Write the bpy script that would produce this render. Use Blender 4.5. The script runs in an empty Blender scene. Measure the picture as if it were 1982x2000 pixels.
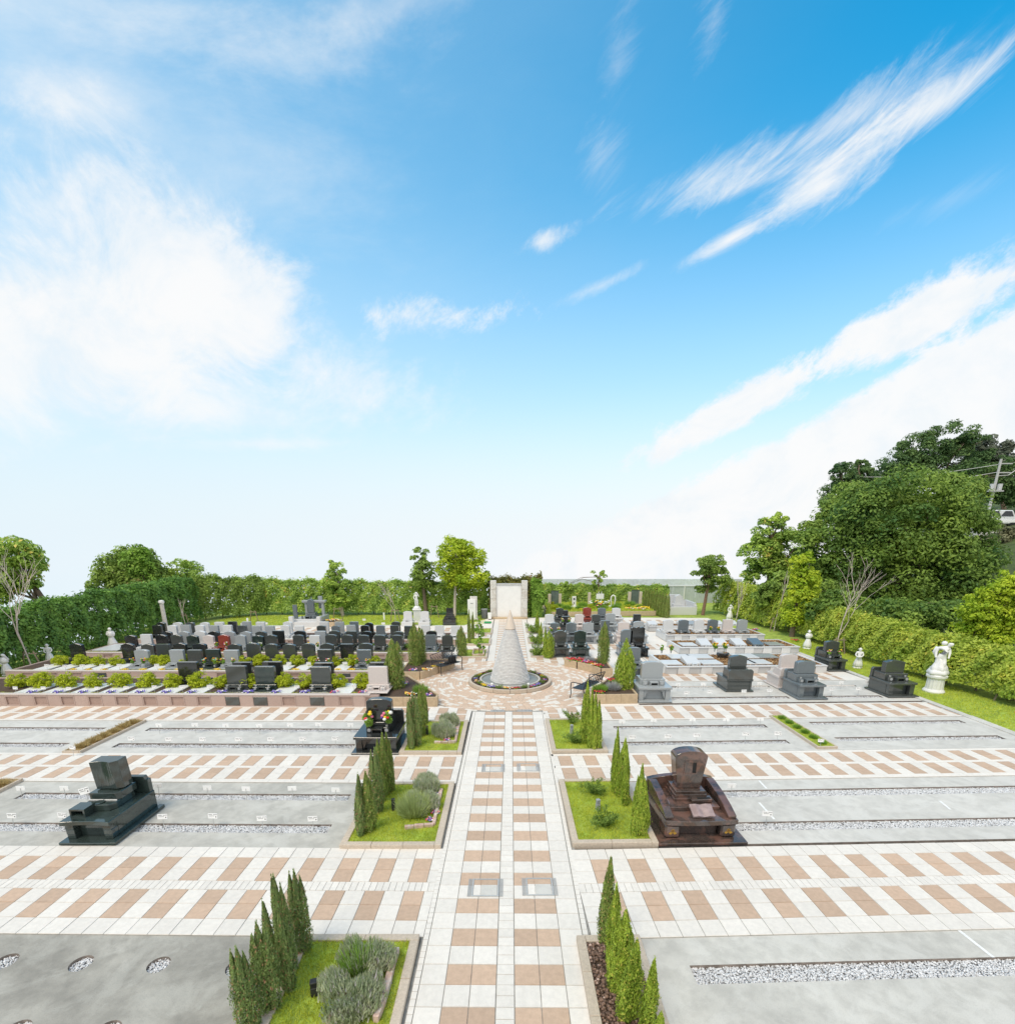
import bpy, bmesh, math, random
import numpy as np
from mathutils import Vector, Matrix

RND = random.Random(11)
RNG = np.random.default_rng(11)
SC = bpy.context.scene
COL = SC.collection

# ------------------------------------------------------------------ camera
CAM_H, PITCH = 4.97, math.radians(16.0)
FPX, PPX, PPY = 1002.0, 991.0, 1340.0          # lens of the photograph, in its own pixels (1982 x 2000)
cam_d = bpy.data.cameras.new('camera')
cam = bpy.data.objects.new('camera', cam_d); COL.objects.link(cam)
cam.location = (0, 0, CAM_H); cam.rotation_euler = (math.radians(90) - PITCH, 0, 0)
cam_d.sensor_fit = 'HORIZONTAL'; cam_d.sensor_width = 36.0
cam_d.lens = 36.0 * FPX / 1982.0
cam_d.shift_y = (PPY - 1000.0) / 1982.0
cam_d.clip_start = 0.1; cam_d.clip_end = 3000
SC.camera = cam

def ray(px, py):
    dx = (px - PPX) / FPX; dv = (py - PPY) / FPX
    return (dx, math.cos(PITCH) - dv * math.sin(PITCH), -math.sin(PITCH) - dv * math.cos(PITCH))

def at(px, py, z=0.0, Y=None):
    """a point of the place seen at a photo pixel: on the level z, or at the distance Y"""
    d = ray(px, py)
    t = (z - CAM_H) / d[2] if Y is None else Y / d[1]
    return Vector((d[0] * t, d[1] * t, CAM_H + d[2] * t))

# ------------------------------------------------------------------ world, sun, exposure
SUN_EL, SUN_AZ = math.radians(58), math.radians(215)     # azimuth from +Y, clockwise
world = bpy.data.worlds.new('World'); SC.world = world; world.use_nodes = True

class NT:
    """small helper to write node maths"""
    def __init__(s, tree): s.t = tree; s.n = tree.nodes; s.l = tree.links
    def new(s, kind, **kw):
        n = s.n.new(kind)
        for k, v in kw.items(): setattr(n, k, v)
        return n
    def put(s, sock, v):
        if v is None: return
        if isinstance(v, bpy.types.NodeSocket): s.l.new(v, sock)
        else: sock.default_value = v
    def m(s, op, a, b=None, c=None, clamp=False):
        n = s.n.new('ShaderNodeMath'); n.operation = op; n.use_clamp = clamp
        for i, v in enumerate((a, b, c)): s.put(n.inputs[i], v)
        return n.outputs[0]
    def sstep(s, v, lo, hi):
        n = s.n.new('ShaderNodeMapRange'); n.interpolation_type = 'SMOOTHSTEP'
        s.put(n.inputs[0], v); n.inputs[1].default_value = lo; n.inputs[2].default_value = hi
        return n.outputs[0]
    def noise(s, vec, scale, detail=6, rough=.55, dist=0.0):
        n = s.n.new('ShaderNodeTexNoise'); s.put(n.inputs['Vector'], vec)
        n.inputs['Scale'].default_value = scale; n.inputs['Detail'].default_value = detail
        n.inputs['Roughness'].default_value = rough; n.inputs['Distortion'].default_value = dist
        return n.outputs[0]
    def xyz(s, x, y, z=0.0):
        n = s.n.new('ShaderNodeCombineXYZ')
        for i, v in enumerate((x, y, z)): s.put(n.inputs[i], v)
        return n.outputs[0]
    def mix(s, f, a, b, blend='MIX'):
        n = s.n.new('ShaderNodeMix'); n.data_type = 'RGBA'; n.blend_type = blend
        s.put(n.inputs[0], f); s.put(n.inputs[6], a); s.put(n.inputs[7], b)
        return n.outputs[2]

def sky_ae(px, py):
    d = Vector(ray(px, py)).normalized()
    return math.atan2(d.x, d.y), math.asin(d.z)

def build_world():
    nt = NT(world.node_tree)
    nt.n.clear()
    out = nt.new('ShaderNodeOutputWorld'); bg = nt.new('ShaderNodeBackground')
    nt.l.new(bg.outputs[0], out.inputs[0])
    tc = nt.new('ShaderNodeTexCoord'); sep = nt.new('ShaderNodeSeparateXYZ')
    nt.l.new(tc.outputs['Generated'], sep.inputs[0])
    x, y, z = sep.outputs
    zc = nt.m('MAXIMUM', z, 0.015)
    sky = nt.new('ShaderNodeTexSky'); sky.sky_type = 'NISHITA'; sky.sun_disc = False
    sky.sun_elevation = SUN_EL; sky.sun_rotation = SUN_AZ
    sky.air_density = 1.0; sky.dust_density = 0.6; sky.ozone_density = 2.0
    nt.l.new(nt.xyz(x, y, zc), sky.inputs[0])
    az = nt.m('ARCTAN2', x, y); el = nt.m('ARCSINE', z)
    col = nt.mix(1.0, sky.outputs[0], (0.05, 1.42, 1.66, 1), 'MULTIPLY')
    R = math.radians
    def field(rot, stretch, scale, detail, rough, seed, dist=.2):
        c, s_ = math.cos(rot), math.sin(rot)
        u = nt.m('ADD', nt.m('MULTIPLY', az, c / stretch), nt.m('MULTIPLY', el, s_ / stretch))
        v = nt.m('SUBTRACT', nt.m('MULTIPLY', el, c), nt.m('MULTIPLY', az, s_))
        return nt.m('SUBTRACT', nt.noise(nt.xyz(u, v, seed), scale, detail, rough, dist), .5)
    # fields of cloud texture: billows, level wisps, slanting cirrus, fine puffs
    FIELDS = dict(b=field(R(35), 1.15, 8.5, 8, .66, 4.6, .5), w=field(R(8), 2.6, 11.0, 6, .68, 7.), c=field(R(27), 4.0, 21.0, 7, .72, 9.3, .7), f=field(R(30), 1.5, 15.0, 7, .70, 2.7))
    def blob(px, py, rx, ry, rot, soft, amp, fld):
        a0, e0 = sky_ae(px * 1.035, py * 1.035)
        da = nt.m('SUBTRACT', az, a0); de = nt.m('SUBTRACT', el, e0)
        c, s_ = math.cos(rot), math.sin(rot)
        u = nt.m('ADD', nt.m('MULTIPLY', da, c / rx), nt.m('MULTIPLY', de, s_ / rx))
        v = nt.m('SUBTRACT', nt.m('MULTIPLY', de, c / ry), nt.m('MULTIPLY', da, s_ / ry))
        d = nt.m('SQRT', nt.m('ADD', nt.m('MULTIPLY', u, u), nt.m('MULTIPLY', v, v)))
        val = nt.m('SUBTRACT', nt.m('MULTIPLY_ADD', FIELDS[fld], amp, 1.0), d)
        return nt.sstep(val, 0.0, soft)
    def seg(p0, p1, ry, soft, amp, fld):
        (x0, y0), (x1, y1) = p0, p1; a0, e0 = sky_ae(x0 * 1.035, y0 * 1.035); a1, e1 = sky_ae(x1 * 1.035, y1 * 1.035)
        return blob((x0 + x1) / 2, (y0 + y1) / 2, math.hypot(a1 - a0, e1 - e0) * .56, ry, math.atan2(e1 - e0, a1 - a0), soft, amp, fld)
    CLOUD = 6.45
    # billows inside the clouds: their soft bluish shading is mixed into the cloud colour
    cshade = nt.mix(nt.sstep(FIELDS['b'], -.22, .10), (.87 * CLOUD, .935 * CLOUD, .985 * CLOUD, 1), (CLOUD, CLOUD, CLOUD, 1))
    def over(col, mask, op, c=None):
        if c is None: return nt.mix(nt.m('MULTIPLY', mask, op), col, cshade)
        return nt.mix(nt.m('MULTIPLY', mask, op), col, tuple(k * CLOUD for k in c[:3]) + (1,))
    # haze: the air grows pale towards the horizon, and a thin veil lies to the left
    hz = nt.m('SUBTRACT', 1.0, nt.sstep(el, R(-3), R(34)))
    col = nt.mix(nt.m('MULTIPLY', nt.m('POWER', hz, 1.15), .98), col, (.92 * CLOUD, .955 * CLOUD, .99 * CLOUD, 1))
    low = nt.m('SUBTRACT', 1.0, nt.sstep(el, R(-2), R(15)))
    col = over(col, nt.m('MULTIPLY', low, nt.m('MULTIPLY_ADD', FIELDS['w'], .5, .85)), .85, (1.0, 1.0, 1.0, 1))
    lv = nt.m('SUBTRACT', 1.0, nt.sstep(az, R(-62), R(42)))
    col = over(col, nt.m('MULTIPLY', lv, nt.m('MULTIPLY_ADD', FIELDS['w'], .35, .70)), .78, (.68, .88, 1.0, 1))
    # top left veil and puff
    col = over(col, blob(150, 110, .50, .20, R(-4), 1.5, 1.5, 'w'), .48)
    col = over(col, blob(480, 95, .34, .04, R(8), 1.3, 2.2, 'w'), .40)
    col = over(col, blob(700, 20, .26, .03, R(12), 1.4, 2.2, 'w'), .30)
    col = over(col, blob(140, 200, .10, .035, R(4), 1.2, 1.8, 'b'), .65)
    # the big white cloud on the left
    col = over(col, blob(240, 590, .30, .165, R(0), .75, 1.3, 'b'), .80)
    col = over(col, blob(360, 520, .20, .125, R(-20), .55, 1.5, 'b'), .78)
    col = over(col, blob(60, 640, .22, .14, R(0), .7, 1.6, 'b'), .75)
    col = over(col, blob(300, 760, .34, .06, R(0), 1.4, 2.0, 'w'), .60)
    col = over(col, blob(610, 700, .24, .10, R(-10), 1.5, 2.6, 'f'), .80)
    col = over(col, blob(840, 592, .17, .026, R(2), 1.3, 3.6, 'f'), .85)
    col = over(col, blob(500, 838, .20, .020, R(3), 1.2, 2.2, 'w'), .75)
    col = over(col, seg((640, 625), (1010, 585), .030, 1.7, 3.6, 'f'), .70)
    # cirrus streaks on the right
    col = over(col, seg((1265, 512), (1500, 385), .015, 1.0, 1.8, 'c'), .92)
    col = over(col, seg((1380, 450), (1700, 255), .040, 1.3, 2.6, 'c'), .92)
    col = over(col, seg((1600, 300), (1925, 95), .026, 1.2, 2.4, 'c'), .88)
    col = over(col, seg((1150, 410), (1520, 280), .026, 1.7, 3.2, 'c'), .75)
    col = over(col, seg((1380, 340), (1800, 120), .026, 1.7, 3.0, 'c'), .75)
    col = over(col, seg((1250, 405), (1620, 280), .014, 1.8, 3.2, 'c'), .45)
    col = over(col, seg((1560, 260), (1900, 60), .030, 2.2, 3.4, 'c'), .35)
    col = over(col, seg((1640, 440), (1930, 320), .020, 2.2, 3.4, 'c'), .26)
    col = over(col, blob(1020, 455, .055, .014, R(14), 1.5, 3.6, 'f'), .75)
    col = over(col, blob(1130, 540, .11, .011, R(16), 1.5, 3.0, 'f'), .50)
    col = over(col, blob(1130, 285, .05, .05, R(60), 1.9, 3.4, 'c'), .40)
    col = over(col, blob(1165, 130, .03, .06, R(-20), 1.9, 3.4, 'c'), .35)
    col = over(col, blob(1350, 30, .03, .05, R(-20), 1.9, 3.4, 'c'), .40)
    # long sharp band and the bright bank below it on the right
    col = over(col, seg((1170, 890), (1600, 665), .040, .45, 1.7, 'f'), .97)
    col = over(col, seg((1430, 745), (1990, 470), .044, .45, 1.7, 'f'), .97)
    a0, e0 = sky_ae(1450 * 1.035, 812 * 1.035)
    u = nt.m('SUBTRACT', az, a0); v = nt.m('SUBTRACT', el, e0)
    line = nt.m('SUBTRACT', nt.m('MULTIPLY', u, .47), v)
    bank = nt.sstep(nt.m('MULTIPLY_ADD', FIELDS['f'], .13, line), .0, .03)
    bank = nt.m('MULTIPLY', bank, nt.sstep(az, R(-6), R(9)))
    col = over(col, bank, .95)
    # unseen cloud behind and overhead, carrying on the sky, whitened for neutral fill light
    rest = nt.m('MAXIMUM', nt.m('SUBTRACT', 1.0, nt.sstep(y, -.25, .25)), nt.sstep(el, R(52), R(70)))
    col = over(col, nt.m('MULTIPLY', rest, nt.sstep(FIELDS['b'], -.22, .06)), .92)
    nt.l.new(col, bg.inputs['Color']); bg.inputs['Strength'].default_value = 0.10
    world.cycles.sampling_method = 'MANUAL'; world.cycles.sample_map_resolution = 512
build_world()

sun_d = bpy.data.lights.new('sun', 'SUN'); sun_d.energy = 1.5; sun_d.angle = math.radians(28)
sun_d.color = (1.0, .875, .71)
sun = bpy.data.objects.new('sun', sun_d); COL.objects.link(sun)
_sd = Vector((math.sin(SUN_AZ) * math.cos(SUN_EL), math.cos(SUN_AZ) * math.cos(SUN_EL), math.sin(SUN_EL)))
sun.rotation_euler = _sd.to_track_quat('Z', 'Y').to_euler(); sun.location = (0, -10, 30)
vs = SC.view_settings
vs.view_transform = 'Standard'; vs.look = 'None'; vs.gamma = 1.0; vs.use_curve_mapping = False
vs.exposure = 0.60
SC.cycles.max_bounces = 5; SC.cycles.diffuse_bounces = 3; SC.cycles.glossy_bounces = 2
SC.cycles.transmission_bounces = 3; SC.cycles.caustics_reflective = False; SC.cycles.caustics_refractive = False

# ------------------------------------------------------------------ materials
MATS = {}
def M(name, col, rough=.7, var=.10, scale=25., col2=None, speck=None, spk_scale=260., spk_amt=.5,
      objvar=0.0, bump=0.0, bscale=60., spec=.5, big=0.0, bigscale=1.2, metal=0.0, coat=0.0):
    if name in MATS: return MATS[name]
    m = bpy.data.materials.new(name); m.use_nodes = True
    nt = NT(m.node_tree); b = nt.n['Principled BSDF']
    geo = nt.new('ShaderNodeNewGeometry'); pos = geo.outputs['Position']
    c = tuple(col) + (1,)
    lo = tuple(k * (1 - var) for k in col) + (1,); hi = tuple(min(1, k * (1 + var)) for k in col) + (1,)
    out = nt.mix(nt.sstep(nt.noise(pos, scale, 5, .6), .3, .7), lo, hi)
    if col2:
        out = nt.mix(nt.sstep(nt.noise(pos, scale * .35, 6, .65, .6), .48, .62), out, tuple(col2) + (1,))
    if speck:
        out = nt.mix(nt.m('MULTIPLY', nt.sstep(nt.noise(pos, spk_scale, 2, .5), .54, .64), spk_amt), out, tuple(speck) + (1,))
    if big:
        f = nt.m('ADD', 1 - big, nt.m('MULTIPLY', nt.noise(pos, bigscale, 6, .62), 2 * big))
        out = nt.mix(1.0, out, nt.xyz(f, f, f), 'MULTIPLY')
    if objvar:
        oi = nt.new('ShaderNodeObjectInfo')
        f = nt.m('ADD', 1 - objvar, nt.m('MULTIPLY', oi.outputs['Random'], 2 * objvar))
        out = nt.mix(1.0, out, nt.xyz(f, f, f), 'MULTIPLY')
    nt.l.new(out, b.inputs['Base Color'])
    b.inputs['Roughness'].default_value = rough; b.inputs['Specular IOR Level'].default_value = spec
    b.inputs['Metallic'].default_value = metal; b.inputs['Coat Weight'].default_value = coat
    if bump:
        bp = nt.new('ShaderNodeBump'); bp.inputs['Strength'].default_value = bump; bp.inputs['Distance'].default_value = .01
        nt.l.new(nt.noise(pos, bscale, 6, .65), bp.inputs['Height']); nt.l.new(bp.outputs[0], b.inputs['Normal'])
    MATS[name] = m; return m

def LEAF(name, dark, light, extra=None, trans=.33, rough=.55, nscale=1.6, gain=1.75):
    """leaf material: each leaf has its own tint (attribute v), branches of the plant differ a little too"""
    if name in MATS: return MATS[name]
    dark, light, extra = [tuple(min(.8, k * gain) for k in q) if q else None for q in (dark, light, extra)]
    m = bpy.data.materials.new(name); m.use_nodes = True
    nt = NT(m.node_tree); b = nt.n['Principled BSDF']; out = nt.n['Material Output']
    at_ = nt.new('ShaderNodeAttribute', attribute_name='v')
    geo = nt.new('ShaderNodeNewGeometry')
    n = nt.noise(geo.outputs['Position'], nscale, 4, .6)
    f = nt.m('ADD', nt.m('MULTIPLY', at_.outputs['Fac'], .62), nt.m('MULTIPLY', nt.sstep(n, .3, .7), .38))
    c = nt.mix(f, tuple(dark) + (1,), tuple(light) + (1,))
    if extra:
        c = nt.mix(nt.sstep(at_.outputs['Fac'], .90, .95), c, tuple(extra) + (1,))
    nt.l.new(c, b.inputs['Base Color']); b.inputs['Roughness'].default_value = rough
    b.inputs['Specular IOR Level'].default_value = .25
    tr = nt.new('ShaderNodeBsdfTranslucent'); nt.l.new(c, tr.inputs[0])
    mx = nt.new('ShaderNodeMixShader'); mx.inputs[0].default_value = trans
    nt.l.new(b.outputs[0], mx.inputs[1]); nt.l.new(tr.outputs[0], mx.inputs[2]); nt.l.new(mx.outputs[0], out.inputs[0])
    MATS[name] = m; return m

WHITE = M('paver_white', (.765, .715, .655), .75, .05, 14, speck=(.55, .53, .5), spk_scale=190, spk_amt=.35, objvar=.045, bump=.12, bscale=160, big=.09, bigscale=1.3)
TAN = M('paver_tan', (.565, .405, .295), .78, .07, 14, speck=(.44, .30, .215), spk_scale=190, spk_amt=.4, objvar=.08, bump=.12, bscale=160, big=.10, bigscale=1.3)
JOINT = M('joint_sand', (.30, .285, .26), .95, .2, 12)
CONC = M('concrete', (.54, .52, .475), .85, .10, 5, col2=(.60, .58, .535), objvar=0, bump=.15, bscale=35, big=.34, bigscale=.9, speck=(.28, .28, .26), spk_scale=120, spk_amt=.25)
CONC_R = M('concrete_pale', (.57, .55, .51), .85, .08, 5, col2=(.63, .61, .57), bump=.15, bscale=35, big=.20, bigscale=.6, speck=(.40, .40, .38), spk_scale=120, spk_amt=.22)
CONC_D = M('concrete_weathered', (.345, .325, .285), .85, .14, 4, col2=(.42, .40, .355), bump=.15, bscale=30, big=.60, bigscale=1.1, speck=(.2, .2, .19), spk_scale=110, spk_amt=.3)
SIDE = M('slab_edge_shade', (.24, .20, .175), .9, .3, 9)  # darker brown than the slab tops, with slot wall shade in the colour
GRAVEL = M('gravel_stone', (.72, .72, .73), .8, .3, 55, speck=(.30, .30, .31), spk_scale=38, spk_amt=.45)
GRBED = M('gravel_bed', (.48, .48, .49), .95, .4, 60)
KERB = M('kerb_stone', (.56, .475, .385), .85, .10, 30, speck=(.34, .27, .2), spk_scale=170, spk_amt=.45, objvar=.05, bump=.2, bscale=120)
SANDST = M('planter_stone', (.52, .40, .265), .85, .10, 12, objvar=.06, bump=.15, bscale=50, big=.08, bigscale=2.)
SOIL = M('soil', (.085, .055, .038), .95, .4, 30, bump=.5, bscale=40)
GRASSB = M('lawn_ground', (.30, .40, .065), .95, .35, 5, col2=(.38, .46, .08), bump=.4, bscale=45, big=.2, bigscale=.5)
GROUND = M('outer_ground', (.07, .10, .028), .95, .3, 1.5)
PINK = M('granite_pink', (.46, .345, .30), .6, .12, 60, speck=(.24, .17, .15), spk_scale=130, spk_amt=.6, objvar=.06)
PINKD = M('granite_pink_panel', (.40, .285, .24), .7, .15, 60, speck=(.20, .13, .11), spk_scale=130, spk_amt=.6, objvar=.06)
G = dict(
    black=M('granite_black', (.022, .024, .024), .09, .25, 80, spec=.95, speck=(.055, .06, .058), spk_scale=240, spk_amt=.6),
    green=M('granite_green', (.030, .046, .041), .09, .3, 6, spec=.95, col2=(.030, .044, .040), speck=(.065, .085, .08), spk_scale=230, spk_amt=.6),
    dark=M('granite_dark', (.060, .068, .065), .12, .25, 60, spec=.95, speck=(.09, .10, .095), spk_scale=240, spk_amt=.6),
    slate=M('granite_slate', (.13, .155, .17), .14, .15, 60, spec=.95, speck=(.24, .27, .29), spk_scale=240, spk_amt=.6),
    grey=M('granite_grey', (.36, .385, .40), .18, .10, 60, speck=(.22, .24, .25), spk_scale=240, spk_amt=.5),
    white=M('granite_white', (.66, .665, .67), .3, .07, 60, speck=(.45, .46, .47), spk_scale=240, spk_amt=.4),
    beige=M('granite_beige', (.64, .58, .555), .25, .07, 60, speck=(.48, .42, .40), spk_scale=240, spk_amt=.4),
    red=M('granite_red', (.30, .062, .042), .12, .2, 60, spec=.95, speck=(.12, .025, .02), spk_scale=200, spk_amt=.5),
)
BROWN = M('granite_multicolour', (.060, .046, .040), .08, .3, 7, spec=.95, col2=(.165, .090, .070), speck=(.15, .085, .068), spk_scale=60, spk_amt=.45, big=.25, bigscale=4.)
MARBLE = M('white_cast_stone', (.80, .79, .78), .6, .04, 12)
SIGNW = M('sign_white', (.86, .86, .86), .5, .02, 5)
PRINT = M('sign_print', (.05, .05, .06), .6, .05, 5)
DARKM = M('dark_metal', (.03, .03, .033), .4, .1, 20, spec=.5)
STEELD = M('steel_dark', (.46, .46, .45), .55, .08, 40, metal=.2)
STEEL = M('steel', (.50, .50, .49), .55, .08, 40, metal=.25)
TAN_P = M('paver_beige', (.65, .485, .365), .8, .08, 14, speck=(.42, .31, .23), spk_scale=190, spk_amt=.35, objvar=.05, bump=.12, bscale=160, big=.06, bigscale=.9)
WHITE_P = M('paver_cream', (.76, .70, .625), .78, .06, 14, speck=(.55, .50, .44), spk_scale=190, spk_amt=.3, objvar=.04, bump=.12, bscale=160)
HOLE = M('dark_opening', (.012, .012, .012), .7, .1, 20)
BARK = M('bark', (.17, .125, .09), .9, .25, 14, bump=.5, bscale=30)
BARKP = M('bark_pale', (.58, .49, .44), .9, .2, 20, bump=.3, bscale=40)
STAKE = M('stake_wood', (.30, .235, .17), .85, .2, 20)
BRICKM = M('border_brick', (.56, .40, .34), .85, .2, 18, col2=(.62, .55, .50), objvar=.12, bump=.4, bscale=50)
BLOCKW = M('rough_white_block', (.66, .645, .61), .85, .12, 9, col2=(.58, .54, .49), bump=.5, bscale=25, objvar=.05)
PANELW = M('white_panel', (.84, .84, .835), .6, .03, 3)
SLATEW = M('stacked_slate_white', (.74, .73, .72), .75, .08, 22, col2=(.67, .655, .65), bump=.3, bscale=40)
TIP = M('cone_tip_stone', (.68, .58, .49), .5, .05, 12)
WATER = M('basin_water', (.26, .27, .255), .5, .1, 3, bump=.3, bscale=14, spec=.3)
MULCH = M('bark_mulch', (.36, .19, .085), .95, .5, 40, col2=(.50, .32, .17), objvar=.0)
MULCHB = M('mulch_bed', (.12, .07, .04), .95, .5, 40)
L_CYP = LEAF('cypress_leaf', (.040, .062, .018), (.15, .19, .045), (.22, .15, .07), nscale=6., gain=3.2)
L_CYPB = LEAF('cypress_bright_leaf', (.055, .095, .014), (.24, .33, .040), (.30, .27, .06), nscale=6., gain=2.7)
L_CYPD = LEAF('cypress_dull_leaf', (.032, .050, .020), (.105, .135, .045), (.15, .085, .05), nscale=5., gain=4.2)
L_GOLD = LEAF('golden_leaf', (.30, .38, .015), (.74, .80, .06), nscale=8., gain=1.0, trans=.4)
L_HEDGE = LEAF('hedge_leaf', (.030, .062, .012), (.145, .20, .035), (.19, .15, .04), nscale=1.2, gain=4.4)
L_HEDGEL = LEAF('hedge_lime_leaf', (.070, .125, .014), (.28, .36, .05), (.36, .26, .05), nscale=1.2, gain=2.7)
L_DEEP = LEAF('deep_green_leaf', (.012, .044, .014), (.125, .172, .028), nscale=.35, gain=2.8)
L_OLIVE = LEAF('olive_green_leaf', (.030, .055, .012), (.13, .175, .035), nscale=.8, gain=3.4)
L_LIME = LEAF('lime_leaf', (.11, .20, .012), (.38, .52, .035), nscale=1., gain=1.9)
L_PINE = LEAF('evergreen_needle', (.014, .038, .016), (.075, .115, .035), nscale=.8, gain=2.8)
L_RUST = LEAF('russet_leaf', (.05, .065, .015), (.17, .15, .04), (.22, .11, .04), nscale=1., gain=2.3)
L_GRASS = LEAF('grass_blade', (.17, .23, .020), (.42, .50, .06), (.48, .44, .16), trans=.3, nscale=3., gain=2.0)
L_DRY = LEAF('dry_grass_blade', (.30, .21, .07), (.62, .49, .24), trans=.2, nscale=6., gain=1.1)
L_LAV = LEAF('lavender_leaf', (.10, .135, .065), (.33, .365, .225), (.28, .25, .27), nscale=5., gain=2.6)
L_WEEP = LEAF('weeping_blade', (.22, .27, .10), (.50, .56, .26), nscale=4., gain=1.4)
L_SHRUB = LEAF('shrub_leaf', (.05, .10, .015), (.20, .31, .05), nscale=4., gain=2.2)
L_SILV = LEAF('silver_leaf', (.30, .30, .30), (.62, .62, .62), nscale=6., gain=1.1)
FLOW = {}
for k, c in dict(red=(.70, .03, .03), pink=(.78, .20, .32), white=(.85, .84, .80), yellow=(.85, .58, .02), purple=(.12, .07, .42),
                 orange=(.80, .26, .03), maroon=(.20, .02, .035), blue=(.10, .12, .45), teal=(.25, .55, .58)).items():
    FLOW[k] = M('petal_' + k, c, .6, .15, 60)

# ------------------------------------------------------------------ mesh helpers
class MB:
    def __init__(s): s.v = []; s.f = []; s.mi = []
    def add(s, vs, fs, mi=0):
        o = len(s.v); s.v += [tuple(v) for v in vs]; s.f += [tuple(i + o for i in f) for f in fs]; s.mi += [mi] * len(fs); return s
    def box(s, x0, x1, y0, y1, z0, z1, mi=0, tx=0., ty=0.):
        """tx, ty: how much each side draws in at the top"""
        v = [(x0, y0, z0), (x1, y0, z0), (x1, y1, z0), (x0, y1, z0), (x0 + tx, y0 + ty, z1), (x1 - tx, y0 + ty, z1), (x1 - tx, y1 - ty, z1), (x0 + tx, y1 - ty, z1)]
        return s.add(v, [(0, 3, 2, 1), (4, 5, 6, 7), (0, 1, 5, 4), (1, 2, 6, 5), (2, 3, 7, 6), (3, 0, 4, 7)], mi)
    def ext(s, prof, y0, y1, mi=0, axis='y', sh=0.0):
        """polygon extruded along an axis. y: prof=(x,z); x: prof=(y,z); z: prof=(x,y)"""
        n = len(prof)
        if axis == 'y': f = lambda p, t, k: (p[0], t, p[1])
        elif axis == 'x': f = lambda p, t, k: (t, p[0], p[1])
        else: f = lambda p, t, k: (p[0], p[1], t)
        v = [f(p, y0, 0) for p in prof] + [f(p, y1, 1) for p in prof]
        fs = [tuple(range(n)), tuple(range(2 * n - 1, n - 1, -1))] + [((i + 1) % n, i, n + i, n + (i + 1) % n) for i in range(n)]
        return s.add(v, fs, mi)
    def lathe(s, prof, n=24, c=(0, 0), mi=0, cap=True, wob=None):
        k = len(prof); v = []
        for i in range(n):
            a = 2 * math.pi * i / n
            for (r, z) in prof:
                rr = r * (wob(a, z) if wob else 1)
                v.append((c[0] + rr * math.cos(a), c[1] + rr * math.sin(a), z))
        f = [((i * k + j), ((i + 1) % n) * k + j, ((i + 1) % n) * k + j + 1, i * k + j + 1) for i in range(n) for j in range(k - 1)]
        if cap:
            f.append(tuple(i * k for i in range(n - 1, -1, -1))); f.append(tuple(i * k + k - 1 for i in range(n)))
        return s.add(v, f, mi)
    def tube(s, pts, rad, n=6, mi=0):
        pts = [Vector(p) for p in pts]; v = []; f = []
        if not isinstance(rad, (list, tuple)): rad = [rad] * len(pts)
        for i, p in enumerate(pts):
            d = (pts[min(i + 1, len(pts) - 1)] - pts[max(i - 1, 0)]).normalized()
            a = d.orthogonal().normalized() if i == 0 else (a - d * a.dot(d)).normalized()
            b = d.cross(a)
            v += [tuple(p + (a * math.cos(2 * math.pi * k / n) + b * math.sin(2 * math.pi * k / n)) * rad[i]) for k in range(n)]
        for i in range(len(pts) - 1):
            f += [(i * n + k, i * n + (k + 1) % n, (i + 1) * n + (k + 1) % n, (i + 1) * n + k) for k in range(n)]
        f.append(tuple(range(n - 1, -1, -1))); f.append(tuple((len(pts) - 1) * n + k for k in range(n)))
        return s.add(v, f, mi)
    def ball(s, c, r, mi=0, seg=8, ring=5, sz=1.0):
        prof = [(r * math.sin(math.pi * j / ring), c[2] - r * sz * math.cos(math.pi * j / ring)) for j in range(1, ring)]
        return s.lathe(prof, seg, (c[0], c[1]), mi)
    def mesh(s, name, mats, bevel=0., smooth=False, seg=1):
        me = bpy.data.meshes.new(name); me.from_pydata(s.v, [], s.f)
        for m in (mats if isinstance(mats, (list, tuple)) else [mats]): me.materials.append(m)
        me.polygons.foreach_set('material_index', s.mi)
        bm = bmesh.new(); bm.from_mesh(me)
        bmesh.ops.recalc_face_normals(bm, faces=bm.faces)
        if bevel: bmesh.ops.bevel(bm, geom=list(bm.edges), offset=bevel, segments=seg, affect='EDGES', clamp_overlap=True)
        bm.to_mesh(me); bm.free()
        if smooth:
            me.polygons.foreach_set('use_smooth', [True] * len(me.polygons))
        return me
    def build(s, name, mats, parent=None, bevel=0., smooth=False, loc=(0, 0, 0), rz=0.):
        return inst(s.mesh(name, mats, bevel, smooth), name, parent, loc, rz)

def inst(me, name, parent=None, loc=(0, 0, 0), rz=0., sc=(1, 1, 1), rot=None):
    o = bpy.data.objects.new(name, me); COL.objects.link(o)
    o.location = loc; o.rotation_euler = rot if rot else (0, 0, rz); o.scale = sc
    if parent: o.parent = parent
    return o
def tag(o, label=None, cat=None, group=None, kind=None):
    if label: o['label'] = label
    if cat: o['category'] = cat
    if group: o['group'] = group
    if kind: o['kind'] = kind
    return o
def thing(name, label, cat, loc=(0, 0, 0), rz=0., group=None, sc=1.):
    o = bpy.data.objects.new(name, None); COL.objects.link(o)
    o.location = loc; o.rotation_euler = (0, 0, rz); o.scale = (sc,) * 3; o.empty_display_size = .1
    return tag(o, label, cat, group)
def struct(o): o['kind'] = 'structure'; return o
def copy_tree(o, parent=None):
    c = o.copy(); COL.objects.link(c); c.parent = parent
    for ch in o.children: copy_tree(ch, c)
    return c
ORD = 'first second third fourth fifth sixth seventh eighth ninth tenth eleventh twelfth thirteenth fourteenth fifteenth sixteenth seventeenth eighteenth nineteenth twentieth'.split() + \
      ['twenty-' + k for k in 'first second third fourth fifth sixth seventh eighth ninth'.split()]

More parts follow.
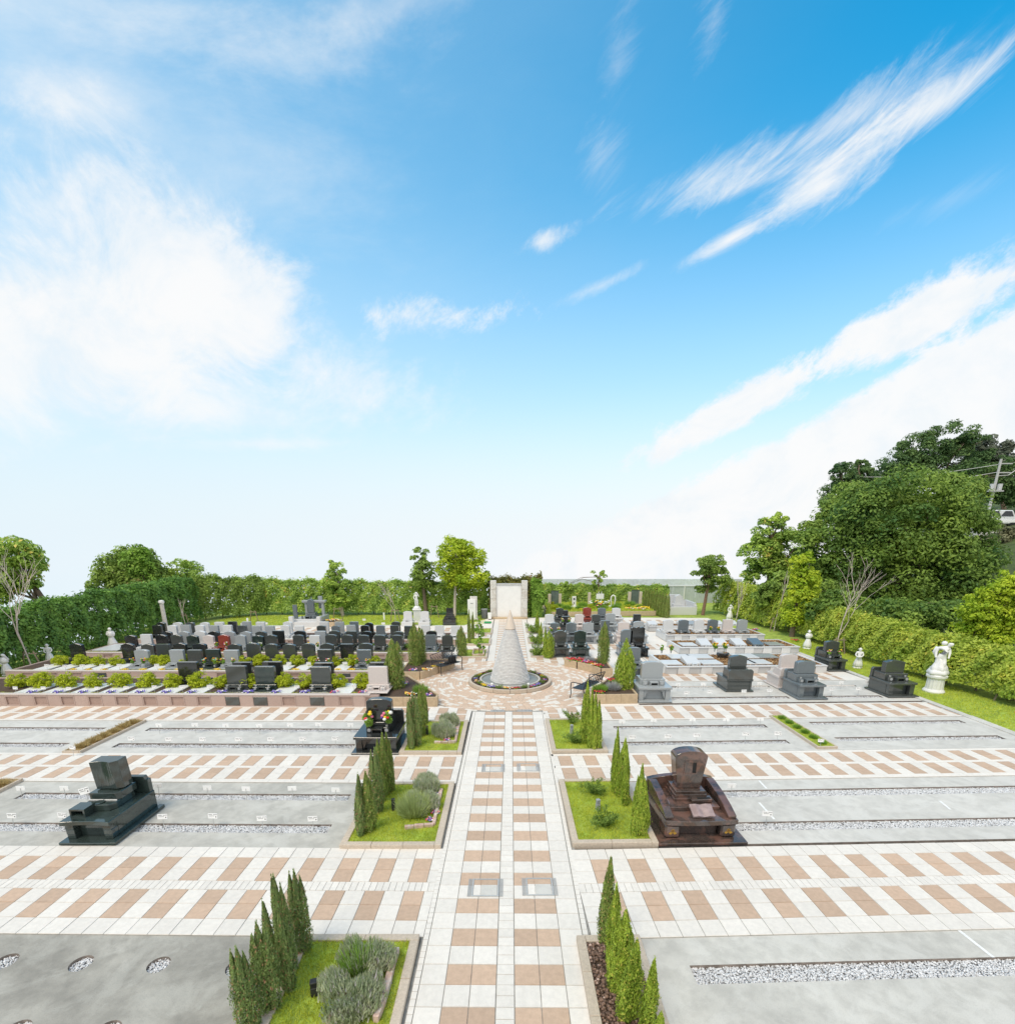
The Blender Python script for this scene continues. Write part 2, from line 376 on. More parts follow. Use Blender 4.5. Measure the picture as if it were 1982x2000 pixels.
def np_mesh(name, V, F, mat, val=None, k=4):
    """V (n,3), F (m,k) arrays; val per-vertex tint"""
    me = bpy.data.meshes.new(name); n, m_ = len(V), len(F)
    me.vertices.add(n); me.vertices.foreach_set('co', np.ascontiguousarray(V, dtype=np.float32).ravel())
    me.loops.add(m_ * k); me.loops.foreach_set('vertex_index', np.ascontiguousarray(F, dtype=np.int32).ravel())
    me.polygons.add(m_); me.polygons.foreach_set('loop_start', np.arange(0, m_ * k, k, dtype=np.int32))
    if val is not None:
        a = me.attributes.new('v', 'FLOAT', 'POINT'); a.data.foreach_set('value', np.ascontiguousarray(val, dtype=np.float32))
    me.materials.append(mat); me.update(calc_edges=True); return me
def unit(v): return v / np.maximum(np.linalg.norm(v, axis=1, keepdims=True), 1e-6)
def leaf_mesh(name, C, N, L, W, mat, val=None, up=None):
    """rhombic leaves at C facing N"""
    n = len(C); r = RNG.normal(size=(n, 3)) if up is None else up + RNG.normal(size=(n, 3)) * .35
    N = unit(N); t = unit(np.cross(N, r)) if up is None else unit(r - N * (r * N).sum(1, keepdims=True)); b = np.cross(N, t)
    L = np.broadcast_to(np.asarray(L, float).reshape(-1, 1), (n, 1)); W = np.broadcast_to(np.asarray(W, float).reshape(-1, 1), (n, 1))
    V = np.stack([C - t * L, C - b * W + N * L * .18, C + t * L, C + b * W + N * L * .18], 1).reshape(-1, 3)
    F = np.arange(4 * n).reshape(n, 4)
    if val is None: val = RNG.random(n)
    return np_mesh(name, V, F, mat, np.repeat(val, 4))
def blade_mesh(name, B, T, W, mat, val=None):
    n = len(B); d = unit(T - B); s = unit(np.cross(d, RNG.normal(size=(n, 3)))); W = np.broadcast_to(np.asarray(W, float).reshape(-1, 1), (n, 1))
    V = np.stack([B - s * W, B + s * W, T], 1).reshape(-1, 3); F = np.arange(3 * n).reshape(n, 3)
    if val is None: val = RNG.random(n)
    return np_mesh(name, V, F, mat, np.repeat(val, 3), 3)
def join_np(name, parts, mats):
    """several np meshes as one mesh with several materials"""
    bm = bmesh.new()
    for i, me in enumerate(parts):
        n0 = len(bm.faces); bm.from_mesh(me); bm.faces.ensure_lookup_table()
        for f in bm.faces[n0:]: f.material_index = i
    out = bpy.data.meshes.new(name); bm.to_mesh(out); bm.free()
    for m in mats: out.materials.append(m)
    return out

# ================================================================== SETTING
def smooth(a, b, x):
    t = min(1, max(0, (x - a) / (b - a))); return t * t * (3 - 2 * t)
def ground_z(x, y):
    z = -.30
    right = smooth(19, 30, x) * smooth(.56, .80, x / max(y, 12.))
    az_ = smooth(.56, .80, x / max(y, 12.))
    hill = az_ * (7.0 * smooth(20, 46, x) * smooth(4, 30, y) + 5.0 * smooth(44, 75, x) * smooth(20, 50, y))
    fall = -.30 * max(0, y - 45) * (1 - right) - .30 * max(0, -23 - x) - .30 * max(0, -40 - y) - .32 * max(0, y - 85) * right - .25 * max(0, x - 110)
    return z + hill + fall
def build_ground():
    xs = sorted(set(list(np.linspace(-26, 60, 44)) + [-600, -300, -150, -90, -60, -45, -34, 70, 85, 100, 130, 200, 350, 700]))
    ys = sorted(set(list(np.linspace(-4, 96, 46)) + [-600, -250, -100, -60, -40, -20, -10, 120, 160, 230, 350, 700]))
    V = np.array([(x, y, ground_z(x, y)) for y in ys for x in xs]); nx = len(xs)
    F = np.array([(j * nx + i, j * nx + i + 1, (j + 1) * nx + i + 1, (j + 1) * nx + i) for j in range(len(ys) - 1) for i in range(nx - 1)])
    struct(inst(np_mesh('ground', V, F, GROUND), 'ground'))
build_ground()

def sheet(name, poly, z, mat, thick=.04):
    return struct(MB().ext(poly, z - thick, z, axis='z').build(name, mat))
sheet('lawn', [(-21, 11), (-18.35, 11), (-18.35, 36), (-21, 36)], -.035, GRASSB, .03)
sheet('lawn', [(13.45, 5), (17.5, 5), (17.5, 36), (13.1, 36)], -.036, GRASSB, .03)
sheet('lawn', [(-21, 29.8), (17.5, 29.8), (17.5, 46), (-21, 46)], -.037, GRASSB, .03)
# pale pavement under the grave fields
sheet('pavement', [(4.1, 17.3), (13.28, 17.5), (13.1, 19.9), (4.1, 19.9)], -.0205, WHITE, .03)
sheet('pavement', [(-18.4, 14.9), (4.12, 14.6), (4.12, 19.8), (13.25, 19.8), (13.15, 33.6), (4.2, 33.9), (-1.2, 33.5), (-2.6, 30.6), (-18.3, 30.1)], -.02, WHITE, .03)

def holed_slab(name, outer, holes, z, depth, mat, matside=None):
    bm = bmesh.new(); loops = []
    for lp in [outer] + holes:
        vs_ = [bm.verts.new((p[0], p[1], z)) for p in lp]
        es = [bm.edges.new((vs_[i], vs_[(i + 1) % len(vs_)])) for i in range(len(vs_))]
        loops.append((vs_, es))
    bmesh.ops.triangle_fill(bm, use_beauty=True, use_dissolve=False, edges=[e for l in loops for e in l[1]], normal=(0, 0, 1))
    for vs_, es in loops:
        lo = [bm.verts.new((v.co.x, v.co.y, z - depth)) for v in vs_]; n = len(vs_)
        for i in range(n):
            f = bm.faces.new((vs_[i], vs_[(i + 1) % n], lo[(i + 1) % n], lo[i])); f.material_index = 1
    bmesh.ops.recalc_face_normals(bm, faces=bm.faces)
    for f in bm.faces:
        if abs(f.normal.z) > .9 and f.normal.z < 0: f.normal_flip()
    me = bpy.data.meshes.new(name); bm.to_mesh(me); bm.free()
    me.materials.append(mat); me.materials.append(matside or SIDE)
    return struct(inst(me, name))
def rect(x0, x1, y0, y1, tilt=0., xo=0.):
    return [(x0, y0 + tilt * (x0 - xo)), (x1, y0 + tilt * (x1 - xo)), (x1, y1 + tilt * (x1 - xo)), (x0, y1 + tilt * (x0 - xo))]

def in_poly(P, poly):
    x, y = P[:, 0], P[:, 1]; ins = np.zeros(len(P), bool); j = len(poly) - 1
    for i in range(len(poly)):
        xi, yi = poly[i]; xj, yj = poly[j]
        ins ^= ((yi > y) != (yj > y)) & (x < (xj - xi) * (y - yi) / (yj - yi + 1e-12) + xi); j = i
    return ins
def scatter_in(poly, dens):
    p = np.array(poly); lo, hi = p.min(0), p.max(0); n = int(dens * (hi - lo).prod())
    P = lo + RNG.random((n, 2)) * (hi - lo); return P[in_poly(P, poly)]
def gravel(poly, z, size=.014, dens=3200):
    """loose stones lying in a slot: one mass nobody could count"""
    P = scatter_in(poly, dens); n = len(P)
    base = np.array([(1, 0, 0), (0, 1, 0), (-1, 0, 0), (0, -1, 0), (0, 0, 1), (0, 0, -1)], float)
    fc = np.array([(0, 1, 4), (1, 2, 4), (2, 3, 4), (3, 0, 4), (1, 0, 5), (2, 1, 5), (3, 2, 5), (0, 3, 5)])
    s = size * (.6 + RNG.random((n, 1, 1)) * .9) * np.array([1, 1, .7]) * (.7 + .6 * RNG.random((n, 1, 3)))
    a = RNG.random(n) * 6.28; c, s_ = np.cos(a), np.sin(a)
    V = base[None] * s; V = np.stack([V[..., 0] * c[:, None] - V[..., 1] * s_[:, None], V[..., 0] * s_[:, None] + V[..., 1] * c[:, None], V[..., 2]], -1)
    V += RNG.normal(size=V.shape) * size * .15
    V += np.concatenate([P, np.full((n, 1), z) + RNG.random((n, 1)) * .012], 1)[:, None]
    F = (fc[None] + 6 * np.arange(n)[:, None, None]).reshape(-1, 3)
    return tag(inst(np_mesh('gravel', V.reshape(-1, 3), F, GRAVEL, None, 3), 'gravel'), kind='stuff')
PADZ = -.015
def pad(name, outer, slots, mat, circles=()):
    holes = [s for s in slots] + [[(cx + r * math.cos(t * math.pi / 10), cy + r * math.sin(t * math.pi / 10)) for t in range(20)] for cx, cy, r in circles]
    o = holed_slab(name, outer, holes, PADZ, .07, mat)
    b = MB().ext(outer, PADZ - .10, PADZ - .068, axis='z').build('slot_floor', GRBED, o)
    for h in holes: tag(gravel(h, PADZ - .045, .0125, 4800 if sum(p[1] for p in h) / len(h) < 10.3 else 2600), 'grey crushed stone filling a slot in the concrete', 'gravel')
    return o
# left pads (tilted a hair, as the lines in the photograph are)
TL, TR = -.012, .034          # how the rows run back to the left and to the right
pad('concrete_pad', rect(-9.5, -1.14, 1.5, 5.50, TL), [], CONC_D, [(at(a / 3.83, 1640 + b / 3.83).x, at(a / 3.83, 1640 + b / 3.83).y, .128) for a, b in ((40, 905), (605, 920), (1185, 930), (1770, 950), (120, 1420), (800, 1425))])
CONC_M = M('concrete_stained', (.48, .46, .415), .85, .12, 4, col2=(.55, .53, .485), bump=.15, bscale=30, big=.36, bigscale=.8, speck=(.34, .33, .30), spk_scale=110, spk_amt=.25)
pad('concrete_pad', rect(-15.5, -2.70, 7.47, 9.87, TL), [rect(-9.85, -3.17, 9.10, 9.36, TL), rect(-9.85, -3.18, 7.93, 8.22, TL), rect(-15, -10.9, 9.10, 9.36, TL), rect(-15, -10.9, 7.93, 8.22, TL)], CONC_M)
pad('concrete_pad', rect(-20, -2.55, 11.33, 13.66, TL), [rect(-9.8, -3.9, 12.86, 13.10, TL), rect(-9.85, -3.84, 11.72, 12.0, TL), rect(-18, -11.0, 12.86, 13.10, TL), rect(-18, -11.1, 11.72, 12.0, TL)], CONC_R)
# right pads
pad('concrete_pad', rect(.88, 9.5, 1.5, 5.46, TR), [rect(2.21, 9.2, 4.70, 4.98, TR), rect(2.21, 9.2, 2.9, 3.2, TR)], CONC)
pad('concrete_pad', rect(2.50, 13.6, 7.50, 9.92, TR), [rect(2.9, 13.2, 9.12, 9.42, TR), rect(2.9, 13.2, 7.90, 8.19, TR)], CONC_R)
pad('concrete_pad', rect(2.40, 13.65, 11.40, 13.80, TR), [rect(2.92, 7.17, 13.00, 13.24, TR), rect(2.88, 7.17, 11.85, 12.10, TR), rect(8.52, 12.92, 13.15, 13.40, TR), rect(8.52, 12.92, 11.95, 12.22, TR)], CONC_R)
pad('concrete_pad', rect(4.12, 13.4, 15.24, 17.75, .032), [rect(5.35, 9.2, 15.62, 15.86, .032), rect(5.2, 9.2, 16.95, 17.15, .032), rect(10.4, 12.3, 15.62, 15.86, .032), rect(10.4, 12.3, 16.95, 17.15, .032)], CONC_R)
# pale kerb line along the right lawn
sheet('edging', [(13.38, 10.5), (13.62, 10.5), (13.30, 24), (13.12, 24)], .012, KERB and CONC_R, .06)
sheet('edging', [(-18.3, 30.05), (-5.2, 30.4), (-5.2, 30.62), (-18.3, 30.27)], .012, CONC_R, .06)

# ---- pavers: one shared mesh per stone colour, every stone an object of its own
def paver_mesh(name, mat):
    return MB().box(-.5, .5, -.5, .5, -.05, 0).mesh(name, mat, bevel=.012)
PM = {'w': paver_mesh('paver', WHITE), 't': paver_mesh('paver', TAN), 'bw': paver_mesh('paver', WHITE_P), 'bt': paver_mesh('paver', TAN_P)}
GAP = .005
def stone(parent, x0, x1, y0, y1, c, name='paver', z=0.0):
    o = bpy.data.objects.new(name, PM[c]); COL.objects.link(o); o.parent = parent
    o.location = ((x0 + x1) / 2, (y0 + y1) / 2, z + RND.uniform(-.0015, .0015)); o.scale = (x1 - x0 - GAP, y1 - y0 - GAP, 1)
    o.rotation_euler = (RND.uniform(-.002, .002), RND.uniform(-.002, .002), RND.uniform(-.003, .003))
    return o
def stone_sheet(parent, rects, name='paver_field'):
    """stones too small or too far to pick apart: still stones with joints, joined into one part"""
    mb = MB()
    for x0, x1, y0, y1, c in rects:
        g = GAP * .6; mb.box(x0 + g, x1 - g, y0 + g, y1 - g, -.03, 0, 1 if c == 't' else 0)
    return tag(mb.build(name, [WHITE, TAN], parent), kind='stuff')
def paved(name, org, ang, x0, x1, y0, y1):
    """bed of a path; its stones become its children. org, ang: where the path's own axes lie"""
    o = MB().box(x0, x1, y0, y1, -.06, -.008).build(name, JOINT, None, loc=(org[0], org[1], 0), rz=ang)
    return struct(o)
def arm(name, org, ang, sgn, xa, xe, rows, tile, first=.0, each=True):
    """cross path. rows: (width, kind) from the near edge; xa..xe: distance from the axis"""
    w = sum(r[0] for r in rows)
    bed = paved(name, org, ang, min(sgn * xa, sgn * xe), max(sgn * xa, sgn * xe), 0, w)
    y = 0; extra = []
    def S(a, b, c0, c1, col, nm='paver'):
        l, h = sorted((sgn * a, sgn * b))
        if each: stone(bed, l, h, c0, c1, col, nm)
        else: extra.append((l, h, c0, c1, col))
    for wd, kind in rows:
        if kind == 'w':
            x = xa + first; S(xa, x, y, y + wd, 'w')
            while x < xe: S(x, min(x + tile, xe), y, y + wd, 'w'); x += tile
        elif kind == 't':
            x = xa + first; S(xa, x, y, y + wd, 'w'); k = 0
            while x < xe: S(x, min(x + tile, xe), y, y + wd, 't' if k % 2 == 0 else 'w'); x += tile; k += 1
        elif kind == 's':
            x = xa
            while x < xe: S(x, min(x + tile / 3, xe), y, y + wd, 'w', 'strip_paver'); x += tile / 3
        else:
            x = xa
            while x < xe: extra.append(tuple(sorted((sgn * x, sgn * min(x + tile * 2, xe)))) + (y, y + wd, 'w')); x += tile * 2
        y += wd
    if extra: stone_sheet(bed, extra, 'border_stones' if each else 'paver_field')
    return bed
R6 = [(.30, 'w'), (.30, 't'), (.30, 't'), (.205, 's'), (.295, 't'), (.295, 't'), (.285, 'w')]
R4 = [(.15, 'b'), (.28, 't'), (.275, 't'), (.115, 'b'), (.28, 't'), (.27, 't'), (.12, 'b')]
R3 = [(.09, 'b'), (.26, 't'), (.26, 't'), (.085, 'b'), (.265, 't'), (.265, 't'), (.115, 'b')]
arm('cross_path', (0, 5.49), math.atan(TL), -1, 1.09, 8.9, R6, .290, .14)
arm('cross_path', (0, 9.85), math.atan(TL), -1, 1.09, 13.0, R4, .2865, .14)
arm('cross_path', (0, 13.64), math.atan(TL), -1, 1.09, 18.6, R3, .288, .14)
arm('cross_path', (0, 5.43), math.atan(TR), 1, 1.09, 9.3, R6, .298, .30)
arm('cross_path', (0, 9.87), math.atan(TR), 1, 1.09, 13.2, R4, .298, .15)
arm('cross_path', (0, 13.70), math.atan(TR), 1, 1.09, 13.3, R3, .300, .14)
# ---- the central path: 4 tiles with a strip of narrow stones, plain tiles outside
AX = math.atan(-.0065)
def central():
    t = .2965
    bed = paved('central_path', (-.055, 0), AX, -1.10, 1.13, 2.9, 14.72)
    y0 = 2.98; k = 0; small = []
    while y0 < 14.5:
        c = 't' if k % 2 == 0 else 'w'
        for x in (-.70, -.70 + t, .107, .107 + t): stone(bed, x, x + t, y0, y0 + t, c)
        for x in (-.70 - t, .107 + 2 * t): stone(bed, x, x + t, y0, y0 + t, 'w')
        for j in (0, 1): stone(bed, -.103, .103, y0 + j * t / 2, y0 + (j + 1) * t / 2, 'w', 'strip_paver')
        for j in (0, 1, 2):
            small.append((-1.07, -1.0, y0 + j * t / 3, y0 + (j + 1) * t / 3, 'w')); small.append((1.004, 1.074, y0 + j * t / 3, y0 + (j + 1) * t / 3, 'w'))
        y0 += t; k += 1
    stone_sheet(bed, small, 'edge_stones')
    # the path beyond the fountain, up to the white wall
    far = paved('central_path', (.0, 0), AX * .5, -1.0, 1.15, 20.4, 33.0)
    y0 = 20.5; k = 0; l = []
    while y0 < 32.9:
        c = 't' if k % 2 == 0 else 'w'
        for x in (-.62, -.62 + t, .20, .20 + t): l.append((x, x + t, y0, y0 + t, c))
        for x in (-.92, .80): l.append((x, x + t, y0, y0 + t, 'w'))
        l.append((-.02, .18, y0, y0 + t, 'w')); y0 += t; k += 1
    tag(stone_sheet(far, l), None).data.materials[1] = TAN_P
central()
# further cross paths among the graves: far away, joined
for sgn, org, xa, xe, ang in ((-1, (0, 20.50), 1.0, 3.8, 0), (1, (0, 20.62), 1.15, 3.0, 0), (-1, (0, 26.8), 1.0, 18.0, 0), (-1, (0, 28.4), 2.6, 18.0, 0),
                              (1, (0, 17.72), 5.2, 12.4, .032), (1, (0, 23.4), 2.0, 7.4, .02), (1, (0, 29.5), 5.2, 12.8, .02), (1, (0, 31.2), 3.0, 12.8, .02), (1, (0, 20.7), 5.9, 7.6, .02)):
    arm('cross_path', org, ang, sgn, xa, xe, R3, .288, .1, each=False)

# ---- round plaza of small stones set in rings
def plaza():
    cx, cy = .09, 17.85
    o = struct(MB().lathe([(3.45, -.06), (3.45, -.008)], 72, (0, 0)).build('plaza', JOINT, None, loc=(cx, cy, .001)))
    r = 1.50; far = []; front = []
    blocked = lambda x, y: (y + cy < 14.66) or (abs(x + cx) > 2.6 and y + cy < 15.05)
    ring = 0
    while r < 3.38:
        n = int(2 * math.pi * (r + .055) / .20); off = RND.random()
        for i in range(n):
            a = 2 * math.pi * (i + off) / n; x, y = (r + .055) * math.cos(a), (r + .055) * math.sin(a)
            if blocked(x, y): continue
            l = 2 * math.pi * (r + .055) / n
            (front if y < -1.0 else far).append((x, y, a, l, 't' if RND.random() < .68 else 'w'))
        r += .113; ring += 1
    front.sort(key=lambda q: q[1]); far += front[300:]; front = front[:300]
    for x, y, a, l, c in front:
        p = bpy.data.objects.new('paver', PM['b' + c]); COL.objects.link(p); p.parent = o
        p.location = (x, y, RND.uniform(-.001, .001)); p.rotation_euler = (0, 0, a + math.pi / 2); p.scale = (l - .008, .105, 1)
    mb = MB()
    for x, y, a, l, c in far:
        ca, sa = math.cos(a), math.sin(a); h, w = (l - .008) / 2, .0525
        P = [(x - sa * u + ca * v, y + ca * u + sa * v) for u, v in ((-h, -w), (h, -w), (h, w), (-h, w))]
        mb.add([(p[0], p[1], 0) for p in P] + [(p[0], p[1], -.03) for p in P], [(0, 3, 2, 1), (0, 1, 5, 4), (1, 2, 6, 5), (2, 3, 7, 6), (3, 0, 4, 7)], 1 if c == 't' else 0)
    tag(mb.build('paver_field', [WHITE_P, TAN_P], o), kind='stuff')
plaza()

# ================================================================== VEGETATION BUILDERS
def dirs(n):
    d = RNG.normal(size=(n, 3)); return unit(d)
def crown_mesh(name, lobes, n, size, mat, clump=.30, flat=.8, inner=.35, per=60):
    """leaves gathered in clumps through the lobes (ellipsoids cx,cy,cz,rx,ry,rz) of a crown"""
    vol = np.array([l[3] * l[4] * l[5] for l in lobes]) ** .67; vol /= vol.sum()
    Cs, Ns, Vs = [], [], []
    for l, w in zip(lobes, vol):
        c = np.array(l[:3]); r = np.array(l[3:6]); nl = max(30, int(n * w)); nc = max(7, nl // per)
        d = dirs(nc); rad = inner + (1 - inner) * RNG.random((nc, 1)) ** .55
        cc = c + d * r * rad * .88; cr = clump * r.mean() * (.55 + .75 * RNG.random(nc)); tint = RNG.random(nc)
        for k in range(nc):
            m = int(per * (.6 + .8 * RNG.random())); e = dirs(m); e[:, 2] = np.where(e[:, 2] < -.5, -e[:, 2], e[:, 2])
            q = cc[k] + e * cr[k] * np.array([1, 1, flat]) * (.6 + .5 * RNG.random((m, 1)) ** .7)
            Cs.append(q); Ns.append(e + np.array([0, 0, .35]) + RNG.normal(size=(m, 3)) * .45)
            Vs.append(np.clip(.68 * tint[k] + .36 * RNG.random(m), 0, 1))
    C, N, V = np.concatenate(Cs), np.concatenate(Ns), np.concatenate(Vs)
    s = size * (.65 + .7 * RNG.random(len(C)))
    return leaf_mesh(name, C, N, s, s * .55, mat, V)
def limbs(mb, base, top, r0, tips, lean=0.):
    """a trunk from base to top with limbs that run to the tips"""
    b, t = Vector(base), Vector(top); mid = b.lerp(t, .5) + Vector((lean, lean * .3, 0))
    mb.tube([b - Vector((0, 0, .08)), b + Vector((0, 0, .04)), mid, t], [r0 * 1.35, r0 * 1.05, r0 * .8, r0 * .5], 8)
    for tp in tips:
        tp = Vector(tp); k = RND.uniform(.35, .95); s = b.lerp(t, k); m = s.lerp(tp, .5) + Vector((RND.uniform(-.1, .1), RND.uniform(-.1, .1), .12 * (tp - s).length))
        mb.tube([s, m, tp], [r0 * .42, r0 * .26, r0 * .10], 5)
def tree(name, label, loc, trunk_h, r0, lobes, n, size, mat, cat='tree', bark=BARK, group=None, clump=.30, flat=.8, inner=.35, lean=0., per=60):
    o = thing(name, label, cat, loc, 0, group); mb = MB()
    tips = []
    for l in lobes:
        for _ in range(3):
            d = Vector(dirs(1)[0]); tips.append((l[0] + d.x * l[3] * .7, l[1] + d.y * l[4] * .7, l[2] + d.z * l[5] * .6))
    limbs(mb, (0, 0, 0), (lobes[0][0] * .8, lobes[0][1] * .8, trunk_h), r0, tips, lean)
    mb.build('trunk', bark, o, smooth=True)
    inst(crown_mesh('crown', lobes, n, size, mat, clump, flat, inner, per), 'crown', o)
    return o
def tree_px(name, label, Y, base_z, lobes_px, n, size, mat, trunk_px=None, depth=.9, **kw):
    """crown given as lobes (px, py, half-width, half-height) of the photo, standing Y metres away"""
    L = []
    for px, py, hw, hh in lobes_px:
        c = at(px, py, Y=Y); s = (at(px + 1, py, Y=Y) - c).length
        L.append((c.x, c.y, c.z, hw * s * 1.12, hw * s * 1.12 * depth, hh * s * 1.15))
    tx = at(trunk_px, 1100, Y=Y).x if trunk_px else L[0][0]
    loc = Vector((tx, Y, base_z)); top = L[0][2] - base_z
    lob = [(l[0] - tx, l[1] - Y + RND.uniform(-.2, .2) * l[4], l[2] - base_z) + l[3:] for l in L]
    return tree(name, label, loc, top, kw.pop('r0', max(.05, top * .035)), lob, int(n * 1.45), size, mat, **kw)

def plume_pts(n, R, H, x=0, y=0, z0=0., full=1.9):
    """points and directions over one spindle of a cypress"""
    u = RNG.random(n) ** .85; z = z0 + u * (H - z0); a = RNG.random(n) * 6.283
    prof = np.where(u < .22, .62 + .38 * u / .22, (1 - ((u - .22) / .78) ** full)) * R + .006
    rr = prof * (.66 + .38 * RNG.random(n)) * (1 + .20 * np.sin(3 * a + z * 9 / max(H, .3)) + .12 * np.sin(7 * a - z * 23 / max(H, .3))) * np.where(RNG.random(n) < .07, 1.22, 1.)
    z = z + np.where(RNG.random(n) < .04, .05 * RNG.random(n), 0)
    C = np.stack([x + rr * np.cos(a), y + rr * np.sin(a), z], 1)
    out = np.stack([np.cos(a), np.sin(a), np.zeros(n)], 1)
    up = np.stack([np.cos(a) * .42, np.sin(a) * .42, np.ones(n)], 1) + RNG.normal(size=(n, 3)) * .25
    return C, out, up
def cypress_mesh(R, H, plumes, n, mat, leaf=.020):
    full = 4.2 if plumes >= 5 else 2.0
    Cs, Ns, Us = [], [], []
    for i in range(plumes):
        if i == 0: x = y = 0.; h, r = H, R * (1 if plumes == 1 else .62)
        else:
            a = i * 2.4; x, y = math.cos(a) * R * .48, math.sin(a) * R * .48; h, r = H * RND.uniform(.72, .97), R * RND.uniform(.42, .58)
        C, o, u = plume_pts(n // plumes, r, h, x, y, full=full); Cs.append(C); Ns.append(o); Us.append(u)
    # loose shoots on top
    m = 26; a = RNG.random(m) * 6.28
    C = np.concatenate(Cs); N = np.concatenate(Ns) + RNG.normal(size=(len(C), 3)) * .35; U = np.concatenate(Us)
    s = leaf * (.7 + .8 * RNG.random(len(C)))
    return leaf_mesh('crown', C, N, s, s * .42, mat, np.clip(.25 + .75 * RNG.random(len(C)) - .25 * (RNG.random(len(C)) < .3), 0, 1), up=U)
CYP = {}
for key, (R_, H_, p_, n_, mt, lf) in dict(slim=(.115, 1.0, 1, 9000, L_CYP, .0145), slim2=(.13, 1.0, 2, 9000, L_CYPB, .0145), dull=(.15, 1.0, 3, 10000, L_CYPD, .0140),
                                     dull2=(.13, 1.0, 2, 9500, L_CYPD, .0140), slim3=(.12, 1.0, 3, 9500, L_CYP, .0140), wide=(.26, 1.0, 5, 10000, L_CYP, .018), bright=(.15, 1.0, 3, 9500, L_CYPB, .0145), wideb=(.26, 1.0, 6, 10000, L_CYPB, .018)).items():
    CYP[key] = cypress_mesh(R_, H_, p_, n_, mt, lf)
CYP_STEM = MB().tube([(0, 0, -.03), (0, 0, .12), (.01, 0, .55)], [.028, .022, .012], 6).mesh('trunk', BARK, smooth=True)
def cypress(kind, loc, h, wid, label, group, lean=(0, 0)):
    o = thing('cypress_tree', label, 'cypress', loc, RND.uniform(0, 6.28), group); o.rotation_euler = (lean[0], lean[1], RND.uniform(0, 6.28))
    inst(CYP_STEM, 'trunk', o, sc=(wid, wid, h)); inst(CYP[kind], 'crown', o, sc=(wid, wid, h)); return o

def blades_dome(name, R, H, n, mat, width, lo=.35, spread=.9, cols=None):
    a = RNG.random(n) * 6.283; q = np.sqrt(RNG.random(n)); rb = R * .45 * q
    B = np.stack([rb * np.cos(a), rb * np.sin(a), np.zeros(n)], 1)
    el = (1 - q * spread); hh = H * (lo + (1 - lo) * RNG.random(n)) * np.sqrt(np.clip(1 - (q * .75) ** 2, 0, 1))
    T = np.stack([(rb + R * .62 * q) * np.cos(a), (rb + R * .62 * q) * np.sin(a), hh], 1) + RNG.normal(size=(n, 3)) * R * .05
    T[:, 2] = np.maximum(T[:, 2], .03); mid = B + (T - B) * .55 * (RNG.random((n, 1)) * .9)
    return blade_mesh(name, mid, T, width, mat)
def puff_mesh(name, R, H, n, size, mat, flat=1.0):
    return crown_mesh(name, [(0, 0, H * .42, R, R, H * .50), (R * .3, R * .1, H * .22, R * .8, R * .8, H * .24), (-R * .35, 0, H * .22, R * .75, R * .8, H * .24)], n, size, mat, .36, .9, .5, 40)
GOLD = [puff_mesh('foliage', .28, .44, 2400, .026, L_GOLD) for _ in range(4)]
STEM = MB().tube([(0, 0, -.02), (.01, 0, .16)], [.022, .014], 5).mesh('stem', BARK)
def lav_mesh(R, H, n):
    Bs, Ts = [], []
    for k in range(16):
        a = RND.uniform(0, 6.28); q = R * .72 * math.sqrt(RND.random()); cx, cy = q * math.cos(a), q * math.sin(a); m = n // 16
        hk = H * RND.uniform(.72, 1.05) * (1 - .35 * (q / R) ** 2); t = RNG.random(m) * 6.28; rr = np.sqrt(RNG.random(m)) * R * .34
        T = np.stack([cx * 1.12 + rr * np.cos(t), cy * 1.12 + rr * np.sin(t), hk * (.45 + .6 * RNG.random(m)) * np.sqrt(np.clip(1 - (rr / R / .42) ** 2 * .5, .1, 1))], 1)
        d = np.stack([cx * .5 + RNG.normal(size=m) * R * .16, cy * .5 + RNG.normal(size=m) * R * .16, np.full(m, H * 1.0)], 1)
        Bs.append(T - unit(d) * (H * (.13 + .12 * RNG.random((m, 1))))); Ts.append(T)
    return blade_mesh('foliage', np.concatenate(Bs), np.concatenate(Ts), .0085, L_LAV)
LAV = [lav_mesh(.42, .55, 8000), lav_mesh(.36, .5, 7000)]
TUFT = blades_dome('foliage', .30, .36, 600, L_SHRUB, .010)
def juniper_mesh():
    Cs, Ns, Us = [], [], []
    for k in range(13):
        a = k * 2.399 + RND.uniform(-.3, .3); L = RND.uniform(.16, .36); up = RND.uniform(.10, .30); m = 90; t = RNG.random(m) ** .7
        p = np.stack([np.cos(a) * L * t, np.sin(a) * L * t, up * (1.3 * t - .45 * t * t)], 1) + RNG.normal(size=(m, 3)) * .022
        p[:, 2] = np.maximum(p[:, 2], .01); Cs.append(p); Us.append(np.tile([math.cos(a), math.sin(a), .5], (m, 1))); Ns.append(RNG.normal(size=(m, 3)) + np.array([0, 0, .8]))
    n = sum(len(c) for c in Cs); s_ = .022 * (.6 + .9 * RNG.random(n))
    return leaf_mesh('foliage', np.concatenate(Cs), np.concatenate(Ns), s_, s_ * .3, LEAF('feathery_leaf', (.06, .10, .02), (.20, .28, .06), nscale=6., gain=1.8), up=np.concatenate(Us))
WEEPG = blades_dome('foliage', .28, .52, 2600, L_WEEP, .0045)
FERN = juniper_mesh()
DRYT = blades_dome('foliage', .17, .16, 260, L_DRY, .007)
def plant(name, label, cat, me, loc, sc=1., group=None, part='foliage', stem=True):
    o = thing(name, label, cat, loc, RND.uniform(0, 6.28), group)
    inst(me, part, o, sc=(sc,) * 3 if not isinstance(sc, tuple) else sc)
    if stem: inst(STEM, 'stem', o)
    return o
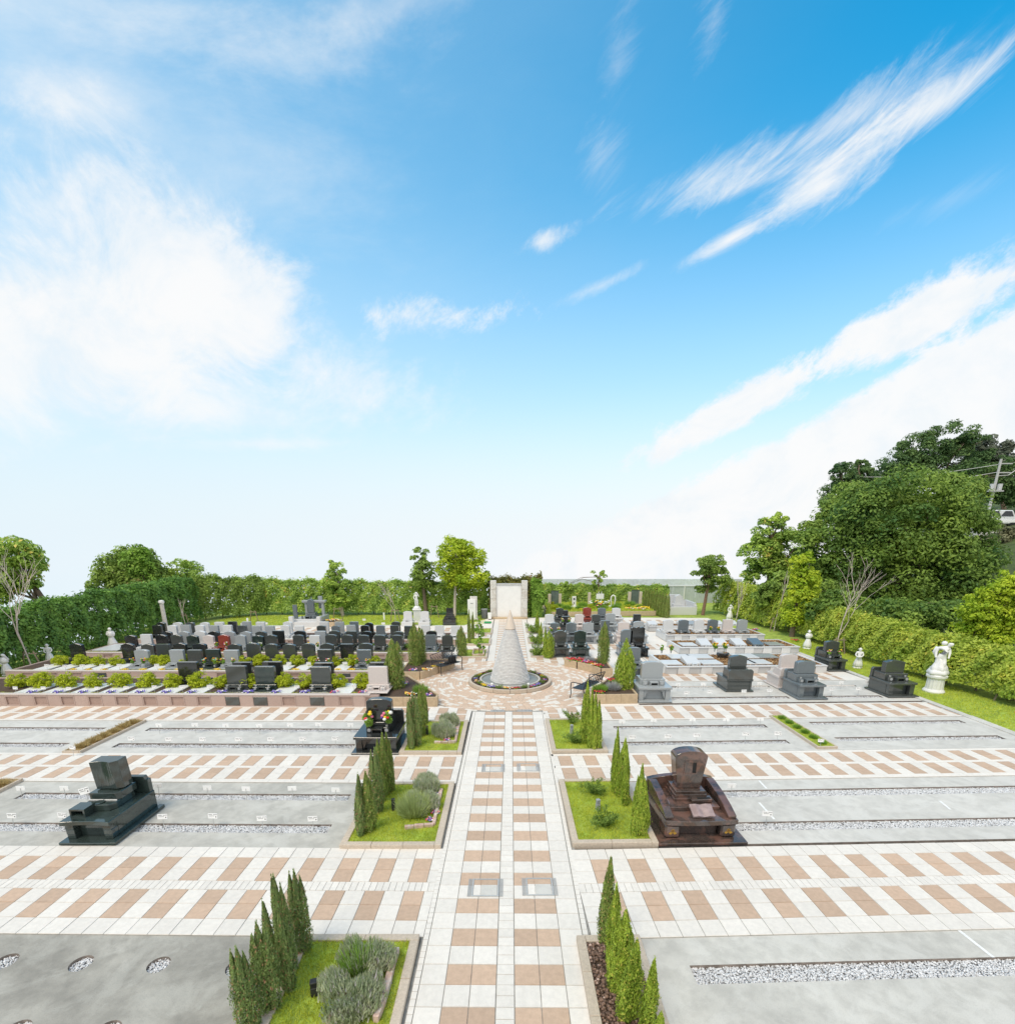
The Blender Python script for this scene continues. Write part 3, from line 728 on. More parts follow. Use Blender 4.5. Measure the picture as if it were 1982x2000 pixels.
def grass(parent, poly, z, dens, h=.045, mat=L_GRASS, w=.004, name='grass'):
    P = scatter_in(poly, dens); n = len(P)
    B = np.concatenate([P, np.full((n, 1), z)], 1); T = B + np.stack([RNG.normal(size=n) * h * .45, RNG.normal(size=n) * h * .45, h * (.5 + .8 * RNG.random(n))], 1)
    pn = .5 + .5 * np.sin(P[:, 0] * 5.1 + np.sin(P[:, 1] * 3.3) * 2) * np.sin(P[:, 1] * 4.3 + P[:, 0])
    p2 = .5 + .5 * np.sin(P[:, 0] * 9.7 + 3 * np.sin(P[:, 1] * 2.1)) * np.sin(P[:, 1] * 8.9 - 2 * np.sin(P[:, 0] * 3.7)); T[:, 2] += h * .8 * np.clip(p2 - .55, 0, 1) * RNG.random(n)
    o = inst(blade_mesh(name, B, T, w * (.7 + .6 * RNG.random(n)), mat, np.clip(.30 * pn + .28 * p2 + .42 * RNG.random(n), 0, 1)), name, parent)
    return tag(o, None if parent else 'short mown green lawn around the grave field', None if parent else 'grass', kind='stuff')
def pansy_mesh(cols, n=26, R=.16, H=.09):
    leaves = crown_mesh('leaves', [(0, 0, H * .35, R, R * .7, H * .4)], 120, .022, L_SHRUB, .4, .6, .3)
    parts, mats = [leaves], [L_SHRUB]
    for c in cols:
        P = np.stack([RNG.normal(size=n) * R * .5, RNG.normal(size=n) * R * .34, H * (.6 + .5 * RNG.random(n))], 1)
        parts.append(leaf_mesh('p', P, np.stack([RNG.normal(size=n) * .5, RNG.normal(size=n) * .5 - .4, np.ones(n)], 1), .026, .024, FLOW[c])); mats.append(FLOW[c])
    return join_np('flowers', parts, mats)
PANSY = {k: pansy_mesh(v) for k, v in dict(blue=('purple', 'purple', 'blue', 'white'), yel=('yellow', 'yellow'), mix=('purple', 'red', 'white'), red=('maroon', 'red'), orange=('orange', 'yellow', 'white')).items()}
def flowers(label, kind, loc, sc=1., group=None, name='flower_clump'):
    return tag(inst(PANSY[kind], name, None, loc, RND.uniform(-.3, .3), (sc,) * 3), label, 'flowers', group)
def bouquet_mesh(cols, R=.075, H=.20, n=9):
    lv = crown_mesh('b', [(0, 0, H * .45, R * .8, R * .8, H * .45)], 160, .028, L_SHRUB, .5, 1., .3); parts, mats = [lv], [L_SHRUB]
    for c in cols:
        mb = MB()
        for _ in range(max(2, n // len(cols))):
            d = Vector(dirs(1)[0]); mb.ball((d.x * R, d.y * R, H * (.55 + .45 * RND.random())), RND.uniform(.018, .032), 0, 7, 5, .75)
        parts.append(mb.mesh('f', FLOW[c])); mats.append(FLOW[c])
    return join_np('bouquet', parts, mats)
BQ = [bouquet_mesh(c) for c in (('red', 'pink', 'white', 'yellow'), ('pink', 'red', 'white', 'purple', 'yellow'), ('yellow', 'yellow', 'orange'), ('white', 'teal', 'orange'), ('white', 'yellow', 'pink'), ('white', 'white'))]
def hedge(name, label, pts, width, h0, h1, n, size, mat, cat='hedge', core=True, gap=0.):
    """clipped row of bushes along a line; h0,h1 heights at its ends"""
    o = thing(name, label, cat, (pts[0][0], pts[0][1], -.05)); P0 = Vector(pts[0] + (0,)); d = Vector(pts[1] + (0,)) - P0; Ln = d.length; d.normalize(); s = Vector((-d.y, d.x, 0))
    u = RNG.random(n) * Ln; hh = h0 + (h1 - h0) * u / Ln; hh = hh * (1 + .03 * np.sin(u * 2.1) + .03 * np.sin(u * 5.3 + 1))
    side = RNG.random(n); face = np.where(side < .46, -1, np.where(side < .62, 1, 0))
    z = np.where(face == 0, hh * (1 + RNG.normal(size=n) * .05), hh * (gap + (1 - gap) * RNG.random(n) ** .9))
    bulge = width / 2 * (1 + .12 * np.sin(u * 3.1 + z * 2.3) + .09 * np.sin(u * 7.7 - z * 5)) * (1 - .25 * (z / hh) ** 4)
    v = np.where(face == 0, (RNG.random(n) * 2 - 1) * bulge, face * bulge * (.80 + .25 * RNG.random(n)))
    C = np.stack([u * d.x + v * s.x, u * d.y + v * s.y, z], 1)
    N = np.stack([face * s.x, face * s.y, np.where(face == 0, 1., .5)], 1) + RNG.normal(size=(n, 3)) * .5
    L = size * (.65 + .7 * RNG.random(n)); ph = .5 + .5 * np.sin(u * 4.3 + np.sin(z * 3.1) * 2)
    inst(leaf_mesh('foliage', C, N, L, L * .58, mat, np.clip(.35 * ph + .65 * RNG.random(n), 0, 1)), 'foliage', o)
    k = 0; w2 = width * .30
    mb = MB()
    m = max(2, int(Ln / 1.0))
    for i in range(m):
        t = (i + .5) / m * Ln; hgt = (h0 + (h1 - h0) * t / Ln)
        q = d * t + s * RND.uniform(-.1, .1); mb.tube([q, q + Vector((RND.uniform(-.08, .08), 0, hgt * .5)), q + Vector((RND.uniform(-.1, .1), 0, hgt * .9))], [.035, .028, .012], 5)
        for _ in range(4):
            e = q + d * RND.uniform(-.5, .5) + s * RND.uniform(-width * .3, width * .3) + Vector((0, 0, hgt * RND.uniform(.4, .95)))
            mb.tube([q + Vector((0, 0, hgt * RND.uniform(.15, .5))), e], [.018, .006], 4)
    mb.build('stems', BARK, o)
    if core:
        cm = crown_mesh('inner_foliage', [((d * (i + .5) * Ln / m).x, (d * (i + .5) * Ln / m).y, (h0 + (h1 - h0) * (i + .5) / m) * (.5 + gap * .5), .55, .55, (h0 + (h1 - h0) * (i + .5) / m) * (.46 - gap * .45)) for i in range(m)], n // 4, size * 1.5, mat, .4, 1., .2)
        inst(cm, 'inner_foliage', o)
    return o
def bare_tree(label, loc, h, spread, levels=4, lean=0., mat=BARKP, r0=.045, group='bare young trees'):
    o = thing('bare_tree', label, 'tree', loc, 0, group); mb = MB(); br = MB()
    def grow(p, d, ln, r, lv, first):
        q = p + d * ln; m = p.lerp(q, .5) + Vector((RND.uniform(-1, 1), RND.uniform(-1, 1), 0)) * ln * .05
        (mb if first else br).tube([p, m, q], [r, r * .85, r * .68], 6 if lv > 2 else 4)
        if lv == 0: return
        for i in range(RND.choice((2, 3, 3))):
            a = RND.uniform(0, 6.28); t = RND.uniform(.25, .75) * spread
            nd = (d + Vector((math.cos(a) * t, math.sin(a) * t, RND.uniform(.0, .35)))).normalized()
            grow(q if i < 2 else p.lerp(q, .6), nd, ln * RND.uniform(.62, .85), r * .62, lv - 1, False)
    grow(Vector((0, 0, -.1)), Vector((lean, 0, 1)).normalized(), h * .42, r0, levels, True)
    mb.build('trunk', mat, o); br.build('branches', mat, o)
    return o
def stakes(label, loc, h=1.0, w=.35, rz=0., group='tree support stakes'):
    o = thing('tree_stake', label, 'stake', loc, rz, group)
    for sx in (-1, 1): MB().tube([(sx * w, 0, -.1), (sx * w * .45, 0, h)], .028, 6).build('post', STAKE, o)
    MB().tube([(-w * .8, 0, h * .86), (w * .8, 0, h * .86)], .024, 6).build('crossbar', STAKE, o)
    return o

# ================================================================== BEDS ALONG THE CENTRAL PATH
def kerb_run(parent, pts, w, z0, z1, ln=.62, mat=KERB):
    """kerb stones along a closed loop, each a part"""
    n = len(pts); cx = sum(p[0] for p in pts) / n; cy = sum(p[1] for p in pts) / n
    for i in range(n):
        a, b = Vector(pts[i]), Vector(pts[(i + 1) % n]); d = (b - a); L = d.length; d.normalize(); nrm = Vector((-d.y, d.x))
        if nrm.dot(Vector((cx, cy)) - a) < 0: nrm = -nrm
        m = max(1, round((L - w) / ln))
        for k in range(m):
            s0, s1 = (L - w) * k / m, (L - w) * (k + 1) / m
            p = a + d * (s0 + .002); q = a + d * (s1 - .002)
            MB().ext([tuple(p), tuple(q), tuple(q + nrm * w), tuple(p + nrm * w)], z0, z1 + RND.uniform(-.002, .002), axis='z').build('kerb_stone', mat, parent, bevel=.006)
def bed(label, x0, x1, y0, y1, tilt, dens, fill='grass', kz=.075):
    loc = ((x0 + x1) / 2, y0, 0); o = thing('garden_bed', label, 'garden bed', (0, 0, 0)); o.location = (loc[0], loc[1], 0)
    P = [(p[0] - loc[0], p[1] - loc[1]) for p in rect(x0, x1, y0, y1, tilt)]
    kerb_run(o, P, .11, -.05, kz)
    c = Vector((sum(p[0] for p in P) / 4, sum(p[1] for p in P) / 4)); I = [tuple(c + (Vector(p) - c) * Vector((1 - .2 / (x1 - x0), 1 - .2 / (y1 - y0)))) if False else (p[0] + (.1 if p[0] < c.x else -.1), p[1] + (.1 if p[1] < c.y else -.1)) for p in P]
    MB().ext(I, -.05, kz - .03, axis='z').build('soil', GRASSB if fill == 'grass' else SOIL, o)
    if fill == 'grass': grass(o, I, kz - .03, dens)
    return o, (lambda x, y: (x, y, kz - .03))
bed('kerbed lawn bed left of the path nearest the camera', -2.62, -1.13, 3.0, 5.48, 0, 5200)
bed('kerbed lawn bed left of the path with weeping grass', -2.80, -1.11, 7.47, 9.80, 0, 4200)
bed('kerbed lawn bed left of the path just before the plaza', -2.60, -1.10, 11.34, 13.62, 0, 3000)
b1, _ = bed('kerbed bed of brown pebbles right of the path', .885, 1.70, 3.0, 5.44, .02, 0, 'soil')
bed('kerbed lawn bed beside the brown granite grave', 1.09, 2.54, 7.50, 9.90, TR * .6, 4200)
bed('kerbed lawn bed right of the path just before the plaza', 1.07, 2.43, 11.40, 13.74, TR * .6, 3000)
for i, (x0, x1, y0, y1) in enumerate(((-2.2, -.87, 21.66, 23.3), (-2.2, -.82, 24.5, 26.1), (-2.2, -.83, 27.5, 29.1))):
    bed('small kerbed lawn bed left beyond the fountain, %s from the plaza' % ORD[i], x0, x1, y0, y1, 0, 900)
for i, (x0, x1, y0, y1) in enumerate(((1.03, 2.0, 21.8, 23.4), (1.03, 1.98, 24.9, 26.4), (1.04, 1.98, 27.9, 29.4))):
    bed('small kerbed lawn bed right beyond the fountain, %s from the plaza' % ORD[i], x0, x1, y0, y1, 0, 900)
# the narrow planting strips across the pads
def strip_bed(label, P, fill):
    o = thing('planting_strip', label, 'planting strip', (P[0][0], P[0][1], 0)); Q = [(p[0] - P[0][0], p[1] - P[0][1]) for p in P]
    kerb_run(o, Q, .045, -.05, .055, 1.1); c = Vector((sum(p[0] for p in Q) / 4, sum(p[1] for p in Q) / 4))
    I = [(p[0] + (.04 if p[0] < c.x else -.04), p[1] + (.04 if p[1] < c.y else -.04)) for p in Q]
    MB().ext(I, -.05, .035, axis='z').build('soil', M('dry_soil', (.42, .31, .17), .95, .2, 20) if fill == 'dry' else GRASSB, o)
    grass(o, I, .035, 2600, .035, L_DRY if fill == 'dry' else L_GRASS, .004)
strip_bed('narrow strip of dry straw-coloured grass between left plots', [(-10.75, 11.45), (-10.30, 11.45), (-10.22, 13.70), (-10.66, 13.70)], 'dry')
strip_bed('narrow strip of dry grass at the left picture edge', [(-10.80, 7.6), (-10.33, 7.6), (-10.35, 10.0), (-10.82, 10.0)], 'dry')
strip_bed('narrow green planting strip between right plots', [(7.63, 11.72), (8.15, 11.74), (8.03, 14.12), (7.60, 14.10)], 'green')
for i in range(6):
    plant('grass_tuft', 'dry grass tuft, %s from the front in the straw strip' % ORD[i], 'grass tuft', DRYT, (-10.48 + .01 * i, 11.75 + i * .34, .03), 1.0 + .2 * RND.random(), 'tufts in the straw strip', stem=False)
    plant('grass_tuft', 'small green tuft, %s from the front in the right planting strip' % ORD[i], 'grass tuft', TUFT, (7.88 - .012 * i, 11.95 + i * .37, .03), .42, 'tufts in the green strip', stem=False)
for i in range(3):
    plant('grass_tuft', 'dry grass tuft at the left picture edge, %s from the front' % ORD[i], 'grass tuft', DRYT, (-10.56, 8.7 + i * .5, .03), 1.1, 'tufts at the left edge', stem=False)

# ---- cypresses in the beds
def cyps(where, kinds, items, wid, group):
    for i, (tx, ty, H) in enumerate(items):
        p = at(tx, ty, H); k = kinds[i % len(kinds)]
        cypress(k, (p.x, p.y, .03), H, wid * RND.uniform(.9, 1.12), 'slender cypress, %s from the left %s' % (ORD[i], where), group, (RND.uniform(-.02, .02), RND.uniform(-.03, .03)))
def cypb(where, kinds, items, wid, group):
    """items: base px, base py, top py"""
    for i, (bx, by, ty) in enumerate(items):
        p = at(bx, by, .05); H = at(bx, ty, Y=p.y).z
        cypress(kinds[i % len(kinds)], (p.x, p.y, .03), H, wid * RND.uniform(.9, 1.12), 'slender cypress, %s from the left %s' % (ORD[i], where), group, (RND.uniform(-.02, .02), RND.uniform(-.03, .03)))
cyps('in the nearest left bed', ('dull', 'dull', 'dull2', 'dull', 'dull2', 'dull'), ((463, 1862, 1.06), (500, 1812, 1.12), (516, 1765, 1.14), (538, 1716, 1.32), (545, 1780, 1.12), (571, 1710, 1.16)), .84, 'cypresses in the nearest left bed')
cypb('in the left bed with weeping grass', ('dull2', 'slim', 'dull', 'slim3', 'slim', 'slim3'), ((706, 1629, 1517), (722, 1622, 1512), (738, 1588, 1468), (744, 1566, 1448), (753, 1552, 1437), (763, 1545, 1433)), .95, 'cypresses in the weeping grass bed')
cypb('in the left bed before the plaza', ('dull2', 'dull', 'slim', 'slim3'), ((803, 1461, 1374), (812, 1456, 1357), (822, 1438, 1347), (831, 1412, 1338)), 1.0, 'cypresses in the left bed before the plaza')
cyps('in the brown pebble bed', ('slim3', 'slim2', 'slim2', 'bright', 'bright', 'slim2', 'bright'), ((1192, 1680, 1.22), (1206, 1735, 1.15), (1213, 1800, 1.0), (1225, 1786, 1.1), (1241, 1840, 1.02), (1276, 1877, 1.0), (1286, 1985, .9)), 1.0, 'cypresses in the pebble bed')
cypb('in the bed beside the brown grave', ('slim2', 'bright', 'slim2', 'slim2', 'bright'), ((1201, 1550, 1427), (1211, 1556, 1446), (1220, 1574, 1460), (1244, 1632, 1500), (1252, 1630, 1524)), .9, 'cypresses beside the brown grave')
cypb('in the right bed before the plaza', ('bright', 'slim2', 'bright', 'slim2'), ((1144, 1452, 1334), (1152, 1459, 1352), (1160, 1462, 1358), (1168, 1463, 1372)), .95, 'cypresses in the right bed before the plaza')
for lab, bx, by, ty, w, k in (('wide columnar cypress at the front left planter', 771, 1352, 1250, 1.30, 'wide'), ('wide columnar cypress behind the left bench', 812, 1306, 1218, 1.05, 'wide'),
                              ('narrower cypress close behind the left bench cypress', 822, 1300, 1226, .9, 'wide'), ('round-topped cypress left of the fountain path', 902, 1279, 1224, .95, 'wide'),
                              ('tall slim cypress left of the far path', 917, 1254, 1192, .9, 'slim3'), ('second slim cypress left of the far path', 924, 1246, 1196, .9, 'slim3'),
                              ('wide columnar cypress at the back right planter', 1177, 1302, 1216, .92, 'wide'), ('wide columnar cypress at the front right planter', 1217, 1352, 1250, 1.28, 'wideb'),
                              ('bushy cypress right of the fountain path', 1071, 1281, 1233, .95, 'wideb'), ('slim cypress beside the bushy one right of the path', 1064, 1278, 1224, .8, 'bright'),
                              ('thin cypress right of the far path, nearer one', 1056, 1254, 1216, .9, 'bright'), ('thin cypress right of the far path, farther one', 1049, 1233, 1196, .9, 'bright')):
    p = at(bx, by, .1); H = at(bx, ty, Y=p.y).z
    cypress(k, (p.x, p.y, .02), H, w, lab, 'columnar cypresses round the plaza')

# ---- shrubs, borders and lamps in the beds
BRK = MB().box(-.5, .5, -.5, .5, 0, 1).mesh('brick', BRICKM, bevel=.05)
def brick_border(label, pts, h=.07, w=.06, ln=.2, z=.045):
    o = thing('brick_border', label, 'brick border', (pts[0][0], pts[0][1], z)); P0 = Vector(pts[0])
    for a, b in zip(pts[:-1], pts[1:]):
        a, b = Vector(a), Vector(b); d = b - a; m = max(1, round(d.length / ln))
        for k in range(m):
            c = a.lerp(b, (k + .5) / m) - P0
            q = inst(BRK, 'brick', o, (c.x, c.y, RND.uniform(-.008, .004)), math.atan2(d.y, d.x) + RND.uniform(-.05, .05), (d.length / m * .96, w * RND.uniform(.9, 1.1), h * RND.uniform(.9, 1.1)))
def W2(pts): return [tuple(at(a, b, .05))[:2] for a, b in pts]
brick_border('pale brick border round the shrubs in the nearest left bed', W2([(640, 2010), (655, 1975)]) , ln=.15)
brick_border('long pale brick border right of the lavender nearest the camera', W2([(735, 2000), (750, 1955), (763, 1905), (775, 1860)]), w=.07, h=.09)
brick_border('curved pale brick border round the weeping grass', W2([(790, 1619), (847, 1614), (855, 1575), (862, 1545)]))
brick_border('low brick border round the lavender before the plaza', W2([(848, 1452), (889, 1452), (897, 1413), (892, 1411)]))
brick_border('small brick square round the young tree left of the path', W2([(923, 1281), (944, 1281), (945, 1270), (925, 1270), (923, 1281)]), h=.09, ln=.15)
def shrub_at(name, label, cat, me, px, py, sc, z=.04, **kw):
    p = at(px, py, z); return plant(name, label, cat, me, (p.x, p.y, z), sc, **kw)
shrub_at('lavender_bush', 'grey-green lavender at the near end of the left bed', 'lavender', LAV[0], 680, 1962, (1.0, .95, .72))
shrub_at('lavender_bush', 'grey-green lavender behind the nearest one in the left bed', 'lavender', LAV[1], 718, 1885, (1.05, .85, .74))
shrub_at('green_shrub', 'bright green shrub between the two nearest lavenders', 'shrub', TUFT, 702, 1900, (.8, .8, 1.35), stem=False)
shrub_at('weeping_grass', 'pale weeping grass in the left bed before the lavender', 'ornamental grass', WEEPG, 808, 1592, (1.25, 1.25, 1.02), stem=False)
shrub_at('lavender_bush', 'grey lavender right behind the weeping grass', 'lavender', LAV[0], 826, 1583, (.78, .8, .82))
shrub_at('lavender_bush', 'purple-grey lavender farthest back in the weeping grass bed', 'lavender', LAV[1], 832, 1545, (.95, .9, .78))
shrub_at('lavender_bush', 'rounded lavender in the brick border before the plaza', 'lavender', LAV[0], 868, 1437, (.80, .8, .92))
shrub_at('lavender_bush', 'greener lavender behind the rounded one before the plaza', 'lavender', LAV[1], 878, 1420, (.72, .72, .92))
for i, (px, py) in enumerate(((850, 1590), (840, 1603), (852, 1552), (880, 1438), (872, 1447), (888, 1425))):
    flowers('small leafy clump with white flowers, %s along the brick borders' % ORD[i], 'orange' if i == 3 else 'mix', at(px, py, .05), .55, 'clumps along the brick borders')
shrub_at('fern_clump', 'dark feathery shrub at the back of the bed beside the brown grave', 'shrub', FERN, 1160, 1552, (.95, .95, 1.25), stem=False)
shrub_at('fern_clump', 'low feathery shrub at the front of the bed beside the brown grave', 'shrub', FERN, 1180, 1615, (1.1, 1.0, 1.3), stem=False)
shrub_at('fern_clump', 'arching feathery shrub at the back of the right bed before the plaza', 'shrub', FERN, 1117, 1413, (1.0, 1.0, 1.4), stem=False)
shrub_at('fern_clump', 'low feathery shrub at the front of the right bed before the plaza', 'shrub', FERN, 1122, 1452, (1.0, 1.0, 1.2), stem=False)
for i, (px, py) in enumerate(((1050, 1281), (1046, 1257), (1040, 1236))):
    shrub_at('fern_clump', 'low dark shrub in the right far bed, %s from the plaza' % ORD[i], 'shrub', FERN, px, py, (1.5, 1.2, 2.0), group='shrubs right of the far path', stem=False)
for i, (px, py, s) in enumerate(((936, 1277, .8), (935, 1258, 1.2), (935, 1238, 1.6))):
    p = at(px, py, .05)
    tree('young_tree', 'airy young tree left of the far path, %s from the plaza' % ORD[i], (p.x, p.y, .03), .5, .022, [(0, 0, .62, .28, .28, .30), (.12, 0, .40, .2, .2, .2)], 420, .035, L_SHRUB, group='young trees left of the far path', inner=.2)
def lamp(label, px, py, h, w, rz=0.3, mat=DARKM):
    p = at(px, py, .04); o = thing('garden_lamp', label, 'lamp', (p.x, p.y, .04), rz, 'garden lamp posts')
    MB().box(-w / 2, w / 2, -w / 2, w / 2, 0, h * .62).build('post', mat, o, bevel=.004)
    for k in range(3): MB().box(-w * .46, w * .46, -w * .46, w * .46, h * (.64 + .07 * k), h * (.675 + .07 * k)).build('louvre', mat, o)
    MB().box(-w * .3, w * .3, -w * .3, w * .3, h * .62, h * .86).build('diffuser', M('lamp_diffuser', (.35, .36, .37), .4, .05, 5), o)
    MB().box(-w / 2, w / 2, -w / 2, w / 2, h * .86, h).build('cap', mat, o, bevel=.004)
LGREY = M('lamp_grey', (.33, .345, .36), .5, .05, 10)
lamp('dark square garden lamp beside the nearest lavender', 615, 1944, .20, .075)
lamp('dark garden lamp beside the weeping grass', 769, 1583, .24, .07)
lamp('slim dark garden lamp before the plaza on the left', 834, 1436, .26, .07)
lamp('grey garden lamp in the bed beside the brown grave', 1167, 1584, .24, .07, mat=LGREY)
lamp('pale grey garden lamp in the right bed before the plaza', 1116, 1434, .26, .07, mat=LGREY)
lamp('small white lamp on the back right planter', 1167, 1294, .26, .07, mat=MARBLE)
# ---- pebbles in the brown bed
def pebbles():
    P = scatter_in([(1.0, 3.1), (1.62, 3.1), (1.62, 5.33), (1.0, 5.33)], 1500); n = len(P)
    base = np.array([(1, 0, 0), (.3, .9, 0), (-.8, .5, 0), (-.7, -.6, 0), (.4, -.9, 0), (0, 0, 1), (0, 0, -1)], float)
    fc = np.array([(i, (i + 1) % 5, 5) for i in range(5)] + [((i + 1) % 5, i, 6) for i in range(5)])
    a = RNG.random(n) * 6.28; c, s_ = np.cos(a), np.sin(a)
    V = base[None] * (.022 * (.6 + .9 * RNG.random((n, 1, 1)))) * np.array([1, 1, .55]) * (.8 + .4 * RNG.random((n, 7, 1)))
    V = np.stack([V[..., 0] * c[:, None] - V[..., 1] * s_[:, None], V[..., 0] * s_[:, None] + V[..., 1] * c[:, None], V[..., 2]], -1)
    V += np.concatenate([P - np.array([(.885 + 1.7) / 2, 3.0]), .05 + RNG.random((n, 1)) * .018], 1)[:, None]
    F = (fc[None] + 7 * np.arange(n)[:, None, None]).reshape(-1, 3)
    m = LEAF('pebble', (.05, .035, .03), (.34, .21, .15), (.55, .40, .34), trans=0., rough=.6, nscale=9., gain=1.)
    tag(inst(np_mesh('pebbles', V.reshape(-1, 3), F, m, np.repeat(RNG.random(n), 7), 3), 'pebbles', b1), kind='stuff')
pebbles()
# ---- access covers set in the path: a steel frame round an inset stone
def cover(label, x, y, w=.40, d=.40, rz=0.):
    o = thing('access_cover', label, 'access cover', (x, y, .004), rz, 'access covers in the path')
    t = .022
    for a in ((-w / 2, w / 2, -d / 2, -d / 2 + t), (-w / 2, w / 2, d / 2 - t, d / 2), (-w / 2, -w / 2 + t, -d / 2 + t, d / 2 - t), (w / 2 - t, w / 2, -d / 2 + t, d / 2 - t)):
        MB().box(*a, -.02, .006).build('frame_bar', STEEL, o)
    x0, x1, y0, y1 = -w / 2 + t + .006, w / 2 - t - .006, -d / 2 + t + .006, d / 2 - t - .006
    if d > .3:
        ym = y0 + (y1 - y0) * .68; xm = x0 + (x1 - x0) * .3
        for a, b, c, e, m_ in ((x0, xm - .003, y0, ym - .003, WHITE), (xm + .003, x1, y0, ym - .003, CONC_R), (x0, xm - .003, ym, y1, TAN), (xm + .003, x1, ym, y1, TAN)): MB().box(a, b, c, e, -.02, .003).build('inset_stone', m_, o, bevel=.002)
        for sx in (-1, 1):
            for k in range(4): MB().box(sx * (w / 2 + .012 + .014 * k) - .004, sx * (w / 2 + .012 + .014 * k) + .004, -d / 2, d / 2, -.02, .004).build('grate_bar', STEELD, o)
    else:
        for k in range(9): MB().box(x0 + (x1 - x0) * k / 9 + .006, x0 + (x1 - x0) * (k + 1) / 9 - .006, y0, y1, -.02, .003).build('grate_bar', STEELD, o)
cover('steel framed access cover, near left one of the pair', -.325, 6.48); cover('steel framed access cover, near right one of the pair', .475, 6.50)
cover('steel framed access cover, left one of the farther pair', -.32, 10.61); cover('steel framed access cover, right one of the farther pair', .47, 10.64)
cover('steel grating cover at the plaza edge, left one', -.30, 14.60, .42, .20); cover('steel grating cover at the plaza edge, right one', .50, 14.62, .42, .20)

# ================================================================== FOUNTAIN CONE
def fountain():
    cx, cy = .09, 17.85
    o = thing('fountain', 'round fountain with tall ribbed white cone and flower ring', 'fountain', (cx, cy, 0))
    # outer ring of curved kerb stones, inner basin wall
    def ring(r0, r1, z0, z1, n, mat, nm):
        for i in range(n):
            a0, a1 = 2 * math.pi * i / n + .004, 2 * math.pi * (i + 1) / n - .004; m = 5
            pr = [(r1 * math.cos(a0 + (a1 - a0) * k / m), r1 * math.sin(a0 + (a1 - a0) * k / m)) for k in range(m + 1)] + [(r0 * math.cos(a0 + (a1 - a0) * k / m), r0 * math.sin(a0 + (a1 - a0) * k / m)) for k in range(m, -1, -1)]
            MB().ext(pr, z0, z1, axis='z').build(nm, mat, o, bevel=.006)
    ring(1.39, 1.49, 0, .13, 16, KERB, 'kerb_stone'); ring(1.02, 1.09, 0, .15, 12, M('basin_stone', (.50, .475, .43), .8, .1, 20), 'basin_stone')
    MB().lathe([(1.40, 0), (1.40, .09)], 48).build('flower_soil', SOIL, o)
    MB().lathe([(1.03, .09), (1.03, .105)], 48).build('water', WATER, o)
    n = 38; H0, H1 = .05, 1.92; f = lambda z: .74 + (.195 - .74) * (z / H1); cone = MB(); ph = [RND.uniform(0, 6.28) for _ in range(6)]
    wb = lambda a, z: 1 + .005 * math.sin(9 * a + z * 31 + ph[0]) + .004 * math.sin(23 * a - z * 57)
    for i in range(n):          # thin courses of split stone, each set back a little under the next, with raked joints
        z0 = H0 + (H1 - H0) * i / n; z1 = H0 + (H1 - H0) * (i + 1) / n; r = f(z0) + RND.uniform(-.006, .006)
        cone.lathe([(r, z0 + .012), (r + .002, z0 + .016), (r - .004, z1)], 64, wob=wb, mi=0); cone.lathe([(r - .022, z0 - .004), (r - .022, z0 + .016)], 40, mi=1, cap=False)
    cone.build('ribbed_cone', [SLATEW, M('shaded_joint', (.52, .51, .50), .95, .2, 20)], o)  # joint colour set darker than the stone to paint in groove shade
    MB().lathe([(.17, 1.91), (.17, 1.945)], 32).build('tip_joint', HOLE, o)
    MB().lathe([(.205, 1.94), (.205, 1.955), (.10, 2.31), (.012, 2.60)], 40).build('cone_tip', TIP, o, smooth=False)
    for sx in (-.62, .62): 
        MB().lathe([(.05, .09), (.05, .22), (.035, .24)], 12, (sx, -1.0)).build('spotlight', MARBLE, o)
    fo = thing('flower_ring', 'ring of mixed pansies between fountain kerb and basin', 'flowers', (cx, cy, .09))
    kinds = ['red', 'yel', 'mix', 'blue', 'orange', 'mix', 'yel', 'blue', 'red', 'orange']
    for i in range(26):
        a = 2 * math.pi * i / 26 + .05; inst(PANSY[kinds[i % len(kinds)]] if i % 3 else FERN, 'flower_clump', fo, (1.24 * math.cos(a), 1.24 * math.sin(a), 0), a + 1.57, (.85, .55, .8) if i % 3 else (.55, .4, .5))
fountain()

# ---- sandstone planters round the plaza
def planter(label, P, h, fills, copew=.06):
    o = thing('stone_planter', label, 'planter', (P[0][0], P[0][1], 0)); Q = [(p[0] - P[0][0], p[1] - P[0][1]) for p in P]
    kerb_run(o, Q, copew, -.02, h, .56, SANDST)
    c = Vector((sum(p[0] for p in Q) / len(Q), sum(p[1] for p in Q) / len(Q)))
    MB().ext([tuple(c + (Vector(p) - c) * .95) for p in Q], -.02, h - .04, axis='z').build('soil', SOIL, o)
    for i, (x, y, kind, s) in enumerate(fills):
        flowers('%s flowers in the %s, %s clump' % ({'red': 'dark red', 'blue': 'purple', 'yel': 'yellow', 'mix': 'mixed', 'orange': 'orange'}[kind], label, ORD[i]), kind, (x, y, h - .04), s, 'planter flowers')
    return o
planter('sandstone planter behind the left bench', [(-3.95, 18.15), (-3.16, 18.17), (-2.62, 19.10), (-2.10, 20.0), (-2.4, 20.3), (-3.95, 20.2)], .30, [(-3.0, 18.45, 'orange', 1.0), (-2.75, 19.0, 'yel', .8), (-2.5, 19.45, 'orange', .8), (-3.5, 18.4, 'mix', 1.)])
planter('sandstone planter left of the plaza front', [(-4.2, 15.06), (-2.16, 15.06), (-2.16, 15.40), (-3.55, 17.75), (-4.2, 17.75)], .29, [(-3.05, 15.35, 'orange', 1.), (-2.5, 15.3, 'mix', .9), (-3.5, 16.6, 'mix', 1.)])
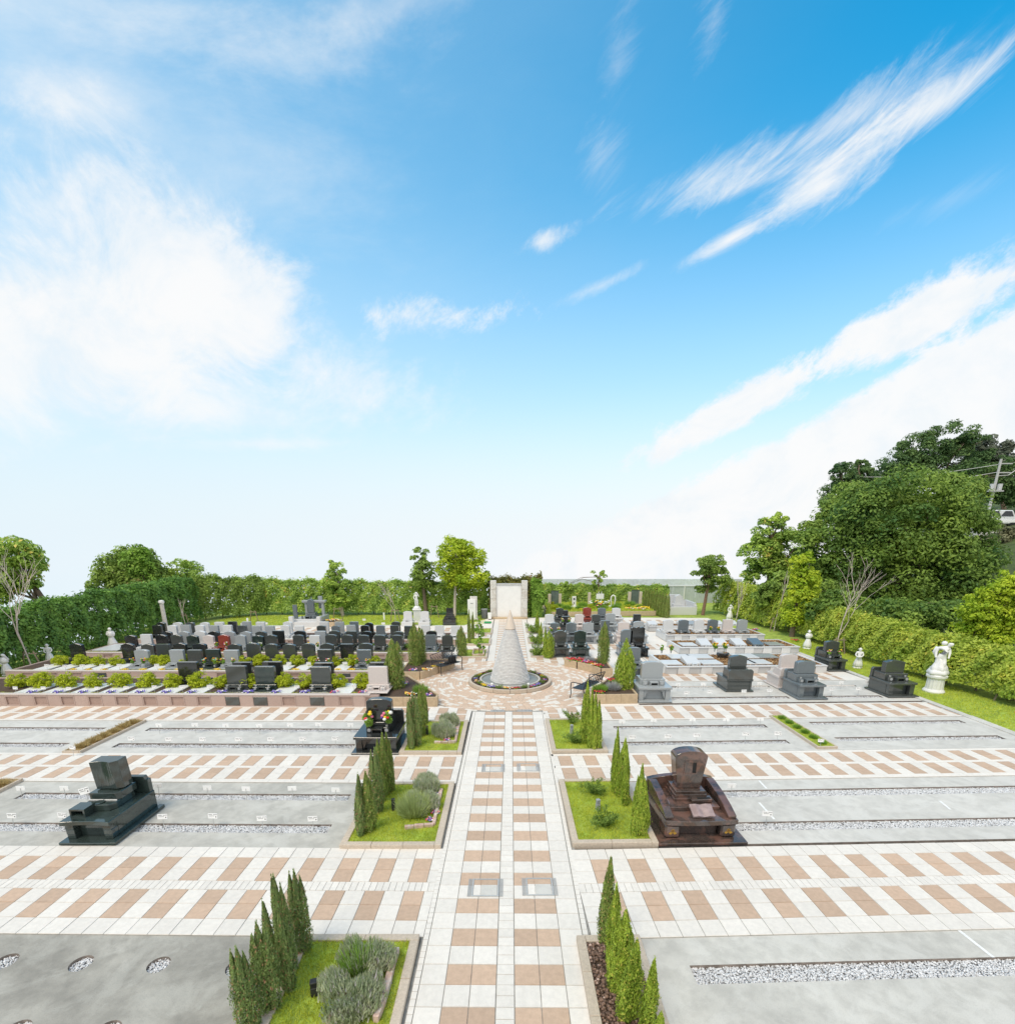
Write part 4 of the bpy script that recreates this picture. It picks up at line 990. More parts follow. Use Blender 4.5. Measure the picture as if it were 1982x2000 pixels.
planter('sandstone planter at the back right of the plaza', [(2.29, 20.25), (2.77, 19.76), (3.36, 19.13), (3.53, 18.63), (3.95, 18.63), (3.95, 20.4), (2.4, 20.45)], .30, [(2.62, 20.1, 'red', 1.3), (2.85, 19.95, 'red', 1.3), (3.05, 19.7, 'mix', 1.1), (3.25, 19.5, 'red', 1.2), (3.4, 19.2, 'orange', 1.), (3.1, 20.05, 'red', 1.3), (3.5, 19.05, 'red', 1.2)])
planter('sandstone planter right of the plaza front', [(2.61, 15.33), (4.09, 15.38), (4.09, 17.75), (3.75, 17.75), (2.61, 15.75)], .29, [(2.95, 15.6, 'red', 1.), (3.6, 17.0, 'red', 1.2)])
plant('green_shrub', 'yellow-green grassy shrub in the front right planter', 'shrub', TUFT, (2.98, 15.85, .25), (.95, .95, .8), stem=False)
plant('silver_shrub', 'silvery white shrub in the front right planter', 'shrub', blades_dome('foliage', .30, .34, 900, L_SILV, .006), (3.45, 16.0, .25), 1.0, stem=False)
plant('silver_shrub', 'pale silvery shrub in the back right planter', 'shrub', blades_dome('foliage', .26, .30, 700, L_SILV, .006), (3.25, 19.9, .26), 1.0, stem=False)
plant('green_shrub', 'low green shrub in the front left planter', 'shrub', TUFT, (-2.75, 15.55, .25), (.9, .9, 1.1), stem=False)

# ---- iron benches
def bench(label, loc, rz, w=1.15):
    o = thing('iron_bench', label, 'bench', loc, rz, 'iron benches on the plaza'); h = .34
    for i in range(7): MB().box(-w / 2 + .02, w / 2 - .02, -.22 + i * .062, -.22 + i * .062 + .042, h - .014, h).build('seat_slat', DARKM, o)
    for sx in (-1, 1):
        x = sx * w / 2
        MB().tube([(x, -.26, 0), (x, -.23, h * .55), (x, -.25, h), (x, -.24, h + .17), (x, -.17, h + .20), (x, .18, h + .19)], .016, 8).build('front_leg_and_arm', DARKM, o, smooth=True)
        MB().tube([(x, .30, 0), (x, .21, h), (x, .27, h + .22), (x, .33, .70)], .016, 8).build('rear_leg', DARKM, o, smooth=True)
    back = [(-w / 2 + w * k / 12, .33 + .0, .70 + .05 * math.sin(math.pi * k / 12)) for k in range(13)]
    MB().tube(back, .014, 8).build('top_rail', DARKM, o, smooth=True)
    MB().tube([(-w / 2, .235, h + .09), (w / 2, .235, h + .09)], .011, 6).build('lower_rail', DARKM, o)
    mb = MB()
    n = 9
    for i in range(n):                      # scrollwork of the back
        x = -w / 2 + (i + .5) * w / n; pts = []
        for k in range(13):
            a = math.pi * 2 * k / 12 * (1 if i % 2 else -1); z = h + .20 + .072 * math.sin(a); pts.append((x + .048 * math.cos(a), .255 + (z - h - .1) * .3, z))
        mb.tube(pts, .007, 5)
        mb.tube([(x - w / n / 2, .24, h + .09), (x, .27, h + .21), (x + w / n / 2, .32, h + .35)], .007, 5); mb.tube([(x + w / n / 2, .24, h + .09), (x, .27, h + .21), (x - w / n / 2, .32, h + .35)], .007, 5)
    mb.build('scrollwork', DARKM, o)
    for z in (.12,): MB().tube([(-w / 2, .26, z), (w / 2, .26, z)], .009, 5).build('stretcher', DARKM, o)
    return o
bench('black iron bench on the left with a bag on it', (-2.33, 19.33, 0), math.radians(51), 1.14)
bench('black iron bench on the right of the plaza', (2.62, 16.30, 0), math.radians(-126), 1.28)
bg_ = thing('shoulder_bag', 'black shoulder bag lying on the left bench', 'bag', (-2.16, 19.52, .345), .85)
MB().box(-.17, .17, -.10, .10, 0, .24, tx=.03, ty=.02).build('bag_body', M('black_cloth', (.012, .012, .013), .8, .2, 30), bg_, bevel=.03)
MB().tube([(-.15, -.02, .2), (-.08, -.06, .33), (.06, -.05, .34), (.15, -.02, .2)], .012, 6).build('strap', DARKM, bg_)
MB().box(-.42, -.19, -.10, .06, 0, .07, tx=.04, ty=.03).build('folded_jacket', MATS['black_cloth'], bg_, bevel=.02)

# ================================================================== GRAVES
CACHE = {}
def cached(key, fn):
    if key not in CACHE: CACHE[key] = fn()
    return CACHE[key]
def prof(shape, w, h):
    a = w / 2; N = 10
    if shape == 'flat': return [(-a, 0), (a, 0), (a, h - .02), (a - .02, h), (-a + .02, h), (-a, h - .02)]
    if shape == 'taper': return [(-a * .86, 0), (a * .86, 0), (a, h), (-a, h)]
    if shape == 'peak': return [(-a, 0), (a, 0), (a, h * .87), (a * .45, h * .955), (0, h), (-a * .45, h * .955), (-a, h * .87)]
    if shape == 'arch': return [(-a, 0), (a, 0)] + [(a * math.cos(math.pi * k / N), h * .86 + h * .14 * math.sin(math.pi * k / N)) for k in range(N + 1)]
    if shape == 'ogee': return [(-a, 0), (a, 0), (a, h * .84), (a * .93, h * .87), (a * .7, h * .90)] + [(a * .62 * math.cos(math.pi * k / N), h * .905 + h * .095 * math.sin(math.pi * k / N)) for k in range(N + 1)] + [(-a * .7, h * .90), (-a * .93, h * .87), (-a, h * .84)]
    if shape == 'round': return [(-a, 0), (a, 0), (a, h * .72)] + [(a * math.cos(math.pi * k / N), h * .72 + h * .28 * math.sin(math.pi * k / N)) for k in range(1, N)] + [(-a, h * .72)]
    if shape == 'double': return [(-a, 0), (a, 0), (a, h * .9), (a * .75, h * .97), (a * .35, h * .93), (0, h), (-a * .35, h * .93), (-a * .75, h * .97), (-a, h * .9)]
def mesh_stone(key, mat, shape, w, h, d): return cached(('st', key, shape, w, h, d), lambda: MB().ext(prof(shape, w, h), 0, d).mesh('headstone', mat, bevel=.008))
def mesh_box(key, mat, w, d, h, bev=.008, nm='block', ty=0.): return cached(('bx', key, round(w, 3), round(d, 3), round(h, 3), ty), lambda: MB().box(-w / 2, w / 2, 0, d, 0, h, ty=ty).mesh(nm, mat, bevel=bev))
def mesh_hollow(key, mat, w, d, h, t=.025):
    def f():
        mb = MB(); mb.box(-w / 2, w / 2, 0, d, h - t, h, 0); mb.box(-w / 2, w / 2, 0, d, 0, t, 0); mb.box(-w / 2, -w / 2 + t, .0, d, t, h - t, 0); mb.box(w / 2 - t, w / 2, .0, d, t, h - t, 0); mb.box(-w / 2 + t, w / 2 - t, d * .55, d, t, h - t, 1)
        return mb.mesh('incense_box', [mat, HOLE])
    return cached(('ho', key, w, d, h), f)
VASEM = lambda key, mat: cached(('va', key), lambda: MB().lathe([(.034, 0), (.04, .03), (.038, .085), (.044, .10)], 12).mesh('vase', mat))
VCUP = MB().lathe([(.026, .10), (.032, .135), (.036, .14)], 10).mesh('vase_cup', STEEL)
ROUND = MB().lathe([(.045, 0), (.045, .012), (.03, .014)], 14).mesh('round_emblem', M('emblem', (.42, .43, .44), .4, .1, 20))
def grave(label, loc, mat, shape='arch', w=.58, h=.50, d=.15, rz=0., altar=True, group=None, slab=True, ph=.12, bq=None):
    """small western-style grave: slab, plinth, incense box, two vases, headstone"""
    key = mat; m = G[mat]; o = thing('gravestone', label, 'gravestone', loc, rz, group)
    if slab: inst(mesh_box(key, m, w + .18, .92, .04), 'base_slab', o, (0, -.02, 0))
    z = .04 if slab else 0
    inst(mesh_box(key, m, w + .10, .34, ph), 'plinth', o, (0, .42, z))
    inst(mesh_stone(key, m, shape, w, h, d), 'headstone', o, (0, .50, z + ph))
    if altar:
        inst(mesh_hollow(key, m, .22, .16, .115), 'incense_box', o, (0, .18, z))
        inst(mesh_box(key, m, w + .02, .18, .085), 'altar_step', o, (0, .24, z)) if False else None
        for sx in (-1, 1):
            b = inst(mesh_box(key, m, .15, .17, .10), 'vase_stand', o, (sx * .20, .18, z)); v = inst(VCUP, 'vase', b, (0, .08, 0))
            inst(ROUND, 'round_emblem', b, (0, -.001, .05), rot=(math.pi / 2, 0, 0), sc=(.8, .8, .6))
    if bq is not None:
        for i, sx in enumerate((-1, 1)):
            c = o.matrix_basis @ Vector((sx * .20, .26, z + .13))
            tag(inst(BQ[bq], 'bouquet', None, tuple(c), RND.random() * 6), '%s bouquet, %s' % ('left' if sx < 0 else 'right', label.replace(' with bouquets', '')), 'bouquet', 'grave bouquets')
    return o
NAMES = dict(black='black', green='dark green', dark='charcoal', slate='slate blue', grey='pale grey', white='white', beige='pale beige', red='red-brown')
SHN = dict(arch='arched', flat='flat-topped', peak='peaked', ogee='shouldered', round='round-topped', taper='tapered', double='double-crested')

# ---- left field: terraced blocks with granite walls
XM = lambda px, Y, z=.36: at(px, 1200, Y=Y).x
def terrace_wall(label, Y, x0, xs, blacks, h=.36, x1=-4.3):
    """granite wall of blocks; each plot has a framed panel"""
    o = thing('granite_wall', label, 'wall', (0, Y, 0), math.atan(TL * .5))
    pw = .44
    xs = sorted(xs); prev = x0
    for i, x in enumerate(xs):
        a, b = x - pw / 2, x + pw / 2
        if a - prev > .02: MB().box(prev + .003, a - .003, 0, .14, 0, h).build('granite_block', PINK, o, bevel=.005)
        MB().box(a, b, .038, .14, 0, h).build('granite_block', PINKD, o)
        MB().box(a + .003, b - .003, 0, .037, h - .055, h + .0).build('panel_frame', PINK, o); MB().box(a + .003, b - .003, 0, .037, 0, .045).build('panel_frame', PINK, o)
        for u, v in ((a + .003, a + .03), (b - .03, b - .003)): MB().box(u, v, .001, .037, .046, h - .056).build('panel_frame', PINK, o)
        if i in blacks: MB().box(a + .008, b - .008, -.010, .034, .034, h - .05).build('name_panel', G['dark'], o, bevel=.004)
        prev = b
    if x1 - prev > .05: MB().box(prev + .003, x1, 0, .14, 0, h).build('granite_block', PINK, o, bevel=.005)
    MB().box(x0, x1, -.012, .15, h + .001, h + .03).build('coping', M('coping_pale', (.60, .53, .49), .7, .08, 30), o, bevel=.004)
    return o
PX1 = [31.3, 86.7, 143.6, 199.7, 256.4, 313.3, 368.1, 426.9, 484.3, 542.3, 601, 659.8, 713]
P1 = [XM(p, 15.0) for p in PX1]; P1 = [P1[0] - .885 * k for k in (3, 2, 1)] + P1
terrace_wall('pink granite retaining wall with framed panels before the front graves', 14.98, -18.2, P1, {10, 11, 13}, .36, -4.22)
def block(x0, x1, y0, y1, label):
    o = thing('grave_terrace', label, 'terrace', ((x0 + x1) / 2, y0, 0)); a, b = x0 - (x0 + x1) / 2, x1 - (x0 + x1) / 2; d = y1 - y0
    MB().box(a, b, 0, d, -.02, .34).build('earth_bed', SOIL, o)
    for (u0, u1, v0, v1) in ((a, b, d, d + .1), (a - .1, a, 0, d + .1), (b, b + .1, 0, d + .1)): MB().box(u0, u1, v0, v1, -.02, .365).build('side_wall', PINK, o, bevel=.004)
    grass(o, [(a, 0), (b, 0), (b, .22), (a, .22)], .34, 1300, .05, L_GRASS, .008)
block(-18.1, -4.34, 15.14, 17.05, 'raised earth terrace of the front row of left graves')
block(-18.1, -4.34, 18.05, 20.1, 'raised earth terrace of the second row of left graves')
block(-17.9, -2.9, 21.25, 23.1, 'raised earth terrace of the third row of left graves')
block(-17.6, -2.6, 24.25, 25.9, 'raised earth terrace of the fourth row of left graves')
P2 = [-5.0 - .885 * k for k in range(15)]
terrace_wall('pink granite retaining wall behind the front row of golden shrubs', 17.88, -18.2, P2, {3, 9, 13}, .36, -4.22)
terrace_wall('grey-pink granite wall below the third row of graves', 21.08, -18.0, [-3.6 - .885 * k for k in range(16)], {5}, .34, -2.8)
terrace_wall('grey-pink granite wall below the fourth row of graves', 24.08, -17.7, [-3.2 - .885 * k for k in range(16)], set(), .34, -2.5)
TZ = .345
def z1x(x): return x / 3.83
def z2x(x): return 400 + x / 3.83
def grave_row(where, Y, items, altar=True, rz=0., w=.58, h=.50, d=.15, grp=None):
    items = sorted(items, key=lambda t: t[0])
    for i, it in enumerate(items):
        px, mat, shape = it[:3]; bq = it[3] if len(it) > 3 else None
        x = XM(px, Y); yy = Y - .55 + TL * .5 * x * (1 if rz == 0 else 1)
        if rz: yy = Y + .55 + TL * .5 * x
        grave('%s %s headstone%s, %s from the left %s' % (NAMES[mat], SHN[shape], ' with bouquets' if bq is not None else '', ORD[i], where), (x, yy, TZ), mat, shape, w * RND.uniform(.96, 1.04), h * RND.uniform(.95, 1.06), d, rz, altar, grp or ('gravestones ' + where), bq=bq)
grave_row('in the front left row', 15.80, [(z2x(165), 'dark', 'flat'), (z2x(385), 'green', 'flat'), (z2x(820), 'dark', 'flat'), (z2x(1262), 'beige', 'flat')], w=.62, h=.55)
grave_row('facing away behind the front left row', 16.42, [(z1x(1335), 'black', 'flat'), (z2x(225), 'black', 'flat'), (z2x(455), 'black', 'flat'), (z2x(852), 'black', 'flat'), (z2x(1280), 'black', 'flat')], rz=math.pi, altar=False, w=.62, h=.56)
grave_row('in the second left row', 18.80, [(z1x(990), 'grey', 'arch', 0), (z1x(1260), 'grey', 'flat'), (z1x(1397), 'dark', 'flat'), (z1x(1538), 'green', 'flat', 3), (z1x(1680), 'grey', 'flat', 4), (z2x(865), 'dark', 'flat', 1), (z2x(1165), 'slate', 'flat', 0)], w=.52, h=.46)
grave_row('facing away behind the second left row', 19.55, [(z1x(505), 'black', 'peak'), (z1x(900), 'black', 'peak'), (z1x(1055), 'dark', 'peak'), (z1x(1168), 'dark', 'flat'), (z1x(1300), 'black', 'peak'), (z1x(1450), 'black', 'arch'), (z1x(1717), 'dark', 'peak'), (z1x(1857), 'dark', 'arch'), (z2x(465), 'dark', 'arch'), (z2x(603), 'dark', 'arch'), (z2x(747), 'dark', 'arch'), (z2x(890), 'dark', 'peak'), (z2x(1040), 'black', 'flat'), (z2x(1185), 'dark', 'arch')], rz=math.pi, altar=False, w=.50, h=.56)
grave_row('in the third left row', 21.90, [(z1x(928), 'black', 'peak'), (z1x(1048), 'white', 'flat'), (z1x(1163), 'black', 'peak'), (z1x(1278), 'dark', 'peak'), (z1x(1400), 'green', 'peak'), (z1x(1522), 'beige', 'peak'), (z1x(1640), 'red', 'peak', 1), (z1x(1765), 'grey', 'peak'),
          (z2x(367), 'green', 'peak', 5), (z2x(470), 'dark', 'peak'), (z2x(675), 'dark', 'arch'), (z2x(800), 'white', 'flat', 0), (z2x(925), 'dark', 'arch'), (z2x(1046), 'dark', 'arch'), (z2x(1172), 'dark', 'arch'), (z2x(1295), 'dark', 'arch'), (z2x(1425), 'dark', 'arch'), (z2x(1680), 'slate', 'flat'), (z2x(1808), 'dark', 'ogee')], w=.47, h=.47)
grave_row('facing away behind the third left row', 22.5, [(z1x(1215), 'black', 'peak'), (z1x(1345), 'grey', 'peak'), (z1x(1470), 'white', 'peak'), (z1x(1575), 'black', 'peak'), (z1x(1690), 'grey', 'peak'), (z1x(1815), 'grey', 'peak'), (z2x(400), 'dark', 'peak'), (z2x(530), 'black', 'flat'), (z2x(695), 'black', 'arch'), (z2x(850), 'grey', 'flat'), (z2x(955), 'dark', 'arch'), (z2x(1085), 'dark', 'flat'), (z2x(1200), 'black', 'arch'), (z2x(1440), 'dark', 'arch'), (z2x(1690), 'black', 'arch')], rz=math.pi, altar=False, w=.46, h=.55)
grave_row('in the fourth left row', 24.70, [(z1x(1145), 'black', 'arch'), (z1x(1260), 'white', 'arch'), (z1x(1362), 'grey', 'flat'), (z1x(1470), 'white', 'arch'), (z1x(1577), 'grey', 'flat'), (z1x(1680), 'white', 'flat'), (z1x(1790), 'dark', 'flat'), (z2x(368), 'grey', 'flat'), (z2x(468), 'grey', 'flat'), (z2x(585), 'white', 'arch'), (z2x(690), 'white', 'flat'), (z2x(858), 'dark', 'arch'), (z2x(968), 'slate', 'arch'), (z2x(1082), 'grey', 'flat'), (z2x(1188), 'black', 'arch'), (z2x(1305), 'slate', 'arch'), (z2x(1412), 'dark', 'flat'), (z2x(1520), 'dark', 'flat'), (z2x(1645), 'white', 'flat'), (z2x(1750), 'white', 'flat'), (z2x(1870), 'white', 'flat')], w=.43, h=.42)
grave_row('facing away behind the fourth left row', 25.3, [(z1x(1185), 'black', 'peak'), (z1x(1310), 'white', 'arch'), (z1x(1405), 'dark', 'arch'), (z1x(1515), 'white', 'arch'), (z1x(1625), 'white', 'flat'), (z1x(1725), 'black', 'flat'), (z1x(1820), 'white', 'arch'), (z2x(300), 'grey', 'flat'), (z2x(405), 'white', 'flat'), (z2x(610), 'white', 'arch'), (z2x(885), 'white', 'flat'), (z2x(1000), 'grey', 'flat'), (z2x(1110), 'slate', 'flat'), (z2x(1222), 'black', 'round'), (z2x(1425), 'dark', 'arch')], rz=math.pi, altar=False, w=.43, h=.50)
# white slabs of empty plots, golden shrubs and pansies between them
slab_m = mesh_box('pale', M('slab_white', (.78, .78, .775), .4, .05, 30), .60, 1.15, .035, .006, 'slab')
for i, px in enumerate(PX1):
    if i in (7, 8, 10, 12): continue
    x = XM(px, 15.0) * 15.75 / 15.0 + .05
    tag(inst(slab_m, 'grave_slab', None, (x, 15.20, TZ)), 'flat white slab of an empty plot, %s from the left in the front row' % ORD[i], 'grave slab', 'white slabs in the front row')
for i, px in enumerate([70, 107, 143, 178, 213, 292, 400 + 560 / 3.83, 400 + 700 / 3.83, 400 + 1000 / 3.83, 400 + 1310 / 3.83]):
    tag(inst(slab_m, 'grave_slab', None, (XM(px, 18.6), 18.1, TZ), 0, (.85, .9, 1)), 'flat white slab, %s from the left in the second left row' % ORD[i], 'grave slab', 'white slabs in the second row')
sh1 = [z1x(k) for k in (20, 205, 405, 605, 815, 1020, 1210, 1425, 1600, 1810)] + [z2x(k) for k in (540, 705, 955, 1145)]
for i, px in enumerate(sh1):
    plant('golden_shrub', 'golden yellow-green shrub, %s from the left in the front left row' % ORD[i], 'shrub', GOLD[i % 4], (XM(px, 16.1), 16.0, TZ), RND.uniform(1.0, 1.2), 'golden shrubs in the front row')
sh2 = [z1x(k) for k in (385, 545, 680, 815, 1090, 1185, 1335, 1600, 1780, 1890)] + [z2x(k) for k in (385, 525, 660, 790, 955, 1080, 1240)]
for i, px in enumerate(sh2):
    plant('golden_shrub', 'golden yellow-green shrub, %s from the left in the second left row' % ORD[i], 'shrub', GOLD[i % 4], (XM(px, 19.1), 19.0, TZ), RND.uniform(.85, 1.05), 'golden shrubs in the second row')
for i, px in enumerate([z1x(k) for k in (80, 285, 480, 700, 925, 1130, 1330, 1560, 1770)] + [z2x(k) for k in (235, 455, 680, 910, 1130)]):
    flowers('purple and white pansies, %s from the left along the front wall' % ORD[i], 'mix' if i > 11 else 'blue', (XM(px, 15.25), 15.27, TZ), .9, 'pansies along the front wall')
for i, px in enumerate([z1x(k) for k in (460, 580, 700, 860, 1000, 1140, 1270, 1430, 1570)] + [z2x(k) for k in (500, 640, 960, 1070)]):
    flowers('yellow pansies, %s from the left along the second wall' % ORD[i], 'yel', (XM(px, 18.2), 18.15, TZ), .8, 'pansies along the second wall')
for i, (px, Y) in enumerate([(z1x(245), 17.6), (XM and z2x(940), 16.2), (z2x(620), 19.0), (z2x(1030), 19.0), (z2x(1500), 22.2), (z2x(1240), 22.3)]):
    plant('green_shrub', 'low leafy green plant between left graves, %s of six' % ORD[i], 'shrub', TUFT, (XM(px, Y), Y, TZ * (Y > 18)), .6, 'low plants between left graves', stem=False)
# pair of larger white stones, and a black one on a stand, at the back of the left field
for i, (px, lab) in enumerate(((z2x(1525), 'white arched headstone left of the statue pedestal'), (z2x(1650), 'white arched headstone right of the statue pedestal'))):
    o = thing('gravestone', lab, 'gravestone', (at(px, 1220, .0).x, 30.2, -.02), 0, 'white pair by the statue')
    inst(mesh_box('white', G['white'], .66, .8, .26), 'base_slab', o); inst(mesh_box('white', G['white'], .56, .4, .14), 'plinth', o, (0, .3, .26)); inst(mesh_stone('white', G['white'], 'arch', .50, .44, .16), 'headstone', o, (0, .4, .40))
    inst(mesh_hollow('white', G['white'], .2, .14, .1), 'incense_box', o, (0, .06, .26))
o = thing('gravestone', 'tall black headstone on a stepped base left of the white wall', 'gravestone', (-3.5, 30.7, -.03))
for nm, w, d, h, y, z in (('base_slab', .78, .8, .34, 0, 0), ('plinth', .66, .5, .14, .2, .34), ('upper_plinth', .5, .34, .1, .32, .48)): inst(mesh_box('black', G['black'], w, d, h), nm, o, (0, y, z))
inst(mesh_stone('black', G['black'], 'flat', .42, .40, .16), 'headstone', o, (0, .4, .58)); inst(mesh_hollow('black', G['black'], .2, .14, .1), 'incense_box', o, (0, .04, .34))
# family tomb in grey and white stone
def family_tomb():
    o = thing('family_tomb', 'grey upright monument with white stone gate on a stepped tomb', 'tomb', (-11.75, 29.95, -.02))
    W_, S_ = G['grey'], G['slate']
    MB().box(-.95, .75, 0, .32, 0, .30).build('step', G['white'], o, bevel=.01); MB().box(-.95, .75, .32, 1.5, 0, .42).build('platform', G['white'], o, bevel=.01)
    MB().box(-1.05, -.80, -.05, .2, 0, .62).build('gate_post', G['white'], o, bevel=.02); MB().box(.60, .85, .05, 1.4, 0, .60).build('side_wall', W_, o, bevel=.02); MB().box(.58, .80, -.05, .15, 0, .62).build('gate_post', G['white'], o, bevel=.02)
    MB().box(-.95, -.72, .45, .6, .42, 1.25).build('tablet', S_, o, bevel=.01)
    MB().box(-.35, .35, .6, 1.15, .42, .60).build('plinth', S_, o, bevel=.01); MB().box(-.26, .26, .7, 1.05, .60, .75).build('upper_plinth', S_, o, bevel=.01)
    MB().ext(prof('round', .36, .82), .75, 1.0).build('main_stone', S_, o, bevel=.03, loc=(0, 0, .75))
    for x in (-.42, .58): MB().box(x - .07, x + .07, 1.15, 1.35, .42, 1.30).build('gate_pillar', W_, o, bevel=.01)
    MB().box(-.62, .78, 1.08, 1.42, 1.30, 1.44).build('gate_lintel', W_, o, bevel=.02)
    MB().ext(prof('flat', .24, .75), 1.5, 1.62).build('rear_tablet', W_, o, loc=(.35, 0, .9))
    inst(mesh_hollow('slate', S_, .28, .2, .16), 'incense_box', o, (-.1, .38, .42))
    for x in (-.42, .22): inst(VASEM('slate', S_), 'vase', o, (x, .45, .42), sc=(1.6, 1.6, 1.6))
    p = planter('low sandstone planter right of the grey tomb', [(-10.9, 29.95), (-10.15, 29.95), (-10.0, 31.0), (-10.8, 31.0)], .28, [(-10.6, 30.4, 'orange', 1.2), (-10.35, 30.6, 'orange', 1.3)])
family_tomb()

# ---- larger monuments
def bow(w, d0, d1, b=.03, n=8):
    """plan of a slab whose front edge bows forward"""
    return [(-w / 2 + w * k / n, d0 - b * math.sin(math.pi * k / n)) for k in range(n + 1)] + [(w / 2, d1), (-w / 2, d1)]
def monument(label, loc, mat, W=1.0, D=1.2, hc=.42, stone=('arch', .62, .50, .16), backwall=0., rz=0., plinth=(.72, .14), stonez=None, bands=True, curvedbase=False, name='monument', bq=None, plate=True, pod=None, group=None):
    m = mat if not isinstance(mat, str) else G[mat]; o = thing(name, label, 'gravestone', loc, rz, group)
    z0 = 0
    if plate: MB().box(-W / 2, W / 2, 0, D, 0, .045).build('base_plate', m, o, bevel=.006); z0 = .045
    pw = pod or W - .12; y0 = .13
    for sx in (-1, 1):
        x = sx * (pw / 2 - .08)
        p = MB().box(x - .075, x + .075, y0 + .02, y0 + .16, z0, hc - .07).build('front_pillar', m, o, bevel=.006)
        MB().box(sx * pw / 2 - .03 - .03 * sx, sx * pw / 2 + .03 - .03 * sx, y0 + .165, D - .06, z0, hc - .07).build('side_wall', m, o)
        if curvedbase: MB().ext([(sx * (pw / 2 - .155), hc - .075), (sx * (pw / 2 - .36), hc - .075), (sx * (pw / 2 - .26), hc - .16), (sx * (pw / 2 - .18), z0 + .02)], y0 + .05, y0 + .14).build('bracket', m, o)
    MB().box(-pw / 2 + .16, pw / 2 - .16, y0 + .17, y0 + .21, z0, hc - .075).build('front_panel', m, o, bevel=.004)
    MB().box(-pw / 2 + .06, pw / 2 - .06, D - .14, D - .08, z0, hc - .075).build('rear_panel', m, o)
    MB().ext(bow(pw + .07, y0 - .02, D - .05), hc - .07, hc, axis='z').build('counter_slab', m, o, bevel=.008)
    sh, sw, shh, sd = stone; py = D * .42
    MB().box(-plinth[0] / 2, plinth[0] / 2, py, D - .12, hc, hc + plinth[1]).build('plinth', m, o, bevel=.008)
    MB().ext(prof(sh, sw, shh), 0, sd).build('headstone', m, o, bevel=.01, loc=(0, py + .12, hc + plinth[1]))
    inst(mesh_hollow(str(m.name), m, .26, .2, .13), 'incense_box', o, (0, py - .24, hc))
    for sx in (-1, 1):
        b = MB().box(-.07, .07, 0, .16, 0, .13).build('vase_stand', m, o, bevel=.006, loc=(sx * plinth[0] * .33, py - .13, hc)); inst(VCUP, 'vase', b, (0, .08, .03))
        inst(ROUND, 'round_emblem', b, (0, -.001, .065), rot=(math.pi / 2, 0, 0))
    if backwall: MB().ext([(-pw / 2, 0), (pw / 2, 0), (pw / 2, backwall - .06), (pw / 2 - .05, backwall), (-pw / 2 + .05, backwall), (-pw / 2, backwall - .06)], D - .13, D - .03).build('back_wall', m, o, bevel=.006, loc=(0, 0, hc))
    if bq is not None:
        for sx in (-1, 1):
            c = o.matrix_basis @ Vector((sx * plinth[0] * .33, py - .05, hc + .16))
            tag(inst(BQ[bq], 'bouquet', None, tuple(c), RND.random() * 6), '%s bouquet, %s' % ('left' if sx < 0 else 'right', label.replace(' with bouquets', '')), 'bouquet', 'grave bouquets')
    return o
mon_l = 'black arched grave with bouquets beside the left path'
monument(mon_l, (-3.17, 11.34, 0), 'black', 1.14, 1.30, .41, ('arch', .62, .56, .22), .34, plinth=(.64, .22), curvedbase=True, pod=.98)
for sx in (-1, 1):
    for k in range(1): tag(inst(BQ[1 if sx > 0 else 0], 'bouquet', None, (-3.17 + sx * .23, 11.34 + .46, .56), sx, (1.7, 1.7, 1.9)), 'tall %s bouquet on the black arched grave beside the path' % ('right' if sx > 0 else 'left'), 'bouquet', 'grave bouquets')
monument('pale grey arched grave right of the front right planter', (4.66, 15.40, 0), 'grey', 1.06, 1.15, .47, ('arch', .68, .54, .2), 0, plinth=(.80, .17), curvedbase=True, pod=1.0)
monument('charcoal peaked grave seen from behind in the right concrete plot', (7.83, 17.72, 0), 'dark', .95, 1.12, .42, ('peak', .57, .46, .2), .34, rz=math.pi, plinth=(.70, .30), pod=.82)
monument('slate blue grave in the right concrete plot facing the camera', (9.82, 15.72, 0), 'slate', .98, 1.20, .46, ('arch', .60, .42, .2), .30, rz=.03, plinth=(.72, .24), pod=.80)
monument('pale pink grave back to back with the slate blue one', (9.72, 18.0, 0), 'beige', .9, 1.0, .42, ('arch', .56, .48, .18), .30, rz=math.pi + .03, plinth=(.66, .24), pod=.8)
monument('charcoal grave at the right end of the concrete plot', (12.90, 15.95, 0), 'dark', 1.02, 1.15, .46, ('ogee', .64, .42, .2), .32, rz=.03, plinth=(.78, .22), pod=.86)
monument('charcoal grave with bouquets set back near the right lawn', (12.92, 19.40, 0), 'dark', .80, 1.15, .43, ('peak', .54, .42, .18), .34, rz=.03, plinth=(.62, .24), pod=.68, bq=0)
